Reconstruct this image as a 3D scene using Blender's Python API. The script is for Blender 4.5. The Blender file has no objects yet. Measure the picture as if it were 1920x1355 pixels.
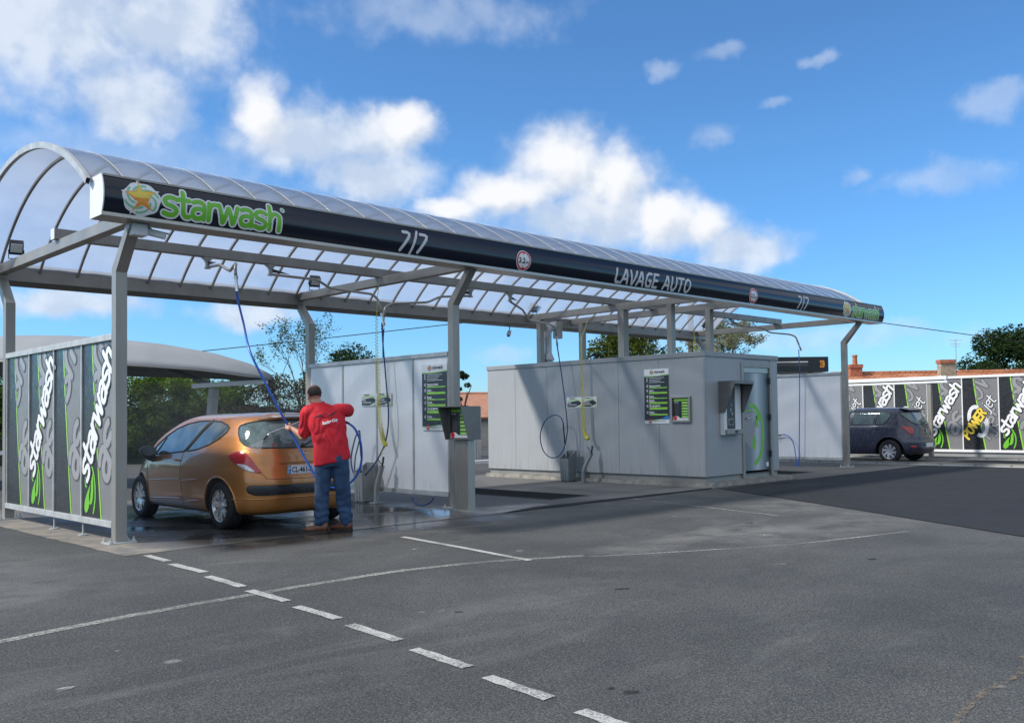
import bpy, math, random
from mathutils import Vector, Matrix, noise
from mathutils.bvhtree import BVHTree
R = math.radians
PI = math.pi
random.seed(7)
scn = bpy.context.scene
COL = scn.collection

# ------------------------------------------------------------------ helpers
def tag(o, label=None, cat=None, group=None, kind=None):
    if label: o['label'] = label
    if cat: o['category'] = cat
    if group: o['group'] = group
    if kind: o['kind'] = kind
    return o

def empty(name, loc=(0, 0, 0), rz=0.0, label=None, cat=None, group=None):
    o = bpy.data.objects.new(name, None)
    o.location = loc
    o.rotation_euler = (0, 0, rz)
    o.empty_display_size = 0.1
    COL.objects.link(o)
    return tag(o, label, cat, group)

def rootloc(parent):
    """world matrix of a parent chain made of empties / meshes with plain loc+rotz"""
    m = Matrix.Identity(4)
    p = parent
    while p is not None:
        m = (Matrix.Translation(p.location) @ Matrix.Rotation(p.rotation_euler.z, 4, 'Z')) @ m
        p = p.parent
    return m

class MB:
    def __init__(s):
        s.v = []; s.f = []
    def add(s, vs, fs):
        b = len(s.v)
        s.v += [Vector(q) for q in vs]
        s.f += [tuple(b + i for i in f) for f in fs]
        return s
    def box(s, x0, x1, y0, y1, z0, z1):
        vs = [(x, y, z) for z in (z0, z1) for y in (y0, y1) for x in (x0, x1)]
        return s.add(vs, [(0, 2, 3, 1), (4, 5, 7, 6), (0, 1, 5, 4), (2, 6, 7, 3), (0, 4, 6, 2), (1, 3, 7, 5)])
    def beam(s, p, q, w, h, up=(0, 0, 1)):
        p = Vector(p); q = Vector(q); d = (q - p).normalized()
        side = d.cross(Vector(up)).normalized(); u = side.cross(d).normalized()
        vs = []
        for c in (p, q):
            for a, b in ((-1, -1), (1, -1), (1, 1), (-1, 1)):
                vs.append(c + side * (a * w / 2) + u * (b * h / 2))
        return s.add(vs, [(3, 2, 1, 0), (4, 5, 6, 7), (0, 1, 5, 4), (1, 2, 6, 5), (2, 3, 7, 6), (3, 0, 4, 7)])
    def sweep(s, path, prof, closed_prof=True, cap=True):
        """path: list of matrices; prof: 2D list placed in local XY of each matrix"""
        n = len(prof); b = len(s.v)
        for m in path:
            for a, c in prof: s.v.append(m @ Vector((a, c, 0)))
        for i in range(len(path) - 1):
            for j in range(n if closed_prof else n - 1):
                k = (j + 1) % n
                s.f.append((b + i * n + j, b + i * n + k, b + (i + 1) * n + k, b + (i + 1) * n + j))
        if cap and closed_prof:
            s.f.append(tuple(b + j for j in reversed(range(n))))
            e = b + (len(path) - 1) * n
            s.f.append(tuple(e + j for j in range(n)))
        return s
    def tube(s, pts, r, n=8, cap=True):
        pts = [Vector(p) for p in pts]
        rr = r if isinstance(r, (list, tuple)) else [r] * len(pts)
        prev = None; b = len(s.v)
        for i, p in enumerate(pts):
            if i == 0: d = pts[1] - p
            elif i == len(pts) - 1: d = p - pts[i - 1]
            else: d = pts[i + 1] - pts[i - 1]
            d.normalize()
            if prev is None:
                a = Vector((0, 0, 1)) if abs(d.z) < 0.9 else Vector((1, 0, 0))
                x = d.cross(a).normalized()
            else:
                x = (prev - d * prev.dot(d)).normalized()
            y = d.cross(x); prev = x
            for k in range(n):
                t = 2 * PI * k / n
                s.v.append(p + (x * math.cos(t) + y * math.sin(t)) * rr[i])
        for i in range(len(pts) - 1):
            for k in range(n):
                l = (k + 1) % n
                s.f.append((b + i * n + k, b + i * n + l, b + (i + 1) * n + l, b + (i + 1) * n + k))
        if cap:
            s.f.append(tuple(b + k for k in reversed(range(n))))
            e = b + (len(pts) - 1) * n
            s.f.append(tuple(e + k for k in range(n)))
        return s
    def lathe(s, c, axis, prof, n=32, cap=False):
        """prof: (radius, height along axis)"""
        axis = Vector(axis).normalized(); c = Vector(c)
        a = Vector((0, 0, 1)) if abs(axis.z) < 0.9 else Vector((1, 0, 0))
        x = axis.cross(a).normalized(); y = axis.cross(x); b = len(s.v)
        for r, h in prof:
            for k in range(n):
                t = 2 * PI * k / n
                s.v.append(c + axis * h + (x * math.cos(t) + y * math.sin(t)) * r)
        for i in range(len(prof) - 1):
            for k in range(n):
                l = (k + 1) % n
                s.f.append((b + i * n + k, b + (i + 1) * n + k, b + (i + 1) * n + l, b + i * n + l))
        if cap:
            s.f.append(tuple(b + k for k in range(n)))
            e = b + (len(prof) - 1) * n
            s.f.append(tuple(e + k for k in reversed(range(n))))
        return s
    def poly(s, pts): return s.add(pts, [tuple(range(len(pts)))])
    def prism(s, pts, d):
        """flat polygon pts extruded by vector d"""
        pts = [Vector(p) for p in pts]; d = Vector(d); n = len(pts)
        fs = [tuple(reversed(range(n))), tuple(range(n, 2 * n))]
        fs += [(i, (i + 1) % n, n + (i + 1) % n, n + i) for i in range(n)]
        return s.add(pts + [p + d for p in pts], fs)
    def build(s, name, m, parent=None, smooth=False, bevel=0.0, local=False, label=None, angle=None):
        me = bpy.data.meshes.new(name)
        vs = s.v
        if parent is not None and not local:
            inv = rootloc(parent).inverted()
            vs = [inv @ v for v in vs]
        me.from_pydata([tuple(v) for v in vs], [], s.f)
        if isinstance(m, (list, tuple)):
            for q in m: me.materials.append(q)
        else: me.materials.append(m)
        me.validate(); me.update()
        if smooth:
            for p in me.polygons: p.use_smooth = True
        o = bpy.data.objects.new(name, me)
        COL.objects.link(o)
        if angle:
            try: me.set_sharp_from_angle(angle=R(angle))
            except Exception: pass
        if parent is not None: o.parent = parent
        if bevel:
            b = o.modifiers.new('bevel', 'BEVEL'); b.width = bevel; b.segments = 2; b.limit_method = 'ANGLE'
            b.angle_limit = R(50)
        if label: o['label'] = label
        return o

def fix_normals(o):
    import bmesh
    bm = bmesh.new(); bm.from_mesh(o.data); bmesh.ops.recalc_face_normals(bm, faces=bm.faces); bm.to_mesh(o.data); bm.free()
    return o

def copy_tree(o, parent=None):
    c = o.copy(); COL.objects.link(c)
    if parent is not None: c.parent = parent
    for ch in list(o.children): copy_tree(ch, c)
    return c

def smooth_path(pts, n=8, closed=False):
    pts = [Vector(p) for p in pts]; out = []; N = len(pts)
    rng = N if closed else N - 1
    for i in range(rng):
        if closed: p0, p1, p2, p3 = pts[(i - 1) % N], pts[i], pts[(i + 1) % N], pts[(i + 2) % N]
        else: p0, p1, p2, p3 = pts[max(i - 1, 0)], pts[i], pts[i + 1], pts[min(i + 2, N - 1)]
        for k in range(n):
            t = k / n
            out.append(0.5 * ((2 * p1) + (p2 - p0) * t + (2 * p0 - 5 * p1 + 4 * p2 - p3) * t * t + (3 * p1 - p0 - 3 * p2 + p3) * t ** 3))
    if not closed: out.append(pts[-1])
    return out

# ------------------------------------------------------------------ materials
class NT:
    def __init__(s, t): s.t = t; s.n = t.nodes; s.l = t.links
    def new(s, typ, **kw):
        n = s.n.new(typ)
        for k, v in kw.items():
            if k.startswith('i_'):
                key = k[2:]
                key = int(key) if key.isdigit() else key.replace('_', ' ')
                s.set(n.inputs[key], v)
            else: setattr(n, k, v)
        return n
    def set(s, inp, v):
        if isinstance(v, bpy.types.NodeSocket): s.l.new(v, inp)
        else: inp.default_value = v
    def math(s, op, a, b=0.0, c=0.0, clamp=False):
        n = s.n.new('ShaderNodeMath'); n.operation = op; n.use_clamp = clamp
        s.set(n.inputs[0], a); s.set(n.inputs[1], b)
        if len(n.inputs) > 2: s.set(n.inputs[2], c)
        return n.outputs[0]
    def vmath(s, op, a, b=(0, 0, 0)):
        n = s.n.new('ShaderNodeVectorMath'); n.operation = op
        s.set(n.inputs[0], a); s.set(n.inputs[1], b)
        return n.outputs['Value'] if op in ('LENGTH', 'DOT_PRODUCT', 'DISTANCE') else n.outputs[0]
    def noise(s, vec, scale, detail=4, rough=0.55, dist=0.0):
        n = s.n.new('ShaderNodeTexNoise')
        n.inputs['Scale'].default_value = scale; n.inputs['Detail'].default_value = detail
        n.inputs['Roughness'].default_value = rough; n.inputs['Distortion'].default_value = dist
        if vec is not None: s.l.new(vec, n.inputs['Vector'])
        return n.outputs[0]
    def ramp(s, fac, stops, interp='LINEAR'):
        n = s.n.new('ShaderNodeValToRGB'); cr = n.color_ramp; cr.interpolation = interp
        while len(cr.elements) > 1: cr.elements.remove(cr.elements[-1])
        for i, (p, c) in enumerate(stops):
            e = cr.elements[0] if i == 0 else cr.elements.new(p)
            e.position = p; e.color = (c[0], c[1], c[2], 1) if hasattr(c, '__len__') else (c, c, c, 1)
        s.set(n.inputs[0], fac)
        return n.outputs[0]
    def mix(s, fac, a, b, blend='MIX'):
        n = s.n.new('ShaderNodeMix'); n.data_type = 'RGBA'; n.blend_type = blend
        s.set(n.inputs[0], fac)
        for i, v in ((6, a), (7, b)):
            if isinstance(v, bpy.types.NodeSocket): s.l.new(v, n.inputs[i])
            else: n.inputs[i].default_value = (v[0], v[1], v[2], 1)
        return n.outputs[2]
    def maprange(s, v, a, b, c=0.0, d=1.0, smooth=True):
        n = s.n.new('ShaderNodeMapRange'); n.interpolation_type = 'SMOOTHSTEP' if smooth else 'LINEAR'
        s.set(n.inputs[0], v); n.inputs[1].default_value = a; n.inputs[2].default_value = b
        n.inputs[3].default_value = c; n.inputs[4].default_value = d
        return n.outputs[0]

def newmat(name):
    m = bpy.data.materials.new(name); m.use_nodes = True
    nt = NT(m.node_tree); b = m.node_tree.nodes['Principled BSDF']
    return m, nt, b

def objvec(nt): return nt.new('ShaderNodeTexCoord').outputs['Object']
def worldvec(nt): return nt.new('ShaderNodeNewGeometry').outputs['Position']

def mat(name, col, rough=0.5, metal=0.0, var=0.12, scale=6.0, bump=0.0, bscale=60.0, coat=0.0, spec=0.5, rvar=0.1, dirt=0.0, stretch=None):
    m, nt, b = newmat(name)
    v = worldvec(nt)
    if stretch:
        mp = nt.new('ShaderNodeMapping'); nt.l.new(v, mp.inputs['Vector']); mp.inputs['Scale'].default_value = stretch
        v = mp.outputs[0]
    n = nt.noise(v, scale, 5, 0.6)
    f = nt.maprange(n, 0.3, 0.7, 1 - var, 1 + var, False)
    c = nt.mix(1.0, (col[0], col[1], col[2]), (1, 1, 1), 'MULTIPLY')
    mul = nt.new('ShaderNodeVectorMath', operation='SCALE')
    nt.l.new(c, mul.inputs[0]); nt.l.new(f, mul.inputs['Scale'])
    out = mul.outputs[0]
    if dirt:
        d = nt.maprange(nt.noise(v, scale * 0.35, 6, 0.7), 0.5, 0.75, 0, dirt)
        out = nt.mix(d, out, (0.16, 0.14, 0.11))
    nt.l.new(out, b.inputs['Base Color'])
    r = nt.maprange(nt.noise(v, scale * 2.3, 4), 0.3, 0.7, max(0.02, rough - rvar), min(1, rough + rvar), False)
    nt.l.new(r, b.inputs['Roughness'])
    b.inputs['Metallic'].default_value = metal
    b.inputs['Specular IOR Level'].default_value = spec
    if coat:
        b.inputs['Coat Weight'].default_value = coat; b.inputs['Coat Roughness'].default_value = 0.04
    if bump:
        bp = nt.new('ShaderNodeBump'); bp.inputs['Strength'].default_value = bump; bp.inputs['Distance'].default_value = 0.01
        nt.l.new(nt.noise(v, bscale, 4), bp.inputs['Height']); nt.l.new(bp.outputs[0], b.inputs['Normal'])
    return m

M = {}
M['steel'] = mat('galvanised_steel', (0.32, 0.305, 0.275), 0.45, 0.4, 0.14, 2.5, rvar=0.08, stretch=(1, 1, 0.3))
M['steel_dk'] = mat('dull_steel', (0.20, 0.195, 0.185), 0.45, 0.5, 0.15, 2.5)
M['stainless'] = mat('stainless', (0.42, 0.395, 0.355), 0.36, 0.7, 0.06, 3.0, stretch=(14, 14, 0.4))
M['galv_light'] = mat('zinc_rail', (0.50, 0.51, 0.50), 0.5, 0.35, 0.18, 5.0)
M['alu_white'] = mat('white_aluminium', (0.80, 0.80, 0.79), 0.4, 0.0, 0.05)
M['chrome'] = mat('bright_metal', (0.62, 0.62, 0.62), 0.2, 0.95, 0.05)
M['black_pl'] = mat('black_plastic', (0.018, 0.018, 0.02), 0.45, 0, 0.2)
M['dark_metal'] = mat('dark_anthracite', (0.055, 0.057, 0.06), 0.45, 0.2, 0.1)
M['rubber'] = mat('rubber', (0.014, 0.014, 0.015), 0.75, 0, 0.25, 20, bump=0.3)
M['blue_hose'] = mat('blue_hose', (0.02, 0.11, 0.50), 0.35, 0, 0.1)
M['navy_hose'] = mat('navy_hose', (0.014, 0.04, 0.16), 0.4, 0, 0.1)
M['yellow'] = mat('yellow_coil', (0.72, 0.66, 0.06), 0.35, 0, 0.1)
M['grey_pl'] = mat('grey_plastic', (0.17, 0.19, 0.195), 0.5, 0, 0.12, 4, dirt=0.15)
M['grey_pl2'] = mat('pale_grey_plastic', (0.30, 0.31, 0.30), 0.5, 0, 0.12, 4, dirt=0.2)
M['white_pl'] = mat('white_plastic', (0.72, 0.73, 0.73), 0.4, 0, 0.06)
M['ink_white'] = mat('print_white', (0.80, 0.80, 0.80), 0.4, 0, 0.03)
M['ink_silver'] = mat('letter_silver', (0.62, 0.63, 0.65), 0.35, 0, 0.05)
M['ink_black'] = mat('print_black', (0.014, 0.015, 0.016), 0.3, 0, 0.1)
M['ink_char'] = mat('print_charcoal', (0.026, 0.029, 0.033), 0.3, 0, 0.1)
M['ink_grey'] = mat('print_grey', (0.20, 0.20, 0.205), 0.38, 0, 0.06)
M['ink_ghost'] = mat('print_ghost', (0.30, 0.30, 0.31), 0.38, 0, 0.06)
M['ink_ghost_dk'] = mat('print_ghost_dark', (0.10, 0.10, 0.105), 0.38, 0, 0.06)
M['ink_green'] = mat('print_green', (0.17, 0.52, 0.04), 0.35, 0, 0.08)
M['ink_lime'] = mat('print_lime', (0.30, 0.66, 0.06), 0.35, 0, 0.08)
M['ink_pgreen'] = mat('print_pale_green', (0.22, 0.55, 0.30), 0.35, 0, 0.08)
M['ink_yellow'] = mat('print_yellow', (0.85, 0.62, 0.08), 0.35, 0, 0.05)
M['ink_orange'] = mat('print_orange', (0.80, 0.30, 0.03), 0.35, 0, 0.05)
M['ink_red'] = mat('print_red', (0.62, 0.03, 0.035), 0.35, 0, 0.05)
M['ink_blue'] = mat('print_blue', (0.03, 0.22, 0.55), 0.35, 0, 0.05)
M['duct'] = mat('duct_metal', (0.50, 0.50, 0.50), 0.32, 0.6, 0.2, 6)
M['paint_line'] = None

def ribbed(name, col, rough, axis, scale, strength=0.25, metal=0.0, var=0.05, streak=0.06, dirt=0.0):
    """panel paint with fine vertical ribs and faint rain streaks"""
    m, nt, b = newmat(name)
    v = worldvec(nt)
    sx = nt.new('ShaderNodeSeparateXYZ'); nt.l.new(v, sx.inputs[0])
    a = sx.outputs['XYZ'.index(axis)]
    w = nt.math('SINE', nt.math('MULTIPLY', a, scale))
    bp = nt.new('ShaderNodeBump'); bp.inputs['Strength'].default_value = strength; bp.inputs['Distance'].default_value = 0.004
    nt.l.new(w, bp.inputs['Height']); nt.l.new(bp.outputs[0], b.inputs['Normal'])
    mp = nt.new('ShaderNodeMapping'); nt.l.new(v, mp.inputs['Vector']); mp.inputs['Scale'].default_value = (9, 9, 0.5)
    s1 = nt.maprange(nt.noise(mp.outputs[0], 1.2, 5, 0.6), 0.3, 0.7, 1 - streak, 1 + streak, False)
    s2 = nt.maprange(nt.noise(v, 0.9, 3), 0.3, 0.7, 1 - var, 1 + var, False)
    k = nt.math('MULTIPLY', s1, s2)
    sc = nt.new('ShaderNodeVectorMath', operation='SCALE'); sc.inputs[0].default_value = col; nt.l.new(k, sc.inputs['Scale'])
    out = sc.outputs[0]
    if dirt:
        low = nt.maprange(sx.outputs[2], 0.15, 0.55, 1.0, 0.0)
        d = nt.math('MULTIPLY', nt.maprange(nt.noise(mp.outputs[0], 2.5, 5, 0.7), 0.45, 0.7, 0, dirt), low)
        out = nt.mix(d, out, (0.2, 0.18, 0.15))
    nt.l.new(out, b.inputs['Base Color'])
    b.inputs['Roughness'].default_value = rough; b.inputs['Metallic'].default_value = metal
    return m

M['cabin'] = ribbed('cabin_panel', (0.36, 0.372, 0.380), 0.42, 'Y', 130.0, 0.3, 0.0, 0.05, 0.035, 0.6)
M['cabin_x'] = ribbed('cabin_panel_front', (0.35, 0.362, 0.372), 0.42, 'X', 130.0, 0.3, 0.0, 0.05, 0.035, 0.6)
M['cabin_trim'] = mat('cabin_trim', (0.30, 0.308, 0.312), 0.45, 0.1, 0.06)
M['white_panel'] = ribbed('white_panel', (0.86, 0.865, 0.87), 0.28, 'Y', 0.5, 0.0, 0.0, 0.03, 0.03, 0.35)

def m_fascia():
    m, nt, b = newmat('fascia_navy')
    v = worldvec(nt)
    n = nt.noise(v, 3, 4)
    nt.l.new(nt.mix(n, (0.006, 0.010, 0.020), (0.010, 0.014, 0.026)), b.inputs['Base Color'])
    b.inputs['Roughness'].default_value = 0.16
    mp = nt.new('ShaderNodeMapping'); nt.l.new(v, mp.inputs['Vector']); mp.inputs['Scale'].default_value = (0.5, 1, 3)
    bp = nt.new('ShaderNodeBump'); bp.inputs['Strength'].default_value = 0.12; bp.inputs['Distance'].default_value = 0.02
    nt.l.new(nt.noise(mp.outputs[0], 1.5, 2), bp.inputs['Height']); nt.l.new(bp.outputs[0], b.inputs['Normal'])
    return m
M['fascia'] = m_fascia()

def m_roof():
    m, nt, b = newmat('milky_polycarbonate')
    nt.n.remove(b)
    out = nt.n['Material Output']
    v = worldvec(nt)
    sx = nt.new('ShaderNodeSeparateXYZ'); nt.l.new(v, sx.inputs[0])
    n = nt.noise(v, 1.3, 4, 0.6)
    colr = nt.mix(nt.maprange(n, 0.3, 0.7), (0.52, 0.58, 0.68), (0.62, 0.68, 0.77))
    tr = nt.new('ShaderNodeBsdfTranslucent'); nt.l.new(colr, tr.inputs[0])
    df = nt.new('ShaderNodeBsdfDiffuse'); nt.l.new(colr, df.inputs[0])
    tp = nt.new('ShaderNodeBsdfTransparent'); tp.inputs[0].default_value = (0.86, 0.90, 0.97, 1)
    gl = nt.new('ShaderNodeBsdfGlossy'); gl.inputs['Roughness'].default_value = 0.24
    m1 = nt.new('ShaderNodeMixShader'); m1.inputs[0].default_value = 0.38; nt.l.new(tr.outputs[0], m1.inputs[1]); nt.l.new(df.outputs[0], m1.inputs[2])
    m2 = nt.new('ShaderNodeMixShader'); m2.inputs[0].default_value = 0.31; nt.l.new(m1.outputs[0], m2.inputs[1]); nt.l.new(tp.outputs[0], m2.inputs[2])
    lw = nt.new('ShaderNodeLayerWeight')
    fr = nt.math('ADD', 0.04, nt.math('MULTIPLY', nt.math('POWER', lw.outputs['Facing'], 4.0), 0.85))
    m3 = nt.new('ShaderNodeMixShader'); nt.l.new(fr, m3.inputs[0]); nt.l.new(m2.outputs[0], m3.inputs[1]); nt.l.new(gl.outputs[0], m3.inputs[2])
    nt.l.new(m3.outputs[0], out.inputs[0])
    return m
M['roof'] = m_roof()

def m_ground(name, base_lo, base_hi, wet=True, speck=1.0, rough=0.85, stains=None, patch=0.35, bumpd=0.006):
    """asphalt / concrete with aggregate speckle, large stains and an optional wet zone"""
    m, nt, b = newmat(name)
    v = worldvec(nt)
    big = nt.noise(v, 0.35, 6, 0.62, 0.4)
    mid = nt.noise(v, 1.9, 5, 0.6)
    fine = nt.noise(v, 55, 3, 0.7)
    vor = nt.new('ShaderNodeTexVoronoi'); vor.inputs['Scale'].default_value = 62; nt.l.new(v, vor.inputs['Vector'])
    c = nt.mix(nt.maprange(big, 0.35, 0.68), base_lo, base_hi)
    c = nt.mix(nt.maprange(mid, 0.52, 0.75, 0, patch), c, tuple(q * 1.45 for q in base_hi))
    c = nt.mix(nt.maprange(mid, 0.46, 0.28, 0, patch), c, tuple(q * 0.6 for q in base_lo))
    k = nt.maprange(fine, 0.3, 0.7, 1 - 0.62 * speck, 1 + 0.62 * speck, False)
    sc = nt.new('ShaderNodeVectorMath', operation='SCALE'); nt.l.new(c, sc.inputs[0]); nt.l.new(k, sc.inputs['Scale'])
    c = sc.outputs[0]
    lite = nt.maprange(vor.outputs['Distance'], 0.22, 0.08, 0, 0.85 * speck)
    sel = nt.maprange(nt.noise(v, 31, 2), 0.50, 0.60)
    c = nt.mix(nt.math('MULTIPLY', lite, sel), c, (0.40, 0.39, 0.36))
    v3 = nt.new('ShaderNodeTexVoronoi'); v3.inputs['Scale'].default_value = 105; nt.l.new(v, v3.inputs['Vector'])
    c3 = nt.new('ShaderNodeSeparateColor'); nt.l.new(v3.outputs['Color'], c3.inputs[0])
    c = nt.mix(nt.math('MULTIPLY', nt.maprange(v3.outputs['Distance'], .42, .30), nt.maprange(c3.outputs[0], 0.0, 1.0, -.0, .55 * speck)), c, tuple(q * 1.7 for q in base_hi))
    c = nt.mix(nt.math('MULTIPLY', nt.maprange(v3.outputs['Distance'], .40, .62), .55 * speck), c, tuple(q * .35 for q in base_lo))
    st_m = nt.new('ShaderNodeMapping'); nt.l.new(v, st_m.inputs['Vector']); st_m.inputs['Scale'].default_value = (0.35, 1.3, 1); st_m.inputs['Rotation'].default_value = (0, 0, 0.5)
    stk = nt.noise(st_m.outputs[0], 0.9, 7, 0.68, 0.8)
    c = nt.mix(nt.maprange(stk, 0.54, 0.74, 0, patch), c, tuple(q * 1.7 for q in base_hi))
    c = nt.mix(nt.maprange(stk, 0.46, 0.30, 0, patch), c, tuple(q * 0.6 for q in base_lo))
    # sparse chewing-gum like pale spots and oil spots
    v2 = nt.new('ShaderNodeTexVoronoi'); v2.inputs['Scale'].default_value = 1.15; nt.l.new(v, v2.inputs['Vector'])
    sp = nt.maprange(nt.math('ADD', v2.outputs['Distance'], nt.math('MULTIPLY', nt.noise(v, 14, 3), 0.10)), 0.115, 0.085)
    cs = nt.new('ShaderNodeSeparateColor'); nt.l.new(v2.outputs['Color'], cs.inputs[0])
    c = nt.mix(nt.math('MULTIPLY', sp, nt.maprange(cs.outputs[0], 0.72, 0.78, 0, 0.45)), c, (0.30, 0.29, 0.26))
    c = nt.mix(nt.math('MULTIPLY', sp, nt.maprange(cs.outputs[1], 0.78, 0.84, 0, 0.5)), c, (0.015, 0.015, 0.016))
    rough_s = nt.maprange(mid, 0.3, 0.7, rough - 0.08, min(1, rough + 0.08), False)
    sx = nt.new('ShaderNodeSeparateXYZ'); nt.l.new(v, sx.inputs[0])
    X, Y = sx.outputs[0], sx.outputs[1]
    wob = nt.math('MULTIPLY', nt.math('SUBTRACT', nt.noise(v, 0.9, 5, 0.6), 0.5), 1.6)
    def boxmask(x0, x1, y0, y1, s=0.35, wb=1.0):
        xx = nt.math('ADD', X, nt.math('MULTIPLY', wob, wb)); yy = nt.math('ADD', Y, nt.math('MULTIPLY', wob, wb * 0.6))
        a = nt.maprange(xx, x0 - s, x0 + s); d = nt.maprange(xx, x1 + s, x1 - s)
        e = nt.maprange(yy, y0 - s, y0 + s); f = nt.maprange(yy, y1 + s, y1 - s)
        return nt.math('MULTIPLY', nt.math('MULTIPLY', a, d), nt.math('MULTIPLY', e, f))
    for (x0, x1, y0, y1, s, colr, amt) in (stains or []):
        mk = nt.math('MULTIPLY', boxmask(x0, x1, y0, y1, s), amt)
        mk = nt.math('MULTIPLY', mk, nt.maprange(nt.noise(v, 2.2, 6, 0.7), 0.3, 0.62))
        c = nt.mix(mk, c, colr)
    bump_s = 0.55
    if wet:
        wmask = boxmask(0.45, 4.9, -1.75, 5.2, 0.35, 0.45)
        pud = nt.maprange(nt.noise(v, 0.8, 4, 0.55), 0.40, 0.56)
        c = nt.mix(nt.math('MULTIPLY', wmask, 0.62), c, (0.016, 0.017, 0.019))
        wr = nt.math('SUBTRACT', 0.42, nt.math('MULTIPLY', pud, 0.30))
        mx = nt.new('ShaderNodeMix'); mx.data_type = 'FLOAT'
        nt.l.new(wmask, mx.inputs[0]); nt.l.new(rough_s, mx.inputs[2]); nt.l.new(wr, mx.inputs[3])
        rough_s = mx.outputs[0]
        bump_v = nt.math('SUBTRACT', bump_s, nt.math('MULTIPLY', nt.math('MULTIPLY', wmask, nt.math('ADD', 0.35, nt.math('MULTIPLY', pud, 0.6))), bump_s))
    else:
        bump_v = bump_s
    nt.l.new(c, b.inputs['Base Color']); nt.l.new(rough_s, b.inputs['Roughness'])
    bp = nt.new('ShaderNodeBump'); bp.inputs['Distance'].default_value = bumpd
    nt.set(bp.inputs['Strength'], bump_v)
    nt.l.new(nt.math('ADD', nt.noise(v, 90, 3, 0.7), nt.math('MULTIPLY', vor.outputs['Distance'], 0.8)), bp.inputs['Height'])
    nt.l.new(bp.outputs[0], b.inputs['Normal'])
    return m

M['asphalt'] = m_ground('asphalt', (0.052, 0.054, 0.053), (0.096, 0.097, 0.092), True, 1.0, 0.85,
    [(2.9, 6.2, -5.3, -4.6, 0.3, (0.26, 0.25, 0.23), 0.35), (4.4, 8.6, -6.2, -5.0, 0.4, (0.24, 0.235, 0.22), 0.30),
     (7.5, 10.2, -4.6, -3.3, 0.4, (0.26, 0.25, 0.23), 0.32), (-6, -1.2, -3.2, 1.5, 0.8, (0.20, 0.20, 0.19), 0.45),
     (1.6, 4.0, -1.9, -1.2, 0.2, (0.20, 0.185, 0.16), 0.25), (5.4, 8.6, -1.9, -1.15, 0.3, (0.055, 0.058, 0.06), 0.5)])
M['asphalt_new'] = m_ground('fresh_asphalt', (0.009, 0.010, 0.012), (0.015, 0.016, 0.018), False, 0.5, 0.88, None, 0.25)
M['concrete'] = m_ground('bay_concrete', (0.115, 0.112, 0.105), (0.165, 0.160, 0.150), True, 0.45, 0.8,
    [(-0.6, 0.25, -1.4, 5.2, 0.1, (0.30, 0.26, 0.21), 0.8), (4.6, 6.3, -1.1, -0.3, 0.15, (0.34, 0.33, 0.31), 0.75),
     (6.0, 10.4, 2.2, 3.0, 0.3, (0.24, 0.20, 0.15), 0.5), (13.4, 19.4, -1.2, 0.4, 0.4, (0.16, 0.135, 0.105), 0.6),
     (6.2, 8.6, 0.0, 1.2, 0.3, (0.07, 0.07, 0.072), 0.5)])
M['kerb'] = mat('kerb_concrete', (0.25, 0.235, 0.205), 0.9, 0, 0.35, 5, bump=0.6, bscale=25, dirt=0.5)

def m_paint():
    m, nt, b = newmat('road_paint')
    v = worldvec(nt)
    worn = nt.maprange(nt.noise(v, 75, 3, 0.7), 0.40, 0.56)
    big = nt.maprange(nt.noise(v, 2.2, 4), 0.35, 0.6, 0.0, 0.5)
    a = nt.math('ADD', nt.math('MULTIPLY', worn, 0.75), big, clamp=True)
    nt.l.new(nt.mix(nt.math('MULTIPLY', a, 1.0), (0.10, 0.10, 0.10), (0.46, 0.46, 0.43)), b.inputs['Base Color'])
    b.inputs['Roughness'].default_value = 0.8
    bp = nt.new('ShaderNodeBump'); bp.inputs['Strength'].default_value = 0.5; bp.inputs['Distance'].default_value = 0.005
    nt.l.new(nt.noise(v, 90, 3, 0.7), bp.inputs['Height']); nt.l.new(bp.outputs[0], b.inputs['Normal'])
    return m
M['paint_line'] = m_paint()
def m_fadedline():
    m, nt, b = newmat('faded_road_paint')
    v = worldvec(nt)
    out = nt.n['Material Output']
    worn = nt.maprange(nt.noise(v, 30, 5, 0.8), 0.30, 0.66)
    big = nt.maprange(nt.noise(v, 1.1, 3), 0.35, 0.62, 0.35, 1.0)
    b.inputs['Base Color'].default_value = (0.40, 0.39, 0.36, 1); b.inputs['Roughness'].default_value = 0.9
    tp = nt.new('ShaderNodeBsdfTransparent'); mx = nt.new('ShaderNodeMixShader')
    nt.l.new(nt.math('MULTIPLY', worn, big), mx.inputs[0]); nt.l.new(tp.outputs[0], mx.inputs[1]); nt.l.new(b.outputs[0], mx.inputs[2])
    nt.l.new(mx.outputs[0], out.inputs[0])
    return m
M['faded_line'] = m_fadedline()
def m_decal(name, col, cov, sc=14):
    m, nt, b = newmat(name); v = worldvec(nt); out = nt.n['Material Output']
    b.inputs['Base Color'].default_value = (*col, 1); b.inputs['Roughness'].default_value = .85
    tp = nt.new('ShaderNodeBsdfTransparent'); mx = nt.new('ShaderNodeMixShader')
    nt.l.new(nt.maprange(nt.noise(v, sc, 5, .75), .40, .62, 0, cov), mx.inputs[0]); nt.l.new(tp.outputs[0], mx.inputs[1]); nt.l.new(b.outputs[0], mx.inputs[2]); nt.l.new(mx.outputs[0], out.inputs[0]); return m
M['dirt_seam'] = m_decal('sandy_dirt', (.22, .17, .11), .75); M['oil'] = m_decal('oil', (.018, .018, .018), .85); M['pale_spot'] = m_decal('pale_spot', (.36, .34, .31), .8)

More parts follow.
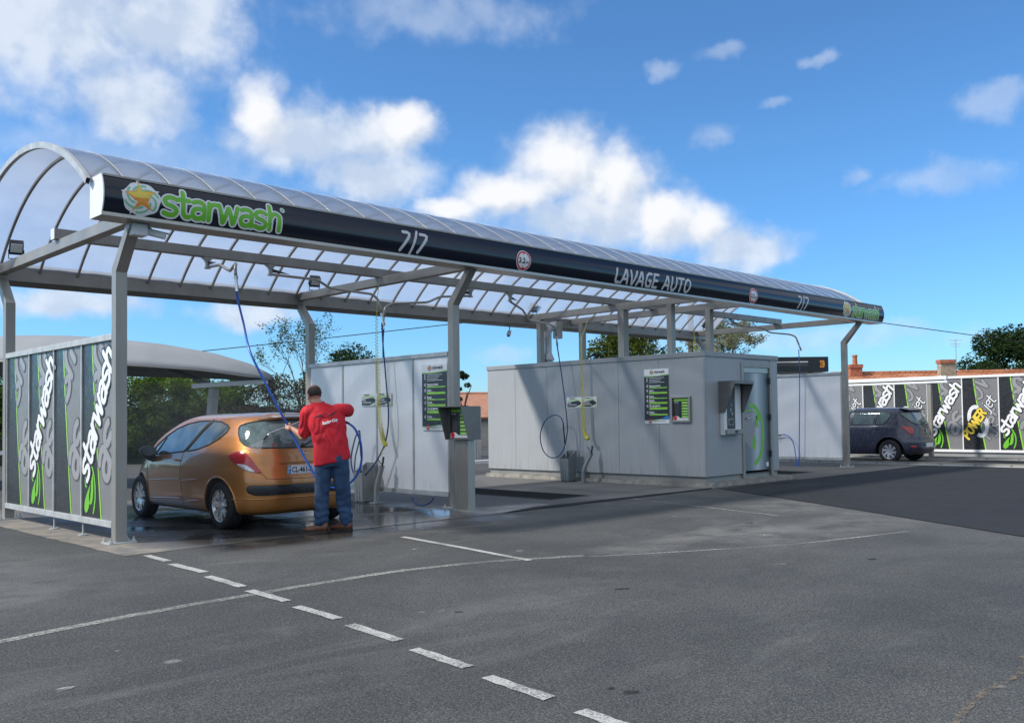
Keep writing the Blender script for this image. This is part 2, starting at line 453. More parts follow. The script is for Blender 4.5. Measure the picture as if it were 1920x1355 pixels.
def m_leaf(name, c1, c2, c3, nscale=1.2):
    m, nt, b = newmat(name)
    nt.n.remove(b); out = nt.n['Material Output']
    v = worldvec(nt)
    n = nt.noise(v, nscale, 4, 0.6); f = nt.noise(v, 9, 2)
    c = nt.mix(nt.maprange(n, 0.35, 0.65), c1, c2)
    c = nt.mix(nt.maprange(f, 0.5, 0.75, 0, 0.8), c, c3)
    d = nt.new('ShaderNodeBsdfDiffuse'); nt.l.new(c, d.inputs[0])
    t = nt.new('ShaderNodeBsdfTranslucent'); nt.l.new(nt.mix(1.0, c, (1.1, 1.15, 0.7), 'MULTIPLY'), t.inputs[0])
    mx = nt.new('ShaderNodeMixShader'); mx.inputs[0].default_value = 0.35
    nt.l.new(d.outputs[0], mx.inputs[1]); nt.l.new(t.outputs[0], mx.inputs[2]); nt.l.new(mx.outputs[0], out.inputs[0])
    return m
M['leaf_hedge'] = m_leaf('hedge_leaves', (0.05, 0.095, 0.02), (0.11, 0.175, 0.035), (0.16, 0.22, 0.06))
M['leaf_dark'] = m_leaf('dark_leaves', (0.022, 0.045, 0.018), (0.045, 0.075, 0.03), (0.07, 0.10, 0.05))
M['leaf_olive'] = m_leaf('olive_leaves', (0.05, 0.075, 0.02), (0.11, 0.14, 0.035), (0.16, 0.18, 0.06))
M['leaf_pale'] = m_leaf('blossom_leaves', (0.14, 0.16, 0.08), (0.30, 0.31, 0.22), (0.62, 0.60, 0.55))
M['leaf_spring'] = m_leaf('spring_leaves', (0.07, 0.13, 0.02), (0.13, 0.21, 0.03), (0.18, 0.26, 0.05))
M['dead_leaf'] = m_leaf('dry_leaves', (0.055, 0.050, 0.028), (0.10, 0.080, 0.045), (0.15, 0.13, 0.09))
M['bark'] = mat('bark', (0.09, 0.07, 0.055), 0.9, 0, 0.3, 8, bump=0.5)
M['twig'] = mat('dry_twigs', (0.10, 0.08, 0.058), 0.9, 0, 0.35, 3)

# ------------------------------------------------------------------ stroke lettering
GL = {
 's': (0.86, [([(.78, .90), (.55, 1.0), (.25, .98), (.06, .80), (.20, .58), (.55, .48), (.78, .28), (.66, .04), (.38, -.02), (.04, .06)], 1)]),
 't': (0.62, [([(.22, 1.45), (.22, .35), (.30, .08), (.48, -.01), (.62, .02)], 1), ([(-.05, .96), (.58, .96)], 0)]),
 'a': (0.90, [([(.12, .92), (.42, 1.0), (.70, .93), (.80, .70), (.80, 0)], 1), ([(.80, .52), (.50, .58), (.18, .50), (.08, .26), (.22, .03), (.52, .01), (.80, .20)], 1)]),
 'r': (0.62, [([(.10, 1.0), (.10, 0)], 0), ([(.10, .55), (.22, .86), (.42, .98), (.62, .96)], 1)]),
 'w': (1.26, [([(.02, 1.0), (.26, 0), (.30, 0), (.60, .88), (.64, .88), (.92, 0), (.96, 0), (1.22, 1.0)], 0)]),
 'h': (0.84, [([(.10, 1.48), (.10, 0)], 0), ([(.10, .62), (.26, .92), (.50, 1.0), (.72, .88), (.76, .60), (.76, 0)], 1)]),
 'P': (0.92, [([(.12, 0), (.12, 1.4)], 0), ([(.12, 1.38), (.55, 1.38), (.80, 1.2), (.80, .9), (.55, .68), (.12, .66)], 1)]),
 'O': (1.10, [([(.52, 1.4), (.88, 1.15), (.95, .7), (.82, .2), (.52, 0), (.20, .2), (.08, .7), (.18, 1.15), (.52, 1.4)], 1)]),
 'W': (1.45, [([(.02, 1.4), (.32, 0), (.36, 0), (.70, 1.2), (.74, 1.2), (1.08, 0), (1.12, 0), (1.42, 1.4)], 0)]),
 'E': (0.86, [([(.78, 1.38), (.12, 1.38), (.12, .02), (.78, .02)], 0), ([(.12, .72), (.68, .72)], 0)]),
 'R': (0.98, [([(.12, 0), (.12, 1.38), (.55, 1.38), (.80, 1.2), (.80, .92), (.55, .72), (.12, .70)], 0), ([(.45, .70), (.85, 0)], 0)]),
 'j': (0.45, [([(.30, 1.0), (.30, -.25), (.18, -.42), (-.02, -.40)], 1), ([(.30, 1.32), (.301, 1.36)], 0)]),
 'e': (0.80, [([(.10, .52), (.72, .60), (.62, .92), (.38, 1.0), (.14, .82), (.08, .48), (.20, .10), (.46, 0), (.70, .10)], 1)]),
 'L': (0.78, [([(.12, 1.38), (.12, .25), (.28, .02), (.70, .02)], 0)]),
 'A': (1.00, [([(.02, 0), (.42, 1.36), (.56, 1.36), (.94, 0)], 0), ([(.18, .42), (.80, .42)], 0)]),
 'V': (0.98, [([(.02, 1.38), (.42, .02), (.54, .02), (.94, 1.38)], 0)]),
 'G': (0.98, [([(.85, 1.36), (.45, 1.38), (.14, 1.1), (.12, .35), (.36, .02), (.84, .02), (.84, .62), (.52, .62)], 0)]),
 'U': (0.98, [([(.12, 1.38), (.12, .35), (.32, .02), (.64, .02), (.84, .35), (.84, 1.38)], 0)]),
 'T': (0.90, [([(.02, 1.38), (.88, 1.38)], 0), ([(.45, 1.38), (.45, 0)], 0)]),
 '7': (0.80, [([(.02, 1.38), (.50, 1.38), (.70, 1.30), (.70, 1.05), (.18, 0)], 0)]),
 '/': (0.34, [([(.24, 1.62), (-.04, -.30)], 0)]),
 ' ': (0.55, []),
}
def word(text, size, slant=0.0, gap=0.10):
    out = []; x = 0.0
    for ch in text:
        w, st = GL[ch]
        for pts, sm in st:
            q = [Vector((x + a + slant * b, b, 0)) for a, b in pts]
            if sm: out.append([(p.x * size, p.y * size) for p in smooth_path(q, 5)])
            else:
                for i in range(len(q) - 1): out.append([(p.x * size, p.y * size) for p in [q[i].lerp(q[i + 1], k / 4) for k in range(5)]])
        x += w + gap
    return out, x * size

def xf(strokes, ang, ox, oy):
    c, s = math.cos(ang), math.sin(ang)
    return [[(ox + c * a - s * b, oy + s * a + c * b) for a, b in st] for st in strokes]

def clip(strokes, u0, u1, v0=-99, v1=99):
    out = []
    for st in strokes:
        cur = []
        for p in st:
            if u0 <= p[0] <= u1 and v0 <= p[1] <= v1: cur.append(p)
            else:
                if len(cur) > 1: out.append(cur)
                cur = []
        if len(cur) > 1: out.append(cur)
    return out

class Pl:
    """a drawing plane: origin, right, up; bulge(v) pushes points outwards"""
    def __init__(s, O, U, V, bulge=None):
        s.O = Vector(O); s.U = Vector(U).normalized(); s.V = Vector(V).normalized(); s.N = s.U.cross(s.V); s.b = bulge
    def p(s, u, v, d=0.0):
        return s.O + s.U * u + s.V * v + s.N * (d + (s.b(v) if s.b else 0))
    def rect(s, mb, u0, u1, v0, v1, d, th=0.0):
        if th: return mb.prism([s.p(u0, v0, d - th), s.p(u1, v0, d - th), s.p(u1, v1, d - th), s.p(u0, v1, d - th)], s.N * th)
        return mb.poly([s.p(u0, v0, d), s.p(u1, v0, d), s.p(u1, v1, d), s.p(u0, v1, d)])
    def shape(s, mb, pts, d): return mb.poly([s.p(a, b, d) for a, b in pts])
    def fan(s, mb, pts, d, c=None):
        n = len(pts)
        if c is None: c = (sum(p[0] for p in pts) / n, sum(p[1] for p in pts) / n)
        vs = [s.p(c[0], c[1], d)]; K = 6 if s.b else 1
        for k in range(1, K + 1): vs += [s.p(c[0] + (a - c[0]) * k / K, c[1] + (b - c[1]) * k / K, d) for a, b in pts]
        fs = [(0, i + 1, (i + 1) % n + 1) for i in range(n)]
        for k in range(K - 1): o = 1 + k * n; fs += [(o + i, o + n + i, o + n + (i + 1) % n, o + (i + 1) % n) for i in range(n)]
        return mb.add(vs, fs)
    def strokes(s, mb, sts, w, d, step=0.0002):
        for i, st in enumerate(sts):
            dd = d + i * step
            n = len(st); L = []; Rr = []
            for k in range(n):
                a = st[max(k - 1, 0)]; b = st[min(k + 1, n - 1)]
                dx, dy = b[0] - a[0], b[1] - a[1]; l = math.hypot(dx, dy) or 1e-6
                nx, ny = -dy / l, dx / l
                m = 1.0
                if 0 < k < n - 1:
                    e1 = (st[k][0] - a[0], st[k][1] - a[1]); e2 = (b[0] - st[k][0], b[1] - st[k][1])
                    l1 = math.hypot(*e1) or 1e-6; l2 = math.hypot(*e2) or 1e-6
                    cs = (e1[0] * e2[0] + e1[1] * e2[1]) / l1 / l2
                    m = 1 / max(0.6, math.sqrt(max(0.0, (1 + cs) / 2)))
                x, y = st[k]
                L.append((x + nx * w / 2 * m, y + ny * w / 2 * m)); Rr.append((x - nx * w / 2 * m, y - ny * w / 2 * m))
            vs = [s.p(a, b, dd) for a, b in L] + [s.p(a, b, dd) for a, b in Rr]
            fs = [(n + k, n + k + 1, k + 1, k) for k in range(n - 1)]
            mb.add(vs, fs)
            for e, (c, o) in enumerate(((st[0], st[1]), (st[-1], st[-2]))):
                ang = math.atan2(c[1] - o[1], c[0] - o[0])
                pts = [(c[0] + w / 2 * math.cos(ang - PI / 2 + PI * q / 6), c[1] + w / 2 * math.sin(ang - PI / 2 + PI * q / 6)) for q in range(7)]
                mb.poly([s.p(a, b, dd) for a, b in pts])
        return mb

_tc = {}
def text2d(txt, size, bold=0.0, shear=0.0, xs=1.0):
    cu = bpy.data.curves.new('t', 'FONT'); cu.body = txt; cu.size = size; cu.offset = bold; cu.shear = shear
    cu.resolution_u = 2; cu.fill_mode = 'FRONT'
    ob = bpy.data.objects.new('t', cu); COL.objects.link(ob)
    dg = bpy.context.evaluated_depsgraph_get(); me = ob.evaluated_get(dg).to_mesh()
    vs = [(v.co.x * xs, v.co.y) for v in me.vertices]; fs = [tuple(p.vertices) for p in me.polygons]
    ob.evaluated_get(dg).to_mesh_clear()
    bpy.data.objects.remove(ob); bpy.data.curves.remove(cu)
    return vs, fs
def put_text(mb, pl, txt, u, v, size, d, bold=0.0, shear=0.0, xs=1.0, align='L'):
    vs, fs = text2d(txt, size, bold, shear, xs)
    if not vs: return
    w = max(a for a, b in vs)
    off = {'L': 0, 'C': -w / 2, 'R': -w}[align]
    mb.add([pl.p(u + a + off, v + b, d) for a, b in vs], fs)

def circle(cx, cy, rx, ry=None, n=24, a0=0.0, a1=2 * PI):
    ry = ry or rx
    return [(cx + rx * math.cos(a0 + (a1 - a0) * i / n), cy + ry * math.sin(a0 + (a1 - a0) * i / n)) for i in range(n)]
def arc(cx, cy, rx, ry, a0, a1, n=14):
    return [(cx + rx * math.cos(R(a0 + (a1 - a0) * i / n)), cy + ry * math.sin(R(a0 + (a1 - a0) * i / n))) for i in range(n + 1)]
def star(cx, cy, r, rot=90, n=5, k=0.42):
    return [(cx + (r if i % 2 == 0 else r * k) * math.cos(R(rot + i * 180 / n)), cy + (r if i % 2 == 0 else r * k) * math.sin(R(rot + i * 180 / n))) for i in range(2 * n)]
def drop(cx, cy, L, w, ang):
    """teardrop with its point at the far end"""
    out = []
    for i in range(18):
        t = 2 * PI * i / 18
        x = L * 0.5 * (1 - math.cos(t)) ; r = w * math.sin(t) * (math.sin(t / 2)) ** 1.2 * -1
        out.append((x, r))
    c, s = math.cos(R(ang)), math.sin(R(ang))
    return [(cx + c * (L - a) - s * b, cy + s * (L - a) + c * b) for a, b in out]

# ------------------------------------------------------------------ world, sun, camera
SUN = Vector((-0.650, 0.373, 0.664)).normalized()
def make_world():
    w = bpy.data.worlds.new('World'); scn.world = w; w.use_nodes = True
    nt = NT(w.node_tree)
    bg = nt.n['Background']; out = nt.n['World Output']
    sky = nt.new('ShaderNodeTexSky', sky_type='NISHITA', sun_disc=False)
    sky.sun_elevation = math.asin(SUN.z); sky.sun_rotation = math.atan2(SUN.x, SUN.y)
    sky.altitude = 50; sky.air_density = 1.0; sky.dust_density = 0.35; sky.ozone_density = 2.2
    tc = nt.new('ShaderNodeTexCoord').outputs['Generated']
    sx = nt.new('ShaderNodeSeparateXYZ'); nt.l.new(tc, sx.inputs[0])
    az = nt.math('MULTIPLY', nt.math('ARCTAN2', sx.outputs[0], sx.outputs[1]), 180 / PI)
    el = nt.math('MULTIPLY', nt.math('ARCSINE', sx.outputs[2]), 180 / PI)
    cb = nt.new('ShaderNodeCombineXYZ'); nt.l.new(az, cb.inputs[0]); nt.l.new(el, cb.inputs[1])
    pos = cb.outputs[0]
    # billow distortion in degrees
    n1 = nt.new('ShaderNodeTexNoise'); n1.inputs['Scale'].default_value = 0.28; n1.inputs['Detail'].default_value = 7; n1.inputs['Roughness'].default_value = 0.55
    nt.l.new(pos, n1.inputs['Vector'])
    off = nt.vmath('SUBTRACT', n1.outputs['Color'], (0.5, 0.5, 0.5))
    offs = nt.new('ShaderNodeVectorMath', operation='SCALE'); nt.l.new(off, offs.inputs[0]); offs.inputs['Scale'].default_value = 2.6
    P = nt.vmath('ADD', pos, offs.outputs[0])
    nb = nt.noise(pos, 0.62, 5, 0.52)
    P2 = nt.vmath('ADD', P, (-0.7, 1.0, 0))
    def cloud(blobs, P=P):
        cur = None
        for a, e, ra, re in blobs:
            d = nt.vmath('MULTIPLY', nt.vmath('SUBTRACT', P, (a, e, 0)), (1 / ra, 1 / re, 0))
            l = nt.vmath('LENGTH', d)
            cur = l if cur is None else nt.math('SMOOTH_MIN', cur, l, 0.25)
        return cur
    CL = [(46.0, 15.5, 3.3, 2.8), (42.6, 13.6, 3.8, 1.7), (39.2, 12.7, 2.8, 1.1), (49.4, 14.3, 3.0, 2.8), (52.4, 12.0, 3.0, 2.2), (54.8, 11.4, 2.2, 1.7), (27.9, 17.9, 1.9, 2.5), (36.4, 17.3, 2.4, 1.5)]
    crisp = cloud(CL); crisp2 = cloud(CL, P2)
    soft = cloud([(16.0, 21.5, 7.5, 5.2), (23.0, 22.0, 4.8, 3.4), (21.0, 17.6, 3.6, 2.8), (30.0, 16.6, 4.4, 2.4), (33.4, 16.7, 4.0, 2.0), (34.6, 14.4, 4.2, 2.0), (48.0, 12.0, 6.0, 2.2),
                  (57.0, 9.9, 3.8, 1.6), (18.0, 6.9, 4.5, 1.1), (27.5, 6.3, 3.4, 0.9), (39.0, 8.8, 3.0, 0.9),
                  (-20, 26, 14, 7), (-60, 18, 20, 8), (110, 22, 22, 6), (170, 20, 30, 9), (-120, 28, 25, 9), (150, 45, 20, 10), (8, 52, 14, 6), (95, 60, 18, 8)])
    wisp = cloud([(21.0, 14.0, 9.5, 3.6), (38.5, 23.6, 9.0, 1.6), (55.8, 16.7, 1.5, 0.8), (52.6, 20.6, 1.2, 0.6), (56.2, 21.1, 1.8, 0.6), (61.7, 20.4, 1.4, 0.35),
                  (71.6, 17.0, 2.4, 1.1), (68.5, 13.2, 4.2, 1.1), (64.0, 14.0, 1.2, 0.6), (59.0, 18.2, 1.0, 0.4), (42.2, 3.9, 2.2, 0.7), (60, 4.5, 12, 1.0), (24, 9.6, 9, 1.2)])
    edge = nt.math('MULTIPLY', nt.math('SUBTRACT', nb, 0.5), 0.85)
    mc = nt.maprange(nt.math('ADD', crisp, nt.math('MULTIPLY', edge, 0.8)), 1.25, 0.32)
    ms = nt.math('MULTIPLY', nt.maprange(nt.math('ADD', soft, edge), 1.25, 0.35), 0.88)
    mw = nt.math('MULTIPLY', nt.maprange(nt.math('ADD', wisp, nt.math('MULTIPLY', edge, 1.5)), 1.2, 0.2), 0.34)
    mask = nt.math('MAXIMUM', nt.math('MAXIMUM', mc, ms), mw, clamp=True)
    # lit top / grey base of each cloud from a wide noise and depth inside the cloud
    nb2 = nt.noise(nt.vmath('ADD', pos, (-0.5, 0.7, 0)), 0.62, 5, 0.52)
    lit = nt.math('ADD', nt.math('SUBTRACT', crisp2, crisp), nt.math('MULTIPLY', nt.math('SUBTRACT', nb, nb2), -0.9))
    lit = nt.maprange(lit, -0.50, 0.34)
    ccol = nt.mix(lit, (4.1, 4.45, 5.0), (5.5, 5.6, 5.8))
    wide = nt.maprange(nt.math('ADD', nt.noise(pos, 0.22, 4, 0.5), nt.math('MULTIPLY', nt.math('SUBTRACT', nb, nb2), -0.5)), 0.36, 0.66)
    ccol = nt.mix(nt.maprange(mc, 0.0, 0.8, 1.0, 0.0), ccol, nt.mix(wide, (3.5, 4.05, 4.9), (4.6, 5.0, 5.6)))
    tf = nt.ramp(nt.math('DIVIDE', el, 60.0), [(0.0, (0.46, 0.76, 1.10)), (0.08, (0.40, 0.72, 1.08)), (0.25, (0.44, 0.75, 1.02)), (0.42, (0.44, 0.73, 0.98)), (0.7, (0.7, 0.9, 1.05)), (1.0, (0.9, 1.0, 1.05))])
    tint = nt.mix(1.0, sky.outputs[0], tf, 'MULTIPLY')
    back = nt.maprange(nt.vmath('DOT_PRODUCT', tc, (0.722, 0.692, 0.0)), 0.30, -0.30)
    fill_clouds = nt.math('MAXIMUM', back, nt.maprange(el, 40, 62))  # unseen bright cloud cover added behind the camera and overhead as fill light
    fill_clouds = nt.math('MULTIPLY', nt.math('MULTIPLY', fill_clouds, nt.maprange(nt.noise(tc, 2.6, 5, 0.6), 0.38, 0.56, 0.25, 0.82)), nt.maprange(el, 2, 12))
    base = nt.mix(fill_clouds, tint, (5.6, 5.7, 5.9))
    col = nt.mix(mask, base, ccol)
    nt.l.new(col, bg.inputs['Color']); bg.inputs['Strength'].default_value = 0.115
    return w
make_world()
sl = bpy.data.lights.new('sun', 'SUN'); sl.energy = 2.9; sl.angle = R(4.0); sl.color = (1.0, 0.955, 0.89)
so = bpy.data.objects.new('sun', sl); COL.objects.link(so)
so.rotation_euler = SUN.to_track_quat('Z', 'Y').to_euler(); so.location = (-20, 12, 25)

CP = Vector((-4.0903, -11.1078, 1.38))
def make_camera():
    yaw, pitch, roll = R(46.2366), R(1.8715), R(-0.8354)
    f = Vector((math.sin(yaw) * math.cos(pitch), math.cos(yaw) * math.cos(pitch), math.sin(pitch)))
    rt = Vector((math.cos(yaw), -math.sin(yaw), 0)); up = rt.cross(f)
    r2 = rt * math.cos(roll) + up * math.sin(roll); u2 = up * math.cos(roll) - rt * math.sin(roll)
    cd = bpy.data.cameras.new('camera'); cd.sensor_width = 36; cd.lens = 1735.667 * 36 / 1920
    cd.shift_x = (960 - 1063.594) / 1920; cd.shift_y = (724.521 - 677.5) / 1920
    cd.clip_end = 2000; cd.clip_start = 0.05
    co = bpy.data.objects.new('camera', cd); COL.objects.link(co)
    m = Matrix((r2, u2, -f)).transposed().to_4x4(); m.translation = CP
    co.matrix_world = m; scn.camera = co
make_camera()
scn.view_settings.view_transform = 'Standard'; scn.view_settings.look = 'None'; scn.view_settings.exposure = 0.60; scn.view_settings.gamma = 1.0
scn.cycles.max_bounces = 10; scn.cycles.transparent_max_bounces = 16; scn.cycles.caustics_reflective = False; scn.cycles.caustics_refractive = False
scn.cycles.use_denoising = True

# ------------------------------------------------------------------ ground
def sheet(name, pts, z, m, kind='structure'):
    mb = MB(); mb.poly([(x, y, z) for x, y in pts])
    return tag(mb.build(name, m), kind=kind)
sheet('asphalt_ground', [(-300, -300), (600, -300), (600, 500), (-300, 500)], 0.0, M['asphalt'])
def rag(p, q, n, amp):
    out = []
    for i in range(n):
        t = i / n; d = (q[1] - p[1], p[0] - q[0]); l = math.hypot(*d)
        k = (random.random() - 0.5) * amp
        out.append((p[0] + (q[0] - p[0]) * t + d[0] / l * k, p[1] + (q[1] - p[1]) * t + d[1] / l * k))
    return out
pad = rag((-0.31, 6.0), (-0.31, -1.08), 30, .03) + rag((-0.31, -1.08), (10.38, -1.08), 60, .03) + [(10.38, -1.08), (10.38, 6.0)]
sheet('wash_bay_slab', pad, 0.004, M['concrete'])
sheet('wash_bay_slab', [(10.38, 5.3), (10.38, 6.0), (40, 6.0), (40, -1.22), (13.3, -1.22), (13.3, 5.3)], 0.004, M['concrete'])
dark = rag((10.42, -1.06), (8.28, -4.87), 12, .03) + rag((8.28, -4.87), (2.7, -14.4), 20, .04) + [(2.7, -60), (60, -60), (60, -1.22), (10.42, -1.22)]
sheet('fresh_asphalt_patch', dark, 0.008, M['asphalt_new'])
sheet('fresh_asphalt_strip', rag((4.95, -1.12), (10.44, -1.10), 20, .02) + rag((10.44, -0.98), (5.6, -0.86), 20, .02), 0.011, M['asphalt_new'])
# lighter gap in front of bay one
# dashed line
dl = [((-0.135, -1.2), (-0.166, -1.80)), ((-0.216, -2.02), (-0.236, -2.765)), ((-0.314, -3.0), (-0.361, -3.748)), ((-0.406, -3.955), (-0.437, -4.603)),
      ((-0.494, -4.845), (-0.526, -5.457)), ((-0.578, -5.676), (-0.63, -6.304)), ((-0.699, -6.55), (-0.747, -7.11)), ((-0.803, -7.335), (-0.856, -7.857)), ((-0.894, -8.1), (-0.95, -8.65))]
mb = MB()
for (x0, y0), (x1, y1) in dl:
    w = 0.042
    L = rag((x0 - w, y0), (x1 - w, y1), 8, .012) + rag((x1 - w, y1), (x1 + w, y1), 3, .01) + rag((x1 + w, y1), (x0 + w, y0), 8, .012) + rag((x0 + w, y0), (x0 - w, y0), 3, .01)
    mb.poly([(x, y, 0.005) for x, y in L])
tag(mb.build('dashed_line_marking', M['paint_line']), kind='structure')
SPOTS = [(1.57, -6.26, .07), (-.51, -8.08, .045), (-.53, -7.97, .025), (.16, -5.93, .03), (4.2, -7.1, .05), (6.0, -4.6, .07)]
PALE = [(-2.41, -5.83, .05), (.09, -5.81, .035), (-1.9, -5.2, .025), (3.4, -6.6, .05), (1.9, -3.1, .04), (5.1, -5.4, .09)]
def ribbon(name, pts, w, z, m):
    ps = smooth_path([(a, b, 0) for a, b in pts], 10); mb = MB(); L = []; Q = []
    for i, p in enumerate(ps):
        d = (ps[min(i + 1, len(ps) - 1)] - ps[max(i - 1, 0)]).normalized(); n = Vector((-d.y, d.x, 0))
        j = (random.random() - .5) * .015
        L.append(p + n * (w / 2 + j)); Q.append(p - n * (w / 2 - j))
    n = len(ps); mb.add([(q.x, q.y, z) for q in L + Q], [(i + n, i + n + 1, i + 1, i) for i in range(n - 1)])
    return tag(mb.build(name, m), kind='structure')
ribbon('bay_line_marking', [(2.44, -2.15), (2.29, -3.4), (2.13, -4.62)], 0.075, 0.005, M['paint_line'])
ribbon('curved_line_marking', [(-2.9, -4.5), (-2.31, -4.366), (-1.461, -4.204), (-0.441, -4.128), (0.3, -4.11), (1.033, -4.132), (1.861, -4.372), (2.2, -4.55), (2.67, -4.829)], 0.105, 0.0035, M['faded_line'])
ribbon('faded_line_marking', [(2.67, -4.9), (3.3, -5.3), (4.5, -5.95), (5.6, -6.3), (6.4, -6.5)], 0.05, 0.0035, M['faded_line'])
ribbon('worn_bay_line_marking', [(7.80, -1.2), (7.4, -2.8), (6.943, -4.46)], 0.05, 0.0045, M['faded_line'])

ribbon('dirt_seam_marking', [(1.45, -9.3), (1.347, -9.364), (1.088, -9.419), (0.845, -9.407), (0.602, -9.402), (0.343, -9.422), (0.122, -9.457), (-0.067, -9.507)], 0.035, 0.0052, M['dirt_seam'])
def spot(cx, cy, r, m, nm):
    mb = MB(); n = 22; ph = random.random() * 6
    mb.poly([(cx + r * (1 + .25 * math.sin(3 * t + ph) + .12 * math.sin(7 * t)) * math.cos(t), cy + r * .8 * (1 + .2 * math.sin(2 * t + ph)) * math.sin(t), .0042) for t in [2 * PI * k / n for k in range(n)]])
    tag(mb.build(nm, m), kind='structure')
for q in SPOTS: spot(*q, M['oil'], 'oil_stain_marking')
for q in PALE: spot(*q, M['pale_spot'], 'pale_stain_marking')

# ------------------------------------------------------------------ canopy
X1, X2, X3 = 0.0, 4.98, 17.72
YR = 4.2; PW = 0.13
canopy = empty('wash_canopy', (0, 0, 0), 0, 'long car wash canopy with a milky vaulted roof, bent steel posts and dark fascia', 'canopy')
def bentpost(x, y, s, z0=0.0, label=None):
    """post with its head leaning in direction s (+1 rear, -1 front)"""
    yo = y if s < 0 else y
    prof = [(-PW / 2, -PW / 2), (PW / 2, -PW / 2), (PW / 2, PW / 2), (-PW / 2, PW / 2)]
    yc = y + PW / 2
    lean = math.atan2(0.45, 0.52)
    path = [Matrix.Translation((x + PW / 2, yc, z0)), Matrix.Translation((x + PW / 2, yc, 3.155)) @ Matrix.Rotation(-s * lean / 2, 4, 'X') @ Matrix.Diagonal((1, 1 / math.cos(lean / 2), 1, 1)),
            Matrix.Translation((x + PW / 2, yc + s * 0.45, 3.66))]
    mb = MB(); mb.sweep(path, prof)
    p = mb.build('post', M['steel'], canopy, bevel=0.006)
    if z0 == 0.0:
        b = MB(); b.box(x - .09, x + PW + .09, yc - .13, yc + .13, 0.005, 0.02)
        for dx in (-.06, PW + .06):
            for dy in (-.10, .10):
                b.lathe((x + dx, yc + dy, 0.02), (0, 0, 1), [(0.0, 0.055), (.010, .055), (.010, .022), (.024, .022), (.024, 0.0)], 8)
        b.build('base_plate', M['galv_light'], p)
    return p
for x in (X1, X2, X3):
    bentpost(x, 0.0 - 0.0, -1); bentpost(x, YR, 1)
ZB0, ZB1 = 3.645, 3.785
def crossbeam(x):
    mb = MB(); mb.box(x, x + PW, -0.45, 4.72, ZB0, ZB1)
    return mb.build('crossbeam', M['steel'], canopy, bevel=0.005)
for x in (X1, X2, 10.98, 12.42, X3): crossbeam(x)
mb = MB(); mb.box(-0.05, 17.95, 1.94, 2.07, ZB1 + .001, ZB1 + .141)
mb.build('longitudinal_beam', M['steel'], canopy, bevel=0.005)
mb = MB(); mb.box(-0.053, -0.05, 1.935, 2.075, ZB1, ZB1 + .142); mb.build('beam_end_cap', M['white_pl'], canopy)
# short posts standing on the cabin roof
for x, y, w, z1 in ((10.98, 4.23, .13, ZB0), (10.98, 1.72, .17, ZB0), (10.98, 0.42, .13, ZB0), (12.42, 4.23, .13, ZB0), (12.42, 0.48, .13, ZB0)):
    mb = MB(); mb.box(x, x + w, y - w / 2, y + w / 2, 2.597, z1 - .001)
    mb.build('roof_post', M['steel'], canopy, bevel=0.005)
# rear gutter beam
G = [(4.62, 3.545), (4.80, 3.50), (5.00, 3.53), (5.02, 3.78), (4.98, 3.80), (4.62, 3.80)]
mb = MB()
mb.prism([(-0.50, y, z) for y, z in reversed(G)], (18.75, 0, 0))
mb.build('rear_gutter', M['steel_dk'], canopy, bevel=0.004)
mb = MB(); mb.box(-0.5, 18.25, 4.585, 4.617, 3.56, 3.825); mb.build('gutter_flange', M['steel'], canopy)
# roof arch
AC = (1.95, 4.86 - 3.66); AR = 3.66
def archp(y, r=AR): return (y, AC[1] + math.sqrt(r * r - (y - AC[0]) ** 2))
a0 = math.acos((-0.34 - AC[0]) / AR); a1 = math.acos((4.72 - AC[0]) / AR)
NA = 40
def arcpts(r): return [(AC[0] + r * math.cos(a0 + (a1 - a0) * i / NA), AC[1] + r * math.sin(a0 + (a1 - a0) * i / NA)) for i in range(NA + 1)]
ribs = [0.02 + 0.545 * k for k in range(-1, 34)]
XA, XB = -0.40, 18.35
bounds = [XA] + [x for x in ribs if x > XA + 0.3 and x < XB - .2] + [XB]
for i in range(len(bounds) - 1):
    xa, xb = bounds[i] + .003, bounds[i + 1] - .003
    mb = MB(); pts = arcpts(AR); n = len(pts)
    dz = [0, .012, 0]
    vs = []
    for j, x in enumerate((xa, (xa + xb) / 2, xb)):
        for y, z in arcpts(AR + dz[j]): vs.append((x, y, z))
    fs = [(j * n + k, (j + 1) * n + k, (j + 1) * n + k + 1, j * n + k + 1) for j in range(2) for k in range(n - 1)]
    mb.add(vs, fs)
    mb.build('roof_sheet', M['roof'], canopy, smooth=True)
def archrib(x, w, r0, r1, m, name):
    mb = MB(); A = arcpts(r0); B = arcpts(r1); n = len(A)
    vs = [(x - w / 2, y, z) for y, z in A] + [(x + w / 2, y, z) for y, z in A] + [(x - w / 2, y, z) for y, z in B] + [(x + w / 2, y, z) for y, z in B]
    fs = []
    for k in range(n - 1):
        for a, b in ((0, 1), (1, 3), (3, 2), (2, 0)): fs.append((a * n + k, b * n + k, b * n + k + 1, a * n + k + 1))
    mb.add(vs, fs); return mb.build(name, m, canopy, smooth=False)
for x in bounds[1:-1]:
    archrib(x, 0.032, AR - .034, AR - .003, M['steel'], 'roof_rib')
    archrib(x, 0.02, AR + .013, AR + .017, M['galv_light'], 'rib_cover')
archrib(XA - .02, 0.045, AR - .045, AR + .03, M['galv_light'], 'end_arch')
archrib(XB + .02, 0.045, AR - .045, AR + .03, M['galv_light'], 'end_arch')

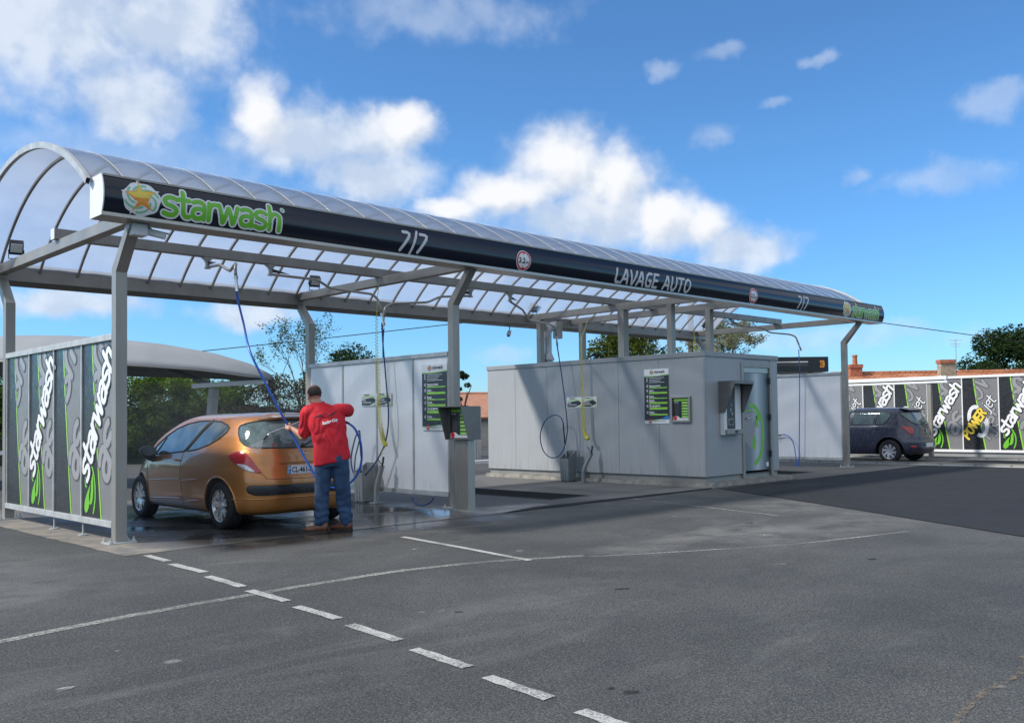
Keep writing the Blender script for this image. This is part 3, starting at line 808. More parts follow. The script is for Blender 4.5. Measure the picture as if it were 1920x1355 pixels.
# fascia with rounded front
FZ0, FZ1 = 3.68, 4.075
FC = (FZ0 + FZ1) / 2; FH = (FZ1 - FZ0) / 2
def fb(v): return 0.055 * (1 - ((v - FH) / FH) ** 2)
fpl = Pl((-0.36, -0.60, FZ0), (1, 0, 0), (0, 0, 1), fb)
fx0, fx1 = -0.36, 18.566
mb = MB(); rows = 14
vs = []
for i in range(rows + 1):
    v = (FZ1 - FZ0) * i / rows
    for x in (0, fx1 - fx0): vs.append(fpl.p(x, v, 0))
mb.add(vs, [(2 * i, 2 * i + 1, 2 * i + 3, 2 * i + 2) for i in range(rows)])
fascia = mb.build('fascia', M['fascia'], canopy, smooth=True)
mb = MB(); mb.box(fx0 + .004, fx1 - .004, -0.585, -0.27, FZ0 + .002, FZ1 - .002); mb.build('fascia_box', M['dark_metal'], fascia)
mb = MB(); mb.box(fx0, fx1, -0.61, -0.262, FZ1, FZ1 + .022); mb.build('top_trim', M['steel'], fascia)
mb = MB(); mb.box(fx0, fx1, -0.61, -0.262, FZ0 - .038, FZ0); mb.build('bottom_trim', M['stainless'], fascia)
for xx, s in ((fx0, -1), (fx1, 1)):
    mb = MB(); pts = [(xx, -0.262, FZ0 - .036), (xx, -0.262, FZ1 + .02), (xx, -.60, FZ1 + .02)]
    pts += [(xx, -0.60 - fb(v) - .003, FZ0 + v) for v in [FH * 2 * (1 - i / 12) for i in range(13)]] + [(xx, -.60, FZ0 - .036)]
    mb.prism(pts, (s * .012, 0, 0)); fix_normals(mb.build('end_cap', M['alu_white'], fascia))

def star_logo(pl, cx, cy, r, parent, d=0.004, small=False, flat=False):
    """orange star on a whirl of green strokes with a pale sticker edge"""
    out = []
    mb = MB(); n = 36
    blob = [(cx + r * (1.04 + .04 * math.sin(7 * t)) * math.cos(t), cy + r * .92 * (1.0 + .04 * math.sin(7 * t)) * math.sin(t)) for t in [2 * PI * i / n for i in range(n)]]
    pl.fan(mb, blob, d, (cx, cy))
    pl.fan(mb, star(cx - .03 * r, cy + .1 * r, r * 1.12, 97, 5, .5), d + .0006, (cx, cy))
    a = mb.build('sticker_edge', M['ink_white'], parent)
    mb = MB()
    for k in range(6):
        t = k * 60 + 15
        q = [(cx + r * (.92 - .42 * (j / 9) ** 1.3) * math.cos(R(t + 9 * j)), cy + r * .84 * (.92 - .42 * (j / 9) ** 1.3) * math.sin(R(t + 9 * j))) for j in range(10)]
        pl.strokes(mb, [q], r * .11, d + .0012)
    mb.build('green_whirl', M['ink_pgreen'], a)
    mb = MB(); pl.fan(mb, star(cx - .03 * r, cy + .1 * r, r * .92, 97, 5, .46), d + .0022, (cx, cy + .08 * r)); mb.build('star', M['ink_orange'], a)
    if not small:
        mb = MB()
        s = [(q[0], max(q[1], cy + .05 * r)) for q in star(cx - .03 * r, cy + .1 * r, r * .80, 97, 5, .46)]
        pl.fan(mb, s, d + .0026, (cx, cy + .15 * r)); mb.build('star_highlight', M['ink_yellow'], a)
    return a
def starwash_logo(pl, u, v, L, parent, d=0.006):
    """green word with pale outline, length L, baseline v, plus the star at its left"""
    st, w = word('starwash', 1.0)
    k = L / w; st = [[(u + a * k, v + b * k * 1.0) for a, b in s] for s in st]
    mb = MB(); pl.strokes(mb, st, .46 * k, d, 0.00003)
    # fill tiny gaps between strokes so that the edge reads as one sticker
    o = mb.build('logo_edge', M['ink_white'], parent)
    mb = MB(); pl.strokes(mb, st, .27 * k, d + .0016, 0.00003); mb.build('logo_word', M['ink_green'], o)
    mb = MB(); pl.fan(mb, circle(u + L * 1.01, v + 1.35 * k, .17 * k), d); mb.build('registered_dot', M['ink_white'], o)
    mb = MB(); pl.fan(mb, circle(u + L * 1.01, v + 1.35 * k, .12 * k), d + .001); mb.build('registered_disc', M['ink_pgreen'], o)
    return o

star_logo(fpl, 0.395, 0.185, 0.20, fascia)
starwash_logo(fpl, 0.635, 0.062, 1.46, fascia)
star_logo(fpl, 16.95, 0.185, 0.20, fascia)
starwash_logo(fpl, 17.21, 0.062, 1.42, fascia)
def seven(u):
    mb = MB()
    st, w = word('7', 0.165, 0.28); st = [[(a, b * 1.12) for a, b in s] for s in st]
    fpl.strokes(mb, [[(a + u, b + .045) for a, b in s] for s in st], .044, .004)
    sl_, _ = word('/', 0.17, 0.20)
    fpl.strokes(mb, [[(a + u + .215, b + .055) for a, b in s] for s in sl_], .038, .004)
    fpl.strokes(mb, [[(a + u + .30, b + .045) for a, b in s] for s in st], .044, .004)
    return mb.build('lettering', M['ink_silver'], fascia, label='silver 7/7 lettering')
seven(3.87); seven(14.62)
mb = MB(); st, w = word('LAVAGE AUTO', 0.17, 0.20, 0.16); k = 2.22 / w
fpl.strokes(mb, [[(8.42 + a * k, .035 + b * 1.0) for a, b in s] for s in st], .046, .004, 0.0001)
mb.build('lettering', M['ink_silver'], fascia, label='silver LAVAGE AUTO lettering')
def limit(u, v=.155, r=.158):
    mb = MB(); fpl.fan(mb, circle(u, v, r, r, 40), .004); o = mb.build('height_limit_disc', M['ink_white'], fascia)
    mb = MB(); fpl.fan(mb, circle(u, v, r * .93, r * .93, 40), .005); mb.build('red_ring', M['ink_red'], o)
    mb = MB(); fpl.fan(mb, circle(u, v, r * .76, r * .76, 40), .006); mb.build('white_field', M['ink_white'], o)
    mb = MB()
    for s in (1, -1): mb.poly([fpl.p(u - .022, v + s * r * .76, .0066), fpl.p(u + .022, v + s * r * .76, .0066), fpl.p(u, v + s * r * .52, .0066)][::s])
    mb.build('arrow_marks', M['ink_red'], o)
    mb = MB(); put_text(mb, fpl, '3.2', u - .105, v - .04, .115, .0075, .004); put_text(mb, fpl, 'm', u + .05, v - .04, .07, .0075, .002)
    mb.build('lettering', M['ink_black'], o)
limit(6.24); limit(12.83)

# ------------------------------------------------------------------ printed panel graphics
def green_drops(mb, pl, u, v, k, d):
    for (x, y, L, w, a) in ((0, 0, .42, .10, 62), (.17, .10, .40, .085, 78), (.02, .30, .30, .07, 80)):
        pts = drop(u + x * k, v + y * k, L * k, w * k, a); pl.fan(mb, pts, d)
    pl.strokes(mb, [arc(u - .12 * k, v + .25 * k, .45 * k, .48 * k, -30, 45, 8)], .035 * k, d + .0004)
def panel_art(pl, W, H, kind, parent):
    """black field, lime slash, grey field, ghost letters and the diagonal word"""
    xt, xb = (0.30, 0.60)
    def ex(v): t = 1 - v / H; return W * (xt + (xb - xt) * (t ** 1.2))
    n = 12; vs = [H * i / n for i in range(n + 1)]
    mb = MB()
    for i in range(n): mb.add([pl.p(0, vs[i], .003), pl.p(ex(vs[i]), vs[i], .003), pl.p(ex(vs[i + 1]), vs[i + 1], .003), pl.p(0, vs[i + 1], .003)], [(0, 1, 2, 3)])
    a = mb.build('black_field', M['ink_char'], parent)
    mb = MB()
    for i in range(n): mb.add([pl.p(ex(vs[i]), vs[i], .0035), pl.p(ex(vs[i]) + .035, vs[i], .0035), pl.p(ex(vs[i + 1]) + .035, vs[i + 1], .0035), pl.p(ex(vs[i + 1]), vs[i + 1], .0035)], [(0, 1, 2, 3)])
    mb.build('lime_slash', M['ink_lime'], parent)
    ang = R(62)
    def ghost(txt, size, u, v, wt):
        st, w = word(txt, size, .18); st = clip(xf(st, ang, u, v), .37 * W, W - .045, .04, H - .05)
        st = [[p for p in s if p[0] > ex(p[1]) + .06] for s in st]; st = [s for s in st if len(s) > 2]
        mb = MB(); pl.strokes(mb, st, wt * size, .0042, 0.00005); mb.build('ghost_edge', M['ink_ghost_dk'], parent)
        mb = MB(); pl.strokes(mb, st, (wt - .14) * size, .0056, 0.00005); mb.build('ghost_letters', M['ink_ghost'], parent)
    if kind in ('ghost', 'starwash'):
        ghost('sh', .34, .46 * W, 1.42, .44); ghost('as', .34, .80 * W, .42, .44)
    else:
        ghost('OW', .34, .46 * W, 1.42, .36); ghost('rjet', .30, .72 * W, .30, .36)
    if kind == 'starwash':
        L = 1.72; st, w = word('starwash', 1.0, .22); k = L / w
        st = clip(xf([[(x * k, y * k) for x, y in s] for s in st], R(60), .17 * W, .42), .02, W + .02)
        mb = MB(); pl.strokes(mb, st, .56 * k, .0072, 0.00005); mb.build('word_edge', M['ink_black'], parent)
        mb = MB(); pl.strokes(mb, st, .31 * k, .0092, 0.00005); mb.build('starwash_word', M['ink_white'], parent)
        mb = MB(); green_drops(mb, pl, .10 * W, .05, 1.0, .0062)
        pl.fan(mb, [(min(a, W - .02), min(b, H - .02)) for a, b in drop(.80 * W, 1.72, .34, .075, 75)], .0062)
        mb.build('green_drops', M['ink_green'], parent)
    if kind == 'powerjet':
        mb = MB()
        for i, rr in enumerate((.34, .28, .22)):
            pl.strokes(mb, [arc(.34 * W, .98 + .02 * i, rr * .62, rr, 60, 200, 10)], .035, .0062)
            pl.strokes(mb, [arc(.50 * W, .72 - .02 * i, rr * .62, rr, -120, 40, 10)], .035, .0062)
        mb.build('white_whirl', M['ink_white'], parent)
        st, w = word('POWER', 1.0, .15, .08); k = .98 / w
        st = xf([[(x * k, y * k * 1.05) for x, y in s] for s in st], R(56), .14 * W, .30)
        mb = MB(); pl.strokes(mb, st, .58 * k, .0072, 0.00005); mb.build('word_edge', M['ink_black'], parent)
        mb = MB(); pl.strokes(mb, st, .36 * k, .0092, 0.00005); mb.build('power_word', M['ink_yellow'], parent)
        st, w = word('jet', 1.0, .2, .06); k2 = .42 / w
        st = clip(xf([[(x * k2, y * k2) for x, y in s] for s in st], R(56), .14 * W + .98 * math.cos(R(56)) + .05, .30 + .98 * math.sin(R(56)) + .02), 0, W + .02)
        mb = MB(); pl.strokes(mb, st, .34 * k2, .0072, 0.00005); mb.build('word_edge', M['ink_black'], parent)
        mb = MB(); pl.strokes(mb, st, .17 * k2, .0092, 0.00005); mb.build('jet_word', M['ink_white'], parent)

def graphic_wall(name, x, y_far, y_near, z0, z1, kinds, label, light, foot=True):
    root = empty(name, (x, y_near, 0), 0, label, 'wall')
    W = (y_far - y_near) / len(kinds)
    for i, kd in enumerate(kinds):
        ya = y_far - W * i; yb = ya - W
        mb = MB(); mb.box(x + .0, x + .04, yb + .004, ya - .004, z0, z1)
        pn = mb.build('panel', M['ink_grey'], root)
        pl = Pl((x, ya - .012, z0), (0, -1, 0), (0, 0, 1))
        panel_art(pl, W - .024, z1 - z0, kd, pn)
    for i in range(len(kinds) + 1):
        yy = y_far - W * i
        mb = MB(); mb.box(x - .022, x + .045, yy - .017, yy + .017, z0 - .002, z1 + .002)
        mb.build('mullion', light, root, bevel=.003)
    mb = MB(); mb.box(x - .035, x + .055, y_near - .03, y_far + .03, z1 + .002, z1 + .075); mb.build('top_rail', light, root, bevel=.004)
    mb = MB(); mb.box(x - .035, x + .055, y_near - .03, y_far + .03, z0 - .075, z0 - .002); mb.build('bottom_rail', light, root, bevel=.004)
    if foot:
        for yy in (y_near + 1.05, y_near + 2.1):
            mb = MB(); mb.tube([(x + .02, yy, z0 - .05), (x + .02, yy, .02)], .012, 8); mb.tube([(x + .02, yy, .02), (x + .02, yy, .006)], .06, 12)
            mb.build('foot', M['galv_light'], root)
    return root
graphic_wall('advert_wall', .035, YR - .01, PW + .01, .25, 2.35, ['ghost', 'starwash', 'ghost', 'starwash'],
             'advert wall of four starwash panels between two posts left of the orange car', M['galv_light'])
rw = graphic_wall('advert_wall', 24.4, 6.0, -4.6, .22, 2.37, ['powerjet', 'starwash', 'powerjet', 'starwash', 'powerjet', 'starwash', 'powerjet', 'starwash', 'powerjet', 'starwash'],
             'long white railed advert wall of starwash and POWERjet panels behind the blue car', M['alu_white'], False)
mb = MB(); mb.box(24.42, 24.5, -4.6, 6.0, 0.0, .14); mb.build('plinth', M['cabin_trim'], rw)

# white partition walls
def white_wall(name, x, y0, y1, z0, z1, seams, label):
    root = empty(name, (x, y0, 0), 0, label, 'wall')
    ys = [y0] + seams + [y1]
    for i in range(len(ys) - 1):
        mb = MB(); mb.box(x, x + .05, ys[i] + .004, ys[i + 1] - .004, z0, z1); mb.build('panel', M['white_panel'], root)
    for s in ys:
        mb = MB(); mb.box(x - .014, x + .064, s - .018, s + .018, z0 - .002, z1 + .002); mb.build('mullion', M['galv_light'], root, bevel=.003)
    mb = MB(); mb.box(x - .03, x + .08, y0 - .01, y1 + .01, z1 + .002, z1 + .07); mb.build('top_rail', M['galv_light'], root, bevel=.004)
    mb = MB(); mb.box(x - .03, x + .08, y0 - .01, y1 + .01, z0 - .075, z0 - .002); mb.build('bottom_rail', M['galv_light'], root, bevel=.004)
    return root
white_wall('partition_wall', 5.0, PW + .02, YR, .25, 2.35, [1.05, 2.07, 3.10], 'white partition wall with a price board behind the man in the red shirt')
white_wall('partition_wall', X3 + .02, PW + .02, YR, .25, 2.35, [2.03], 'plain white partition wall at the far bay between the grey cabin and the blue car')

# ------------------------------------------------------------------ cabin
BX0, BX1, BY0, BY1, BZ0, BZ1 = 10.45, 13.07, -0.81, 5.43, 0.20, 2.50
cabin = empty('equipment_cabin', (BX0, BY0, 0), 0, 'grey metal equipment cabin on a low concrete kerb under the canopy', 'cabin')
seams = [4.477, 3.447, 2.381, 1.36, .302]
ys = [BY1] + seams + [BY0]
mb = MB()
for i in range(len(ys) - 1): mb.box(BX0, BX0 + .08, ys[i + 1] + .004, ys[i] - .004, BZ0, BZ1)
mb.box(BX0 + .012, BX0 + .09, BY0 + .01, BY1 - .01, BZ0, BZ1 - .001)
mb.build('side_wall', M['cabin'], cabin)
DX0, DX1 = 11.72, 12.80
mb = MB(); mb.box(BX0 + .081, DX0, BY0 + .002, BY0 + .08, BZ0, BZ1); mb.box(DX1, BX1, BY0 + .002, BY0 + .08, BZ0, BZ1); mb.box(DX0, DX1, BY0 + .012, BY0 + .08, 2.36, BZ1)
mb.build('front_wall', M['cabin_x'], cabin)
mb = MB(); mb.box(BX1 - .08, BX1, BY0 + .081, BY1, BZ0, BZ1); mb.box(BX0 + .09, BX1 - .08, BY1 - .08, BY1, BZ0, BZ1); mb.build('rear_walls', M['cabin'], cabin)
mb = MB(); mb.box(BX0 - .006, BX0 + .03, BY0 - .006, BY0 + .03, BZ0, BZ1 - .001); mb.build('corner_trim', M['cabin_trim'], cabin)
mb = MB(); mb.box(BX0 - .02, BX1 + .02, BY0 - .02, BY1 + .02, BZ1 + .001, BZ1 + .095); mb.build('roof_trim', M['cabin_trim'], cabin, bevel=.006)
mb = MB(); mb.box(BX0 + .03, BX1 - .03, BY0 + .03, BY1 - .03, .085, BZ0 - .002); mb.build('plinth', M['steel'], cabin)
mb = MB(); mb.box(BX0 - .004, BX1 + .004, BY0 - .004, BY1 + .004, BZ0 - .014, BZ0 - .001); mb.build('drip_edge', M['dark_metal'], cabin)
def kerb():
    mb = MB()
    x0, x1, y0, y1 = 10.39, 13.35, -.97, 5.5
    ring = rag((x0, y0), (x1, y0), 30, .035) + rag((x1, y0), (x1, y1), 20, .03) + rag((x1, y1), (x0, y1), 10, .03) + rag((x0, y1), (x0, y0), 60, .03)
    n = len(ring); cx, cy = (x0 + x1) / 2, (y0 + y1) / 2
    vs = [(x, y, 0.0) for x, y in ring]
    vs += [(x + (.012 + random.random() * .02) * (1 if x < cx else -1), y + .015 * (1 if y < cy else -1), .078 + random.random() * .012) for x, y in ring]
    mb.add(vs, [(i, (i + 1) % n, n + (i + 1) % n, n + i) for i in range(n)] + [tuple(range(n, 2 * n))])
    return mb.build('concrete_kerb', M['kerb'], cabin)
fix_normals(kerb())
# door with brushed blue metal print
def m_door():
    m, nt, b = newmat('door_print')
    v = worldvec(nt); sx = nt.new('ShaderNodeSeparateXYZ'); nt.l.new(v, sx.inputs[0])
    t = nt.maprange(sx.outputs[0], DX0, DX1, 0, 1, False)
    c = nt.ramp(t, [(0.0, (.13, .16, .18)), (.28, (.20, .24, .27)), (.52, (.52, .57, .60)), (.62, (.36, .41, .45)), (.85, (.08, .11, .13)), (1.0, (.05, .07, .09))])
    nt.l.new(c, b.inputs['Base Color']); b.inputs['Roughness'].default_value = .35
    return m
mb = MB(); mb.box(DX0 + .06, DX1 - .06, BY0 + .02, BY0 + .07, .24, 2.22)
door = mb.build('door', m_door(), cabin, label='metal door with a brushed blue print and green swirl')
mb = MB()
mb.box(DX0 - .03, DX0 + .055, BY0 - .02, BY0 + .075, .12, 2.42); mb.box(DX1 - .055, DX1 + .03, BY0 - .02, BY0 + .075, .12, 2.42); mb.box(DX0 + .056, DX1 - .056, BY0 - .02, BY0 + .075, 2.33, 2.419)
mb.build('frame', M['steel'], door, bevel=.004)
mb = MB(); mb.box(DX0 + .06, DX1 - .06, BY0 + .01, BY0 + .07, 2.225, 2.329); mb.build('transom', M['stainless'], door)
mb = MB()
for z in (.5, 1.25, 2.0): mb.box(DX1 - .085, DX1 - .05, BY0 - .035, BY0 + .018, z, z + .13)
mb.build('hinge', M['dark_metal'], door)
mb = MB(); mb.tube([(DX0 + .10, BY0 + .02, 1.30), (DX0 + .10, BY0 - .045, 1.30), (DX0 + .22, BY0 - .05, 1.30)], .012, 8); mb.build('handle', M['chrome'], door)
dpl = Pl((DX0 + .06, BY0 + .02, .24), (1, 0, 0), (0, 0, 1))
mb = MB(); dpl.strokes(mb, [arc(.30, .72, .42, .60, -75, 95, 20)], .085, .002)
dpl.strokes(mb, [arc(.24, .70, .52, .52, 20, 110, 14)], .03, .0026)
for q in (drop(.50, .86, .26, .06, 95), drop(.34, .42, .34, .085, 75), drop(.60, 1.02, .2, .06, 150)): dpl.fan(mb, q, .003)
mb.build('green_swirl', M['ink_green'], door)
mb = MB(); dpl.shape(mb, [(.02, .62), (.28, .42), (.52, 1.12), (.52, 1.16), (.30, .92), (.30, 1.16), (.03, 1.16)], .0014); mb.build('pale_shape', M['ink_ghost'], door)
mb = MB(); mb.box(DX1 - .20, DX1 - .12, BY0 + .012, BY0 + .02, .30, .39); mb.build('sticker', M['ink_white'], door)

# ------------------------------------------------------------------ payment terminal on the cabin front
pt = empty('payment_terminal', (11.2, BY0, 1.0), 0, 'white payment terminal under a grey steel hood on the cabin front beside the door', 'terminal')
mb = MB(); mb.box(10.93, 11.52, BY0 - .10, BY0 - .001, .98, 1.98); mb.build('housing', M['white_pl'], pt, bevel=.01)
mb = MB(); mb.box(11.03, 11.30, BY0 - .106, BY0 - .101, 1.10, 1.9); mb.build('dark_front', M['ink_char'], pt)
mb = MB(); mb.box(10.95, 11.50, BY0 - .17, BY0 - .101, 1.00, 1.09); mb.build('coin_tray', M['grey_pl2'], pt, bevel=.006)
mb = MB(); mb.box(11.20, 11.29, BY0 - .175, BY0 - .171, 1.02, 1.07); mb.build('coin_return', M['ink_black'], pt)
mb = MB(); mb.box(11.05, 11.21, BY0 - .125, BY0 - .107, 1.17, 1.30); mb.build('card_reader', M['grey_pl2'], pt, bevel=.004)
mb = MB(); mb.box(11.07, 11.19, BY0 - .128, BY0 - .126, 1.19, 1.28); mb.build('screen', M['ink_black'], pt)
tp = Pl((11.03, BY0 - .106, 1.35), (1, 0, 0), (0, 0, 1)); mb = MB()
for (a, b, r_) in ((.12, .12, .03), (.17, .05, .028), (.15, .22, .02)): tp.fan(mb, circle(a, b, r_, r_ * 1.2), .002)
mb.build('push_buttons', M['ink_ghost'], pt)
mb = MB()
def hoodside(x):
    return [(x, BY0 - .001, 2.03), (x, BY0 - .37, 2.03), (x, BY0 - .37, 1.97), (x, BY0 - .14, 1.42), (x, BY0 - .001, 1.42)]
hx0, hx1 = 10.90, 11.57
mb.prism(hoodside(hx0), (.012, 0, 0)); mb.prism(hoodside(hx1 - .012), (.012, 0, 0))
mb.box(hx0 + .0121, hx1 - .0121, BY0 - .37, BY0 - .001, 2.018, 2.03); mb.box(hx0 + .0121, hx1 - .0121, BY0 - .37, BY0 - .358, 1.97, 2.0179)
fix_normals(mb.build('hood', M['steel_dk'], pt))

# ------------------------------------------------------------------ signs
def price_board(name, x, yf, yn, z0, z1, label, group=None):
    """yf: far (left in view) edge, yn: near edge"""
    W, H = yf - yn, z1 - z0
    mb = MB(); mb.box(x - .008, x, yn, yf, z0, z1); o = mb.build(name, M['ink_white']); tag(o, label, 'sign', group)
    pl = Pl((x - .008, yf, z0), (0, -1, 0), (0, 0, 1))
    def wave(a, b, v, amp, ph): return [(W * i / 14, v + amp * math.sin(ph + 3.4 * i / 14)) for i in range(15)]
    low = wave(0, W, H * .075, -.018, 1.2); top = wave(0, W, H * .875, .016, 3.6)
    mb = MB()
    for i in range(14): mb.add([pl.p(*low[i], .001), pl.p(*low[i + 1], .001), pl.p(*top[i + 1], .001), pl.p(*top[i], .001)], [(0, 1, 2, 3)])
    mb.build('dark_field', M['ink_char'], o)
    mb = MB(); pl.strokes(mb, [[(a * .96 + .01, b + .012) for a, b in top]], .014, .0016); pl.strokes(mb, [[(a * .96 + .01, b - .01) for a, b in low]], .010, .0016)
    bars = [(.70, .018), (.60, .032), (.51, .014), (.415, .032), (.31, .042), (.205, .026)]
    for v, h in bars: pl.rect(mb, W * .20, W * .93, H * (v - .055), H * (v - .055) + H * h, .002)
    mb.build('green_bars', M['ink_lime'], o)
    mb = MB()
    heads = ['Nettoyage Jantes', 'Lavage', 'Brosse', 'Rinçage', 'Cire de lustrage', 'Finition']
    for (v, h), t in zip(bars, heads):
        vv = H * (v - .055) + H * h + .016
        put_text(mb, pl, t, W * .20, vv, .052, .002, .002, 0, .8)
        for a, b in ((.085, .012), (.12, .03), (.12, -.004)): pl.fan(mb, circle(W * a + .01, vv + b, .011, .013, 8), .002)
        pl.rect(mb, W * .2, W * .5, vv - .012, vv - .008, .002)
    for i, (v, l) in enumerate(((.835, .62), (.805, .5), (.775, .45), (.75, .62))):
        pl.rect(mb, W * .2, W * (.2 + l), H * v, H * v + .008, .002)
        if i < 3: pl.rect(mb, W * .10, W * .14, H * v - .004, H * v + .016, .002)
    mb.build('lettering', M['ink_white'], o)
    mb = MB(); st, w = word('starwash', 1.0); k = W * .42 / w
    pl.strokes(mb, [[(W * .42 + a * k, H * .925 + b * k) for a, b in s] for s in st], .28 * k, .0016, .00002); mb.build('brand_word', M['ink_black'], o)
    mb = MB(); pl.fan(mb, star(W * .31, H * .945, .045), .0022); mb.build('star', M['ink_orange'], o)
    mb = MB(); pl.fan(mb, circle(W * .31, H * .942, .052, .042), .0016); mb.build('star_disc', M['ink_ghost'], o)
    mb = MB(); c = (W * .23, H * .045); pl.fan(mb, [(c[0] + .045 * math.cos(R(45 * i + 22.5)), c[1] + .045 * math.sin(R(45 * i + 22.5))) for i in range(8)], .0016)
    mb.build('stop_mark', M['ink_red'], o)
    mb = MB(); put_text(mb, pl, 'STOP', c[0], c[1] - .01, .03, .0024, .001, align='C'); mb.build('stop_lettering', M['ink_white'], o)
    mb = MB(); pl.rect(mb, W * .34, W * .82, H * .038, H * .046, .0016); mb.build('footer_line', M['ink_ghost_dk'], o)
    mb = MB(); pl.shape(mb, [(W * .70, H * .075), (W * .76, H * .10), (W * .84, H * .13), (W * .99, H * .145), (W * .99, H * .08), (W * .85, H * .07)], .0026)
    mb.build('blue_car_picture', M['ink_blue'], o)
    return o
price_board('price_board', 4.984, .785, .152, 1.20, 2.24, 'tall price board of washing programmes with green bars on the white partition wall')
price_board('price_board', BX0 - .002, .661, .041, 1.222, 2.306, 'tall price board of washing programmes with green bars on the grey cabin side')
def notice(name, x, yf, yn, z0, z1, label, heads=('Mousse', 'Haute Pression')):
    W, H = yf - yn, z1 - z0
    mb = MB(); mb.box(x - .006, x, yn, yf, z0, z1); o = mb.build(name, M['ink_white']); tag(o, label, 'sign')
    pl = Pl((x - .006, yf, z0), (0, -1, 0), (0, 0, 1)); mb = MB(); m2 = MB(); m3 = MB()
    n = len(heads); w = W / n
    for i, t in enumerate(heads):
        u = w * i
        pts = [(u + .02, H * .06), (u + w * .55, H * .05), (u + w * .96, H * .30), (u + w * .97, H * .52), (u + w * .80, H * .66), (u + w * .45, H * .62), (u + .02, H * .52)]
        pl.fan(mb, pts, .001)
        put_text(m2, pl, t, u + .03, H * .40, .05, .002, .001, 0, .7)
        for q in (.30, .22): pl.rect(m2, u + .04, u + w * .7, H * q, H * q + .006, .002)
        pl.strokes(m3, [[(u + .03, H * .66), (u + w * .4, H * .76), (u + w * .9, H * .70)]], .018, .0012)
        pl.shape(m3, [(u + w * .80, H * .03), (u + w * .98, H * .03), (u + w * .98, H * .24)], .0012)
        st, ww = word('starwash', 1.0); k = w * .36 / ww
        pl.strokes(mb, [[(u + w * .20 + a * k, H * .84 + b * k) for a, b in s] for s in st], .26 * k, .0012, .00002)
    mb.build('dark_field', M['ink_char'], o); m2.build('lettering', M['ink_white'], o); m3.build('green_wave', M['ink_lime'], o)
    return o
notice('notice_plate', 4.984, 2.50, 1.625, 1.615, 1.825, 'small two field notice plate on the white partition wall behind the yellow coil')
notice('notice_plate', BX0 - .002, 2.835, 1.96, 1.574, 1.80, 'small two field notice plate on the grey cabin side behind the yellow coil')
notice('notice_plate', X3 - .0, 2.55, 2.08, 1.62, 1.83, 'small notice plate on the plain white partition wall right of the cabin', ('Mousse',))

def keypad(pl, W, H, parent, d=.001):
    mb = MB(); pl.rect(mb, 0, W, 0, H, d); o = mb.build('control_panel', M['ink_char'], parent)
    mb = MB(); pl.rect(mb, W * .06, W * .95, H * .87, H * .97, d + .001)
    for i in range(6):
        v = H * (.74 - .125 * i)
        pts = circle(W * .56, v + H * .04, H * .04, n=8, a0=PI / 2, a1=3 * PI / 2) + [(W * .56, v), (W * .92, v)] + circle(W * .92, v + H * .04, H * .04, n=8, a0=-PI / 2, a1=PI / 2)
        pl.rect(mb, W * .54, W * .95, v, v + H * .085, d + .001)
    mb.build('green_buttons', M['ink_lime'], o)
    mb = MB(); pl.rect(mb, W * .02, W * .98, H * .01, H * .10, d + .0012); pl.shape(mb, [(W * .02, H * .10), (W * .45, H * .10), (W * .3, H * .19), (W * .15, H * .2), (W * .02, H * .16)], d + .0012)
    mb.build('white_strip', M['ink_white'], o)
    mb = MB(); pl.fan(mb, circle(W * .15, H * .10, W * .11, W * .11, 8), d + .0022); mb.build('stop_mark', M['ink_red'], o)
    mb = MB(); pl.rect(mb, W * .12, W * .40, H * .26, H * .76, d + .002); mb.build('slot_plate', M['dark_metal'], o)
    mb = MB(); put_text(mb, pl, 'starwash', W * .08, H * .79, H * .07, d + .003, .001); put_text(mb, pl, 'starwash', W * .5, H * .04, H * .05, d + .003, .0); mb.build('lettering', M['ink_silver'], o)
    mb = MB()
    for i in range(6): pl.rect(mb, W * .62, W * .86, H * (.775 - .125 * i), H * (.79 - .125 * i), d + .003)
    mb.build('button_lettering', M['ink_white'], o)
    return o
cu = empty('control_box', (BX0, 0, 1.5), 0, 'square steel framed control box with green buttons beside the cabin price board', 'control box')
mb = MB(); a, b, c, d = -.482, -.016, 1.245, 1.75
for q in ((a, a + .035, c, d), (b - .035, b, c, d), (a + .035, b - .035, c, c + .035), (a + .035, b - .035, d - .035, d)):
    mb.box(BX0 - .05, BX0 - .001, q[0], q[1], q[2], q[3])
mb.build('frame', M['stainless'], cu, bevel=.003)
keypad(Pl((BX0 - .012, b - .035, c + .035), (0, -1, 0), (0, 0, 1)), .396, .435, cu)

# kiosk on a pedestal in front of the second post
kz = empty('wash_kiosk', (4.88, -.35, 0), 0, 'steel control kiosk with green buttons on a stainless pedestal beside the second post', 'kiosk')
mb = MB(); mb.box(4.83, 4.965, -.50, -.20, 0.012, 1.055); mb.build('pedestal', M['stainless'], kz, bevel=.004)
mb = MB(); mb.box(4.80, 4.995, -.53, -.17, .004, .012); mb.build('base_plate', M['galv_light'], kz)
mb = MB()
for x, y in ((4.812, -.515), (4.812, -.19), (4.98, -.515)): mb.lathe((x, y, .012), (0, 0, 1), [(0.0, .03), (.012, .03), (.012, 0)], 8)
mb.build('bolts', M['chrome'], kz)
mb = MB()
y0, y1 = -.60, -.055
mb.prism([(4.62, y0, 1.56), (4.62, y1, 1.56), (4.62, y1, 1.55), (4.62, y0, 1.55)], (.2, 0, 0))
mb.box(4.82, 5.0, y0, y1, 1.06, 1.56)
for y in (y0, y1 - .012): mb.prism([(4.62, y, 1.549), (4.819, y, 1.549), (4.819, y, 1.06), (4.765, y, 1.06)], (0, .012, 0))
mb.prism([(4.765, y0 + .0121, 1.06), (4.819, y0 + .0121, 1.06), (4.819, y0 + .0121, 1.072), (4.765, y0 + .0121, 1.072)], (0, y1 - y0 - .0242, 0))
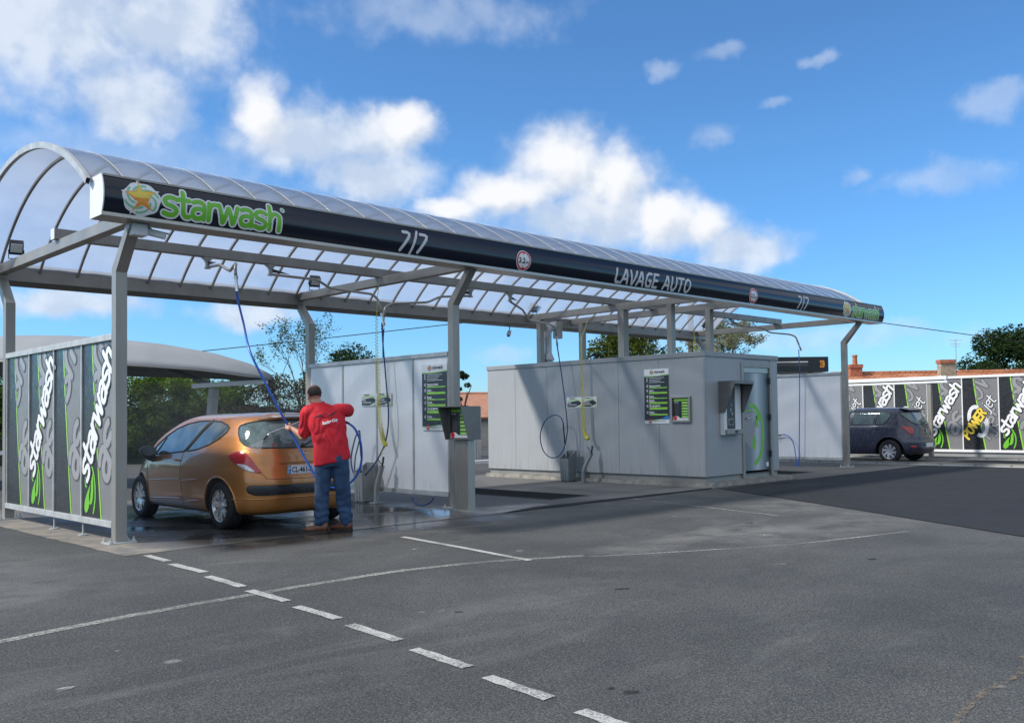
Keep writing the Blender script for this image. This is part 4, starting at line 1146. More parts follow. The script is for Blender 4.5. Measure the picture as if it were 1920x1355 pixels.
fix_normals(mb.build('housing', M['steel_dk'], kz))
keypad(Pl((4.818, y1 - .05, 1.085), (0, -1, 0), (0, 0, 1)), .445, .45, kz)

# ------------------------------------------------------------------ swivel arms and hoses
def arm(px, py, path, label, r=.021, fit=None):
    root = empty('swivel_arm', (px, py, 3.78), 0, label, 'swivel arm')
    mb = MB(); mb.box(px - .07, px + .07, py - .05, py + .05, 3.765, 3.784); mb.box(px - .045, px + .045, py - .045, py + .045, 3.745, 3.7649)
    mb.lathe((px, py, 3.62), (0, 0, 1), [(0, 0), (.045, 0), (.045, .02), (.03, .021), (.03, .10), (.045, .101), (.045, .12), (0, .12)], 16)
    mb.build('bracket', M['stainless'], root)
    pts = []
    P = [Vector(p) for p in path]
    mb = MB()
    out = [P[0]]
    for i in range(1, len(P) - 1):
        a = (P[i - 1] - P[i]); b = (P[i + 1] - P[i]); q = min(.07, a.length * .4, b.length * .4)
        a = P[i] + a.normalized() * q; b = P[i] + b.normalized() * q
        for k in range(6):
            t = k / 5; out.append((1 - t) ** 2 * a + 2 * t * (1 - t) * P[i] + t * t * b)
    out.append(P[-1]); mb.tube(out, r, 12); mb.build('boom', M['stainless'], root, smooth=True)
    d = (P[1] - P[0]); d.z = 0; d.normalize(); n = Vector((-d.y, d.x, 0)) * .004
    mb = MB(); a = Vector((px, py, 3.73)) + d * .03
    mb.prism([a - n, a + Vector((0, 0, -.06)) - n, a + d * .30 + Vector((0, 0, -.06)) - n], n * 2)
    fix_normals(mb.build('gusset', M['dark_metal'], root))
    e = P[-1]; dd = (P[-1] - P[-2]).normalized()
    mb = MB(); mb.tube([e - dd * .02, e + dd * .02, e + dd * .021, e + dd * .10, e + dd * .101, e + dd * .19], [.026, .026, .018, .018, .024, .024], 10)
    mb.build('coupling', M['chrome'], root)
    return root, e + dd * .18
def hose(name, pts, r, m, label, n=8, parts=None):
    mb = MB(); P = smooth_path(pts, n); mb.tube(P, r, 8)
    o = mb.build(name, m, smooth=True); tag(o, label, 'hose')
    if parts:
        a, b_, k = parts
        mb = MB(); A = P[a]; B = P[b_]
        for i in range(k):
            c = A.lerp(B, i / (k - 1)); d = (B - A).normalized()
            mb.lathe(c - d * .006, d, [(r, 0), (r + .007, .003), (r + .007, .009), (r, .012)], 10)
        mb.build('bend_guard', m, o)
    return o
armA, eA = arm(2.02, 2.0, [(2.02, 1.96, 3.64), (2.0, 1.55, 3.62), (2.02, 1.30, 3.50), (1.77, .62, 3.50), (1.735, .57, 3.42), (1.74, .56, 3.30)], 'short bent steel swivel arm carrying the blue hose above the orange car')
arm(3.02, 2.0, [(3.05, 2.0, 3.64), (3.83, 2.0, 3.635), (4.07, 2.0, 3.52), (4.75, 1.80, 3.46), (4.83, 1.75, 3.36), (4.85, 1.69, 3.12)], 'long cranked swivel arm reaching from mid bay to the white partition wall')
hose('pressure_hose', [(4.85, 1.69, 2.98), (4.85, 1.66, 2.6), (4.86, 1.61, 2.1), (4.86, 1.54, 1.43), (4.84, 1.60, 1.02), (4.80, 1.78, .72), (4.74, 1.98, .50), (4.70, 2.13, .40), (4.68, 2.28, .46), (4.70, 2.40, .72), (4.74, 2.34, 1.06), (4.76, 2.24, 1.20), (4.75, 2.22, 1.05), (4.72, 2.30, .75), (4.70, 2.30, .50)],
     .012, M['navy_hose'], 'dark blue hose hanging down the white partition wall with its loop near the bin', 10, (2, 8, 6))
hose('pressure_hose', [(4.96, 1.05, .12), (4.95, .98, .04), (4.93, .85, .018), (4.92, .70, .02), (4.94, .58, .06), (4.98, .52, .14)], .0115, M['navy_hose'], 'short dark hose loop lying on the wet floor under the white partition wall')
arm(7.04, 2.0, [(7.0, 2.0, 3.64), (6.32, 2.0, 3.57), (6.05, 2.0, 3.45), (5.30, 2.05, 3.37), (5.17, 2.05, 3.30), (5.14, 2.05, 3.10)], 'cranked swivel arm just behind the second post pointing back to the white partition wall')
hose('pressure_hose', [(5.14, 2.05, 2.95), (5.12, 2.05, 2.6), (5.12, 2.03, 2.0), (5.14, 2.0, 1.2), (5.2, 1.9, .7), (5.3, 2.1, .5), (5.3, 2.3, .8)], .012, M['navy_hose'], 'dark hose dropping behind the white partition wall, seen above its top rail only')
arm(8.03, 2.0, [(8.06, 2.02, 3.62), (8.55, 2.2, 3.52), (8.85, 2.32, 3.34), (9.9, 2.78, 3.36), (10.15, 2.86, 3.30), (10.2, 2.88, 3.10)], 'cranked swivel arm reaching over to the grey cabin')
hose('pressure_hose', [(10.2, 2.87, 2.95), (10.2, 2.80, 2.6), (10.2, 2.67, 1.85), (10.2, 2.60, 1.28), (10.2, 2.60, 1.05), (10.18, 2.68, .72), (10.16, 2.85, .53), (10.15, 3.10, .52), (10.15, 3.30, .68), (10.16, 3.38, .98), (10.18, 3.26, 1.28), (10.2, 3.0, 1.42), (10.2, 2.80, 1.38), (10.2, 2.72, 1.26)],
     .0115, M['navy_hose'], 'dark blue hose curling in a big loop beside the grey cabin above its bin', 10, (2, 8, 6))
arm(15.65, 2.0, [(15.7, 2.0, 3.64), (16.75, 1.85, 3.62), (17.05, 1.75, 3.50), (17.50, 1.45, 3.46), (17.58, 1.32, 3.40), (17.6, 1.25, 3.2)], 'farthest swivel arm at the right end of the canopy above the plain white wall')
hose('pressure_hose', [(17.6, 1.25, 3.05), (17.6, 1.24, 2.42), (17.6, 1.28, 1.03), (17.6, 1.32, .12), (17.58, 1.38, .02), (17.6, 1.41, .3), (17.62, 1.48, .60), (17.64, 1.62, .78), (17.66, 1.80, .83), (17.66, 1.89, .80)],
     .012, M['blue_hose'], 'blue hose hanging to the floor before the plain far bay wall')
gh = MB(); gh.tube([(17.66, 1.87, .81), (17.66, 2.05, .80)], .02, 8); gh.tube([(17.66, 1.96, .80), (17.65, 1.99, .70)], .012, 6); gh.tube([(17.66, 2.05, .80), (17.66, 2.45, .84)], .008, 6)
tag(gh.build('spray_gun', M['black_pl']), 'black spray gun hung on the plain white wall in the far bay', 'spray gun')

# yellow coiled air hoses
def coil(name, x, pts, turns, rad, label, r=.0055, dense=2.2):
    P = smooth_path(pts, 14); L = [0]
    for i in range(1, len(P)): L.append(L[-1] + (P[i] - P[i - 1]).length)
    T = L[-1]; N = turns * 12; out = []
    j = 0
    for i in range(N + 1):
        t = i / N; s = T * (1 - (1 - t) ** dense) if dense else T * t
        while j < len(L) - 2 and L[j + 1] < s: j += 1
        f = (s - L[j]) / max(1e-6, L[j + 1] - L[j]); c = P[j].lerp(P[j + 1], min(1, f)); d = (P[j + 1] - P[j]).normalized()
        a = d.cross(Vector((1, 0, 0))).normalized(); b = d.cross(a)
        an = 2 * PI * i / 12; rr = rad * (0.55 + .45 * min(1, t * 2.5))
        out.append(c + (a * math.cos(an) + b * math.sin(an)) * rr)
    mb = MB(); mb.tube(out, r, 5); o = mb.build(name, M['yellow'], smooth=True); tag(o, label, 'hose'); return o
o = coil('coiled_hose', 4.85, [(4.86, 1.85, 3.1), (4.85, 1.84, 2.6), (4.85, 1.80, 2.0), (4.83, 1.75, 1.45), (4.83, 1.67, 1.12), (4.84, 1.60, .95)], 78, .034, 'yellow coiled air hose hanging in front of the white partition wall')
mb = MB(); mb.tube([(4.92, 1.86, 3.66), (4.88, 1.86, 3.4), (4.86, 1.85, 3.08)], .005, 6); mb.tube([(4.84, 1.60, .95), (4.82, 1.66, .86), (4.80, 1.68, .78)], .005, 6); mb.build('lead', M['yellow'], o)
o = coil('coiled_hose', 10.25, [(10.27, 2.22, 3.05), (10.27, 2.21, 2.5), (10.27, 2.20, 1.8), (10.27, 2.18, 1.2), (10.26, 2.12, .98), (10.25, 2.04, .91)], 84, .034, 'yellow coiled air hose hanging in front of the grey cabin')
mb = MB(); mb.tube([(10.98, 2.22, 3.70), (10.5, 2.22, 3.45), (10.27, 2.22, 3.03)], .005, 6); mb.tube([(10.25, 2.04, .91), (10.24, 1.99, .82), (10.22, 1.98, .76)], .004, 6); mb.build('lead', M['yellow'], o)
o = coil('coiled_hose', 13.9, [(13.9, 1.9, 3.2), (13.9, 1.9, 2.9), (13.9, 1.9, 2.4)], 40, .045, 'yellow coiled air hose seen above the cabin roof under the canopy')
mb = MB(); mb.tube([(13.9, 1.95, 3.76), (13.9, 1.9, 3.2)], .005, 6); mb.build('lead', M['yellow'], o)

# ------------------------------------------------------------------ lance bins and gun holsters
def lance_bin(x, y, label, m):
    """open square bin with slanted rim; x,y = corner nearest the viewer"""
    root = empty('lance_bin', (x + .14, y + .13, 0), 0, label, 'bin')
    w, d, h0, h1 = .27, .26, .50, .66
    mb = MB(); t = .012
    def shell(o, zb, top):
        return [(x + o, y + o, zb), (x + w - o, y + o, zb), (x + w - o, y + d - o, zb), (x + o, y + d - o, zb),
                (x + o - top, y + o - top, h0), (x + w - o + top, y + o - top, h1), (x + w - o + top, y + d - o + top, h1), (x + o - top, y + d - o + top, h0)]
    vs = shell(.02, .03, .02) + shell(.032, .05, .02)
    fs = [(0, 1, 5, 4), (1, 2, 6, 5), (2, 3, 7, 6), (3, 0, 4, 7), (3, 2, 1, 0), (8, 12, 13, 9), (9, 13, 14, 10), (10, 14, 15, 11), (11, 15, 12, 8), (8, 9, 10, 11),
          (4, 5, 13, 12), (5, 6, 14, 13), (6, 7, 15, 14), (7, 4, 12, 15)]
    mb.add(vs, fs); fix_normals(mb.build('bin_body', m, root))
    mb = MB(); mb.box(x + .03, x + .045, y + .008, y + .02, .04, .48); mb.box(x + .22, x + .235, y + .008, y + .02, .04, .6); mb.box(x + .006, x + .018, y + .09, y + .10, .04, .48); mb.box(x + .006, x + .018, y + .17, y + .18, .04, .48)
    mb.build('stiffening_ribs', m, root)
    for a, b in ((.04, .04), (.21, .04), (.21, .2), (.04, .2)):
        mb = MB(); mb.box(x + a, x + a + .03, y + b, y + b + .03, .005, .03); mb.build('foot', m, root)
    return root
lance_bin(10.05, 2.44, 'dark grey lance bin standing on the floor against the grey cabin', M['grey_pl'])
lance_bin(4.66, 2.02, 'pale grey lance bin on the wet floor by the white partition wall behind the man', M['grey_pl2'])
def holster(x, y, label, m, lean=1):
    root = empty('gun_holster', (x, y, 0), 0, label, 'holster')
    mb = MB(); mb.box(x - .09, x + .09, y - .08, y + .08, .005, .03); mb.build('base_plate', m, root, bevel=.005)
    P = smooth_path([(x, y, .03), (x, y, .22), (x + .04 * lean, y - .02, .36), (x + .15 * lean, y - .06, .56), (x + .17 * lean, y - .07, .62)], 6)
    mb = MB(); mb.tube(P, [.042] * (len(P) - 3) + [.042, .050, .060], 14); mb.build('tube', m, root, smooth=True)
    mb = MB(); mb.tube([p + Vector((-.030, -.030, 0)) for p in P[:-2]], .012, 6); mb.build('rib', m, root)
    t = P[-1]
    return root, t
_, t1 = holster(4.74, 1.72, 'grey tubular gun holster bolted to the wet floor by the white partition wall', M['grey_pl2'], .35)
_, t2 = holster(10.10, 2.05, 'grey tubular gun holster leaning beside the dark bin at the grey cabin', M['grey_pl'])
def blow_gun(t, label, m):
    root = empty('air_gun', t, 0, label, 'air gun')
    mb = MB(); mb.tube([t + Vector((0, 0, -.04)), t + Vector((.012, -.012, .06)), t + Vector((.02, -.02, .15))], .017, 8); mb.build('handle', M['black_pl'], root)
    mb = MB(); mb.tube([t + Vector((.0, .0, .02)), t + Vector((-.03, .05, .09)), t + Vector((-.035, .065, .13))], .008, 6); mb.build('trigger', M['black_pl'], root)
    mb = MB(); mb.tube([t + Vector((.02, -.02, .15)), m], .004, 6); mb.build('stem', M['chrome'], root)
blow_gun(t1, 'black air gun stuck in the holster by the white partition wall', Vector((4.80, 1.68, .78)))
blow_gun(t2, 'black air gun stuck in the holster at the grey cabin', Vector((10.22, 1.98, .76)))
def lance(p, q, label, name='pressure_lance'):
    root = empty(name, p, 0, label, 'lance')
    p, q = Vector(p), Vector(q); d = (q - p)
    mb = MB(); mb.tube([p, p + d * .55], .008, 8); mb.build('lance_tube', M['chrome'], root)
    mb = MB(); mb.tube([p + d * .5, p + d * .55, p + d * .95, q], [.010, .016, .015, .010], 8); mb.build('grip', M['black_pl'], root)
    return root
lance((10.18, 2.60, .30), (10.2, 2.72, 1.27), 'black pressure lance standing in the dark grey bin beside the cabin')
lance((4.76, 2.14, .30), (4.76, 2.23, 1.19), 'blue hose end and lance standing in the pale grey bin behind the man')

# ------------------------------------------------------------------ lights, cameras, pipe, cables, grates
def floodlight(x, y, z, label, rz=0):
    root = empty('floodlight', (x, y, z), rz, label, 'floodlight')
    mb = MB(); mb.prism([(-.09, -.10, .20), (-.09, .02, .06), (-.09, .10, .13), (-.09, -.02, .27)], (.18, 0, 0)); fix_normals(mb.build('lamp_body', M['black_pl'], root, local=True))
    mb = MB(); mb.prism([(-.075, -.102, .198), (-.075, -.012, .094), (-.075, -.018, .088), (-.075, -.108, .192)], (.15, 0, 0)); fix_normals(mb.build('lens', M['white_pl'], root, local=True))
    mb = MB(); mb.tube([(-.095, .0, .13), (-.095, .02, .0), (.095, .02, 0), (.095, 0, .13)], .009, 6); mb.tube([(0, .02, .0), (0, .02, -.01)], .03, 8); mb.build('bracket', M['black_pl'], root, local=True)
floodlight(X1 + .065, 3.95, ZB1 + .012, 'black floodlight on the near cross beam at the left end of the canopy', R(-12))
floodlight(X2 + .065, 4.1, ZB1 + .012, 'black floodlight on the second cross beam above the white partition wall', R(-12))
floodlight(11.04, 4.45, ZB1 + .012, 'black floodlight on the first cross beam above the cabin', R(-12))
floodlight(X3 + .065, 4.3, ZB1 + .012, 'black floodlight on the last cross beam at the far right end', R(-12))
def cctv(p, d, label, s=1.0, up=.05):
    root = empty('security_camera', p, 0, label, 'camera'); p = Vector(p); d = Vector(d).normalized()
    mb = MB(); mb.beam(p, p + d * .20 * s, .07 * s, .065 * s); mb.build('camera_body', M['white_pl'], root, bevel=.008)
    mb = MB(); mb.beam(p + d * -.02 * s + Vector((0, 0, .038 * s)), p + d * .25 * s + Vector((0, 0, .038 * s)), .085 * s, .006); mb.build('sun_shield', M['white_pl'], root)
    mb = MB(); mb.lathe(p + d * .201 * s, d, [(0, .004), (.022 * s, .004), (.026 * s, 0)], 12); mb.build('lens', M['ink_black'], root)
    mb = MB(); mb.tube([p + d * .06 * s + Vector((0, 0, .03 * s)), p + Vector((0, 0, up + .03)) - d * .01], .014, 8); mb.build('mount_arm', M['white_pl'], root)
    return root
cctv((.22, -.33, 3.57), (.8, -.35, -.18), 'white security camera under the fascia at the near left post')
mb = MB(); mb.box(.02, .19, -.44, -.28, 3.50, 3.64); jb = mb.build('junction_box', M['white_pl'], bevel=.012); tag(jb, 'small white junction box under the fascia above the near left post', 'junction box')
cctv((10.55, 4.75, 3.36), (-.7, -.55, -.42), 'white cylindrical security camera hanging under the rear gutter left of the exhaust pipe', 1.0, .12)
pipe = empty('exhaust_pipe', (11.34, 4.3, 2.6), 0, 'shiny exhaust pipe bent over at the top, standing on the cabin roof', 'pipe')
px, py = 11.34, 4.3
mb = MB(); P = [(px, py, 2.60), (px, py, 3.35)] + [(px + .18 - .18 * math.cos(R(a)), py - .02 * a / 90, 3.35 + .18 * math.sin(R(a))) for a in range(15, 106, 15)]
mb.tube(P, .155 / 2 * 1.35, 20, False); mb.build('duct', M['duct'], pipe, smooth=True)
mb = MB(); mb.lathe((px, py, 2.72), (0, 0, 1), [(.17, 0), (.112, .15), (.108, .16)], 20); mb.lathe((px, py, 2.597), (0, 0, 1), [(.14, 0), (.14, .1), (.12, .11)], 20); mb.build('flashing', M['duct'], pipe)
mb = MB(); mb.box(px + .20, px + .40, py - .12, py + .02, 3.24, 3.64)
o = mb.build('regulator_box', M['stainless'], bevel=.01); tag(o, 'small dull steel box hung under the cross beam beside the exhaust pipe', 'box')
mb = MB()
for k in range(5):
    c = Vector((11.75 + .05 * k, 3.2, 2.60)); rr = .20 + .025 * (k % 3); pts = []
    for i in range(25):
        a = PI * i / 24; pts.append(c + Vector((rr * math.cos(a) * 1.1, .05 * math.sin(3 * a + k), rr * math.sin(a) * .9)))
    mb.tube(pts, .011, 6)
tag(mb.build('cable_loop', M['rubber'], smooth=True), 'loop of black cables lying on the cabin roof edge', 'cables')
def grate(x0, x1, y0, y1, label):
    root = empty('floor_grate', ((x0 + x1) / 2, (y0 + y1) / 2, 0), 0, label, 'grate')
    mb = MB(); z = .012
    mb.box(x0, x1, y0, y0 + .03, .0045, z); mb.box(x0, x1, y1 - .03, y1, .0045, z); mb.box(x0, x0 + .03, y0 + .03, y1 - .03, .0045, z); mb.box(x1 - .03, x1, y0 + .03, y1 - .03, .0045, z)
    mb.build('frame', M['dark_metal'], root)
    mb = MB(); n = int((y1 - y0) / .05)
    for i in range(1, n): y = y0 + (y1 - y0) * i / n; mb.box(x0 + .03, x1 - .03, y - .004, y + .004, .0055, z - .001)
    mb.box(x0 + .03, x1 - .03, y0 + .03, y1 - .03, .0046, .0054)
    mb.build('bars', M['rubber'], root)
grate(6.85, 7.85, -.20, 3.4, 'dark floor drain grate in the empty bay between white wall and cabin')
grate(14.6, 15.6, -.20, 3.2, 'dark floor drain grate in the far bay right of the cabin')

# ------------------------------------------------------------------ cars
def interp(tab, t):
    """tab rows (key, values...) -> Catmull-Rom through the rows at parameter t (row index)"""
    n = len(tab); i = min(int(t), n - 2); f = t - i
    p0 = tab[max(i - 1, 0)]; p1 = tab[i]; p2 = tab[i + 1]; p3 = tab[min(i + 2, n - 1)]
    out = []
    for a, b, c, d in zip(p0, p1, p2, p3):
        m1 = (c - a) / 2; m2 = (d - b) / 2
        if (c - b) * (b - a) <= 0: m1 = 0
        if (d - c) * (c - b) <= 0: m2 = 0
        h = f
        out.append(b * (2 * h ** 3 - 3 * h * h + 1) + c * (-2 * h ** 3 + 3 * h * h) + m1 * (h ** 3 - 2 * h * h + h) + m2 * (h ** 3 - h * h))
    return out
class Body:
    """closed waterlines: rows (z, yF, yR, w, nF, nR, tilt, crown)"""
    def __init__(s, tab, ym, step=.012):
        s.tab = tab; s.ym = ym; s.rows = []
        t = 0.0; n = len(tab) - 1
        while t < n:
            s.rows.append(interp(tab, t)); a = s.rows[-1]; b = interp(tab, min(n, t + .02))
            d = max(abs(b[0] - a[0]), abs(b[1] - a[1]) * .5, abs(b[2] - a[2]) * .8, abs(b[3] - a[3])) / .02
            t += min(.25, step / max(d, 1e-3))
        s.rows.append(interp(tab, n))
    def ring(s, row, N):
        z, yF, yR, w, nF, nR, tilt = row[:7]
        def P(th):
            c, q = math.cos(th), math.sin(th)
            if c >= 0: n = nF; y = s.ym + (yF - s.ym) * abs(c) ** (2 / n)
            else: n = nR; y = s.ym - (s.ym - yR) * abs(c) ** (2 / n)
            x = w * abs(q) ** (2 / n)
            return x, y
        half = []
        for a, b in ((0, PI / 2), (PI / 2, PI)):
            pts = [P(a + (b - a) * (0.5 - 0.5 * math.cos(PI * i / 160))) for i in range(161)]
            L = [0]
            for i in range(1, 161): L.append(L[-1] + math.hypot(pts[i][0] - pts[i - 1][0], pts[i][1] - pts[i - 1][1]))
            j = 0
            for k in range(N):
                t = L[-1] * k / N
                while L[j + 1] < t: j += 1
                f = (t - L[j]) / max(1e-9, L[j + 1] - L[j])
                half.append((pts[j][0] + (pts[j + 1][0] - pts[j][0]) * f, pts[j][1] + (pts[j + 1][1] - pts[j][1]) * f))
        half.append((0.0, yR))
        out = []
        for x, y in half: out.append((x, y))
        for x, y in reversed(half[1:-1]): out.append((-x, y))
        return [(x, y, z + tilt * (y - s.ym)) for x, y in out]
    def side_x(s, y, z):
        """half width at side point"""
        r = s.row_at(z, y); yF, yR, w, nF, nR = r[1:6]
        t, n = ((y - s.ym) / (yF - s.ym), nF) if y > s.ym else ((s.ym - y) / (s.ym - yR), nR)
        return w * max(0.0, 1 - min(1, abs(t)) ** n) ** (1 / n)
    def rear_y(s, x, z):
        r = s.row_at(z, s.ym - 1.6); yR, w, nR = r[2], r[3], r[5]; x = min(abs(x), w * .97)
        return s.ym - (s.ym - yR) * max(0.0, 1 - min(1, abs(x) / w) ** nR) ** (1 / nR)
    def row_at(s, z, y):
        best = s.rows[0]
        for i in range(len(s.rows) - 1):
            a, b = s.rows[i], s.rows[i + 1]
            za = a[0] + a[6] * (y - s.ym); zb = b[0] + b[6] * (y - s.ym)
            if za <= z <= zb:
                f = (z - za) / max(1e-9, zb - za)
                return [p + (q - p) * f for p, q in zip(a, b)]
        return s.rows[-1] if z > s.rows[-1][0] else s.rows[0]
def inpoly(p, poly):
    x, y = p; c = False; n = len(poly)
    for i in range(n):
        x0, y0 = poly[i]; x1, y1 = poly[(i + 1) % n]
        if (y0 > y) != (y1 > y) and x < (x1 - x0) * (y - y0) / (y1 - y0) + x0: c = not c
    return c

def tyre_and_rim(root, x, y, s, r, w, spokes, twin, rimr, rimmat, style):
    """s=-1 left side wheel; outer face towards s*x"""
    c = Vector((x, y, r)); ax = Vector((s, 0, 0))
    root_w = empty('wheel', (0, 0, 0)); root_w.parent = root
    mb = MB(); h = w / 2
    prof = [(rimr * .96, -h), (r * .90, -h), (r * .965, -h * .92), (r, -h * .7), (r, h * .7), (r * .965, h * .92), (r * .90, h), (rimr * 1.0, h * 1.0), (rimr * .97, h * .82)]
    mb.lathe(c, ax, prof, 48); ty = mb.build('tyre', M['rubber'], root_w, smooth=True, local=True)
    mb = MB(); mb.lathe(c, ax, [(rimr * .99, h * .88), (rimr, h * .80), (rimr * .95, h * .74), (rimr * .92, h * .10), (rimr * .9, -h)], 48)
    mb.lathe(c, ax, [(rimr * 1.0, h * .95), (rimr * .955, h * .93), (rimr * .94, h * .75)], 48)
    rim = mb.build('rim', rimmat, root_w, smooth=True, local=True)
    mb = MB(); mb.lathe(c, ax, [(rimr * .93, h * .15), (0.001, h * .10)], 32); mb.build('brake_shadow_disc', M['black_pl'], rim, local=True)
    mb = MB()
    up = Vector((0, 0, 1)); fw = Vector((0, 1, 0)) * s
    def pt(a, rad, d): return c + (fw * math.cos(a) + up * math.sin(a)) * rad + ax * d
    for k in range(spokes):
        a0 = 2 * PI * k / spokes + .3
        lst = [0] if not twin else [-.17, .17]
        for da in lst:
            a = a0 + da * (1.0)
            w0, w1 = (rimr * .10, rimr * .085) if twin else (rimr * .15, rimr * .20)
            sw = style
            A = [pt(a0 + da * .6, rimr * .16, h * .62), pt(a + sw * .5, rimr * .55, h * .80), pt(a + sw, rimr * .96, h * .84)]
            W = [w0, w0, w1]
            L = []
            for i, p in enumerate(A):
                an = [a0 + da * .6, a + sw * .5, a + sw][i] + (sw * .8)
                t = (fw * -math.sin(an) + up * math.cos(an))
                L.append((p - t * W[i], p + t * W[i]))
            b = len(mb.v)
            for q0, q1 in L: mb.v += [q0, q1, q0 - ax * .03, q1 - ax * .03]
            for i in range(2):
                o = b + i * 4
                mb.f += [(o, o + 1, o + 5, o + 4), (o + 2, o, o + 4, o + 6), (o + 1, o + 3, o + 7, o + 5)]
    mb.lathe(c, ax, [(rimr * .24, h * .55), (rimr * .22, h * .74), (0.001, h * .76)], 24)
    fix_normals(mb.build('spokes', rimmat, rim, local=True))
    return root_w

def make_car(root, B, N, spec):
    rows = B.rows; K = len(rows)
    rings = [B.ring(r, N) for r in rows]; n = len(rings[0])
    V = [Vector(p) for r in rings for p in r]
    groups = {}
    arches = spec['arches']
    for i in range(K - 1):
        for j in range(n):
            k = (j + 1) % n
            q = (i * n + j, i * n + k, (i + 1) * n + k, (i + 1) * n + j)
            c = (V[q[0]] + V[q[1]] + V[q[2]] + V[q[3]]) / 4
            ax_ = abs(c.x)
            nv = (V[q[1]] - V[q[0]]).cross(V[q[3]] - V[q[0]])
            if nv.length < 1e-9: nv = Vector((0, 0, 1))
            nv.normalize()
            g = 'body'
            if ax_ > .5 and c.z < .8:
                for (ay, az, ar) in arches:
                    if (c.y - ay) ** 2 + (c.z - az) ** 2 < ar * ar: g = None
            if g == 'body':
                side = abs(nv.x) > abs(nv.y) * .75 or ax_ > spec.get('sidex', .60)
                if side and abs(nv.x) > .25:
                    for nm, poly in spec['side']:
                        if inpoly((c.y, c.z), poly): g = nm + ('' if c.x < 0 else '@'); break
                if g == 'body' and c.y < B.ym - 1.2:
                    for nm, poly in spec['rear']:
                        if abs(nv.y) > .10 and inpoly((ax_, c.z), poly): g = nm; break
                if g == 'body' and c.y < B.ym - 1.2:
                    for nm, poly in spec['corner']:
                        if inpoly(((ax_ - c.y), c.z), poly): g = nm + ('' if c.x < 0 else '@'); break
                if g == 'body' and c.y > B.ym:
                    for nm, poly in spec['front']:
                        if inpoly((ax_, c.z), poly) and abs(nv.y) > .3: g = nm; break
                if g == 'body' and c.z < spec['sill_z']: g = spec['sill_name']
            if g: groups.setdefault(g, []).append(q)
    cap = tuple((K - 1) * n + j for j in range(n))
    groups['body'].append(cap)
    objs = {}
    for g, fs in groups.items():
        nm = g.rstrip('@'); used = {}; vs = []; ff = []
        for f in fs:
            t = []
            for v in f:
                if v not in used: used[v] = len(vs); vs.append(V[v])
                t.append(used[v])
            ff.append(tuple(reversed(t)))
        mb = MB(); mb.v = vs; mb.f = ff
        o = mb.build(nm, spec['mats'][nm], root, smooth=True, local=True)
        objs[g] = o
    # underbody so that nothing shows through
    mb = MB(); z = rows[0][0] + .02
    mb.box(-.62, .62, rows[0][2] + .12, rows[0][1] - .12, z - .03, z + .16)
    mb.build('underbody', M['black_pl'], root, local=True)
    for (ay, az, ar) in arches:
        for s in (-1, 1):
            mb = MB(); A = []
            for k in range(25):
                a = -.25 + (PI + .5) * k / 24
                A.append((ay + ar * math.cos(a), az + ar * math.sin(a)))
            vs = []
            for y, zz in A:
                xo = B.side_x(y, max(zz, rows[0][0] + .01)) - .004
                vs += [(s * xo, y, zz), (s * .58, y, zz)]
            mb.add(vs, [(2 * i, 2 * i + 1, 2 * i + 3, 2 * i + 2) for i in range(24)])
            mb.add([(s * .581, ay, az)] + [(s * .581, y, zz) for y, zz in A], [(0, i, i + 1) for i in range(1, 25)])
            mb.build('wheel_arch', M['black_pl'], root, local=True)
            mb = MB(); L = [(s * (B.side_x(y, max(zz, rows[0][0] + .01)) - .002), y, zz) for y, zz in A if zz > rows[0][0]]
            mb.tube(L, .014, 6); mb.build('arch_lip', spec['mats']['body'], root, smooth=True, local=True)
    return objs
def side_line(B, pts, s, r, out=0.002, n=8):
    P = smooth_path([(0, y, z) for y, z in pts], n)
    mb = MB(); mb.tube([(s * (B.side_x(p.y, p.z) + out), p.y, p.z) for p in P], r, 6); return mb
def rear_line(B, pts, r, out=.002, n=8, closed=False):
    P = smooth_path([(x, 0, z) for x, z in pts], n, closed)
    if closed: P.append(P[0])
    mb = MB(); mb.tube([(p.x, B.rear_y(p.x, p.z) - out, p.z) for p in P], r, 6); return mb

def m_carpaint(name, c1, c2, flake=0.35, dirty=0.0, rough=0.30):
    m, nt, b = newmat(name)
    v = worldvec(nt)
    n = nt.noise(v, 5, 4)
    c = nt.mix(n, c1, c2)
    if dirty:
        sx = nt.new('ShaderNodeSeparateXYZ'); nt.l.new(v, sx.inputs[0])
        mp = nt.new('ShaderNodeMapping'); nt.l.new(v, mp.inputs['Vector']); mp.inputs['Scale'].default_value = (7, 7, 1.3)
        f = nt.maprange(nt.noise(mp.outputs[0], 4, 6, .75), .42, .72, 0, dirty)
        c = nt.mix(f, c, (0.20, 0.20, 0.21))
    nt.l.new(c, b.inputs['Base Color'])
    b.inputs['Metallic'].default_value = flake; b.inputs['Roughness'].default_value = rough
    b.inputs['Coat Weight'].default_value = 1.0; b.inputs['Coat Roughness'].default_value = .05 if not dirty else .12
    bp = nt.new('ShaderNodeBump'); bp.inputs['Strength'].default_value = .22; bp.inputs['Distance'].default_value = .003
    vo = nt.new('ShaderNodeTexVoronoi'); vo.inputs['Scale'].default_value = 55; nt.l.new(v, vo.inputs['Vector'])
    nt.l.new(nt.maprange(vo.outputs['Distance'], .0, .28, 1, 0), bp.inputs['Height']); nt.l.new(bp.outputs[0], b.inputs['Coat Normal'])
    return m
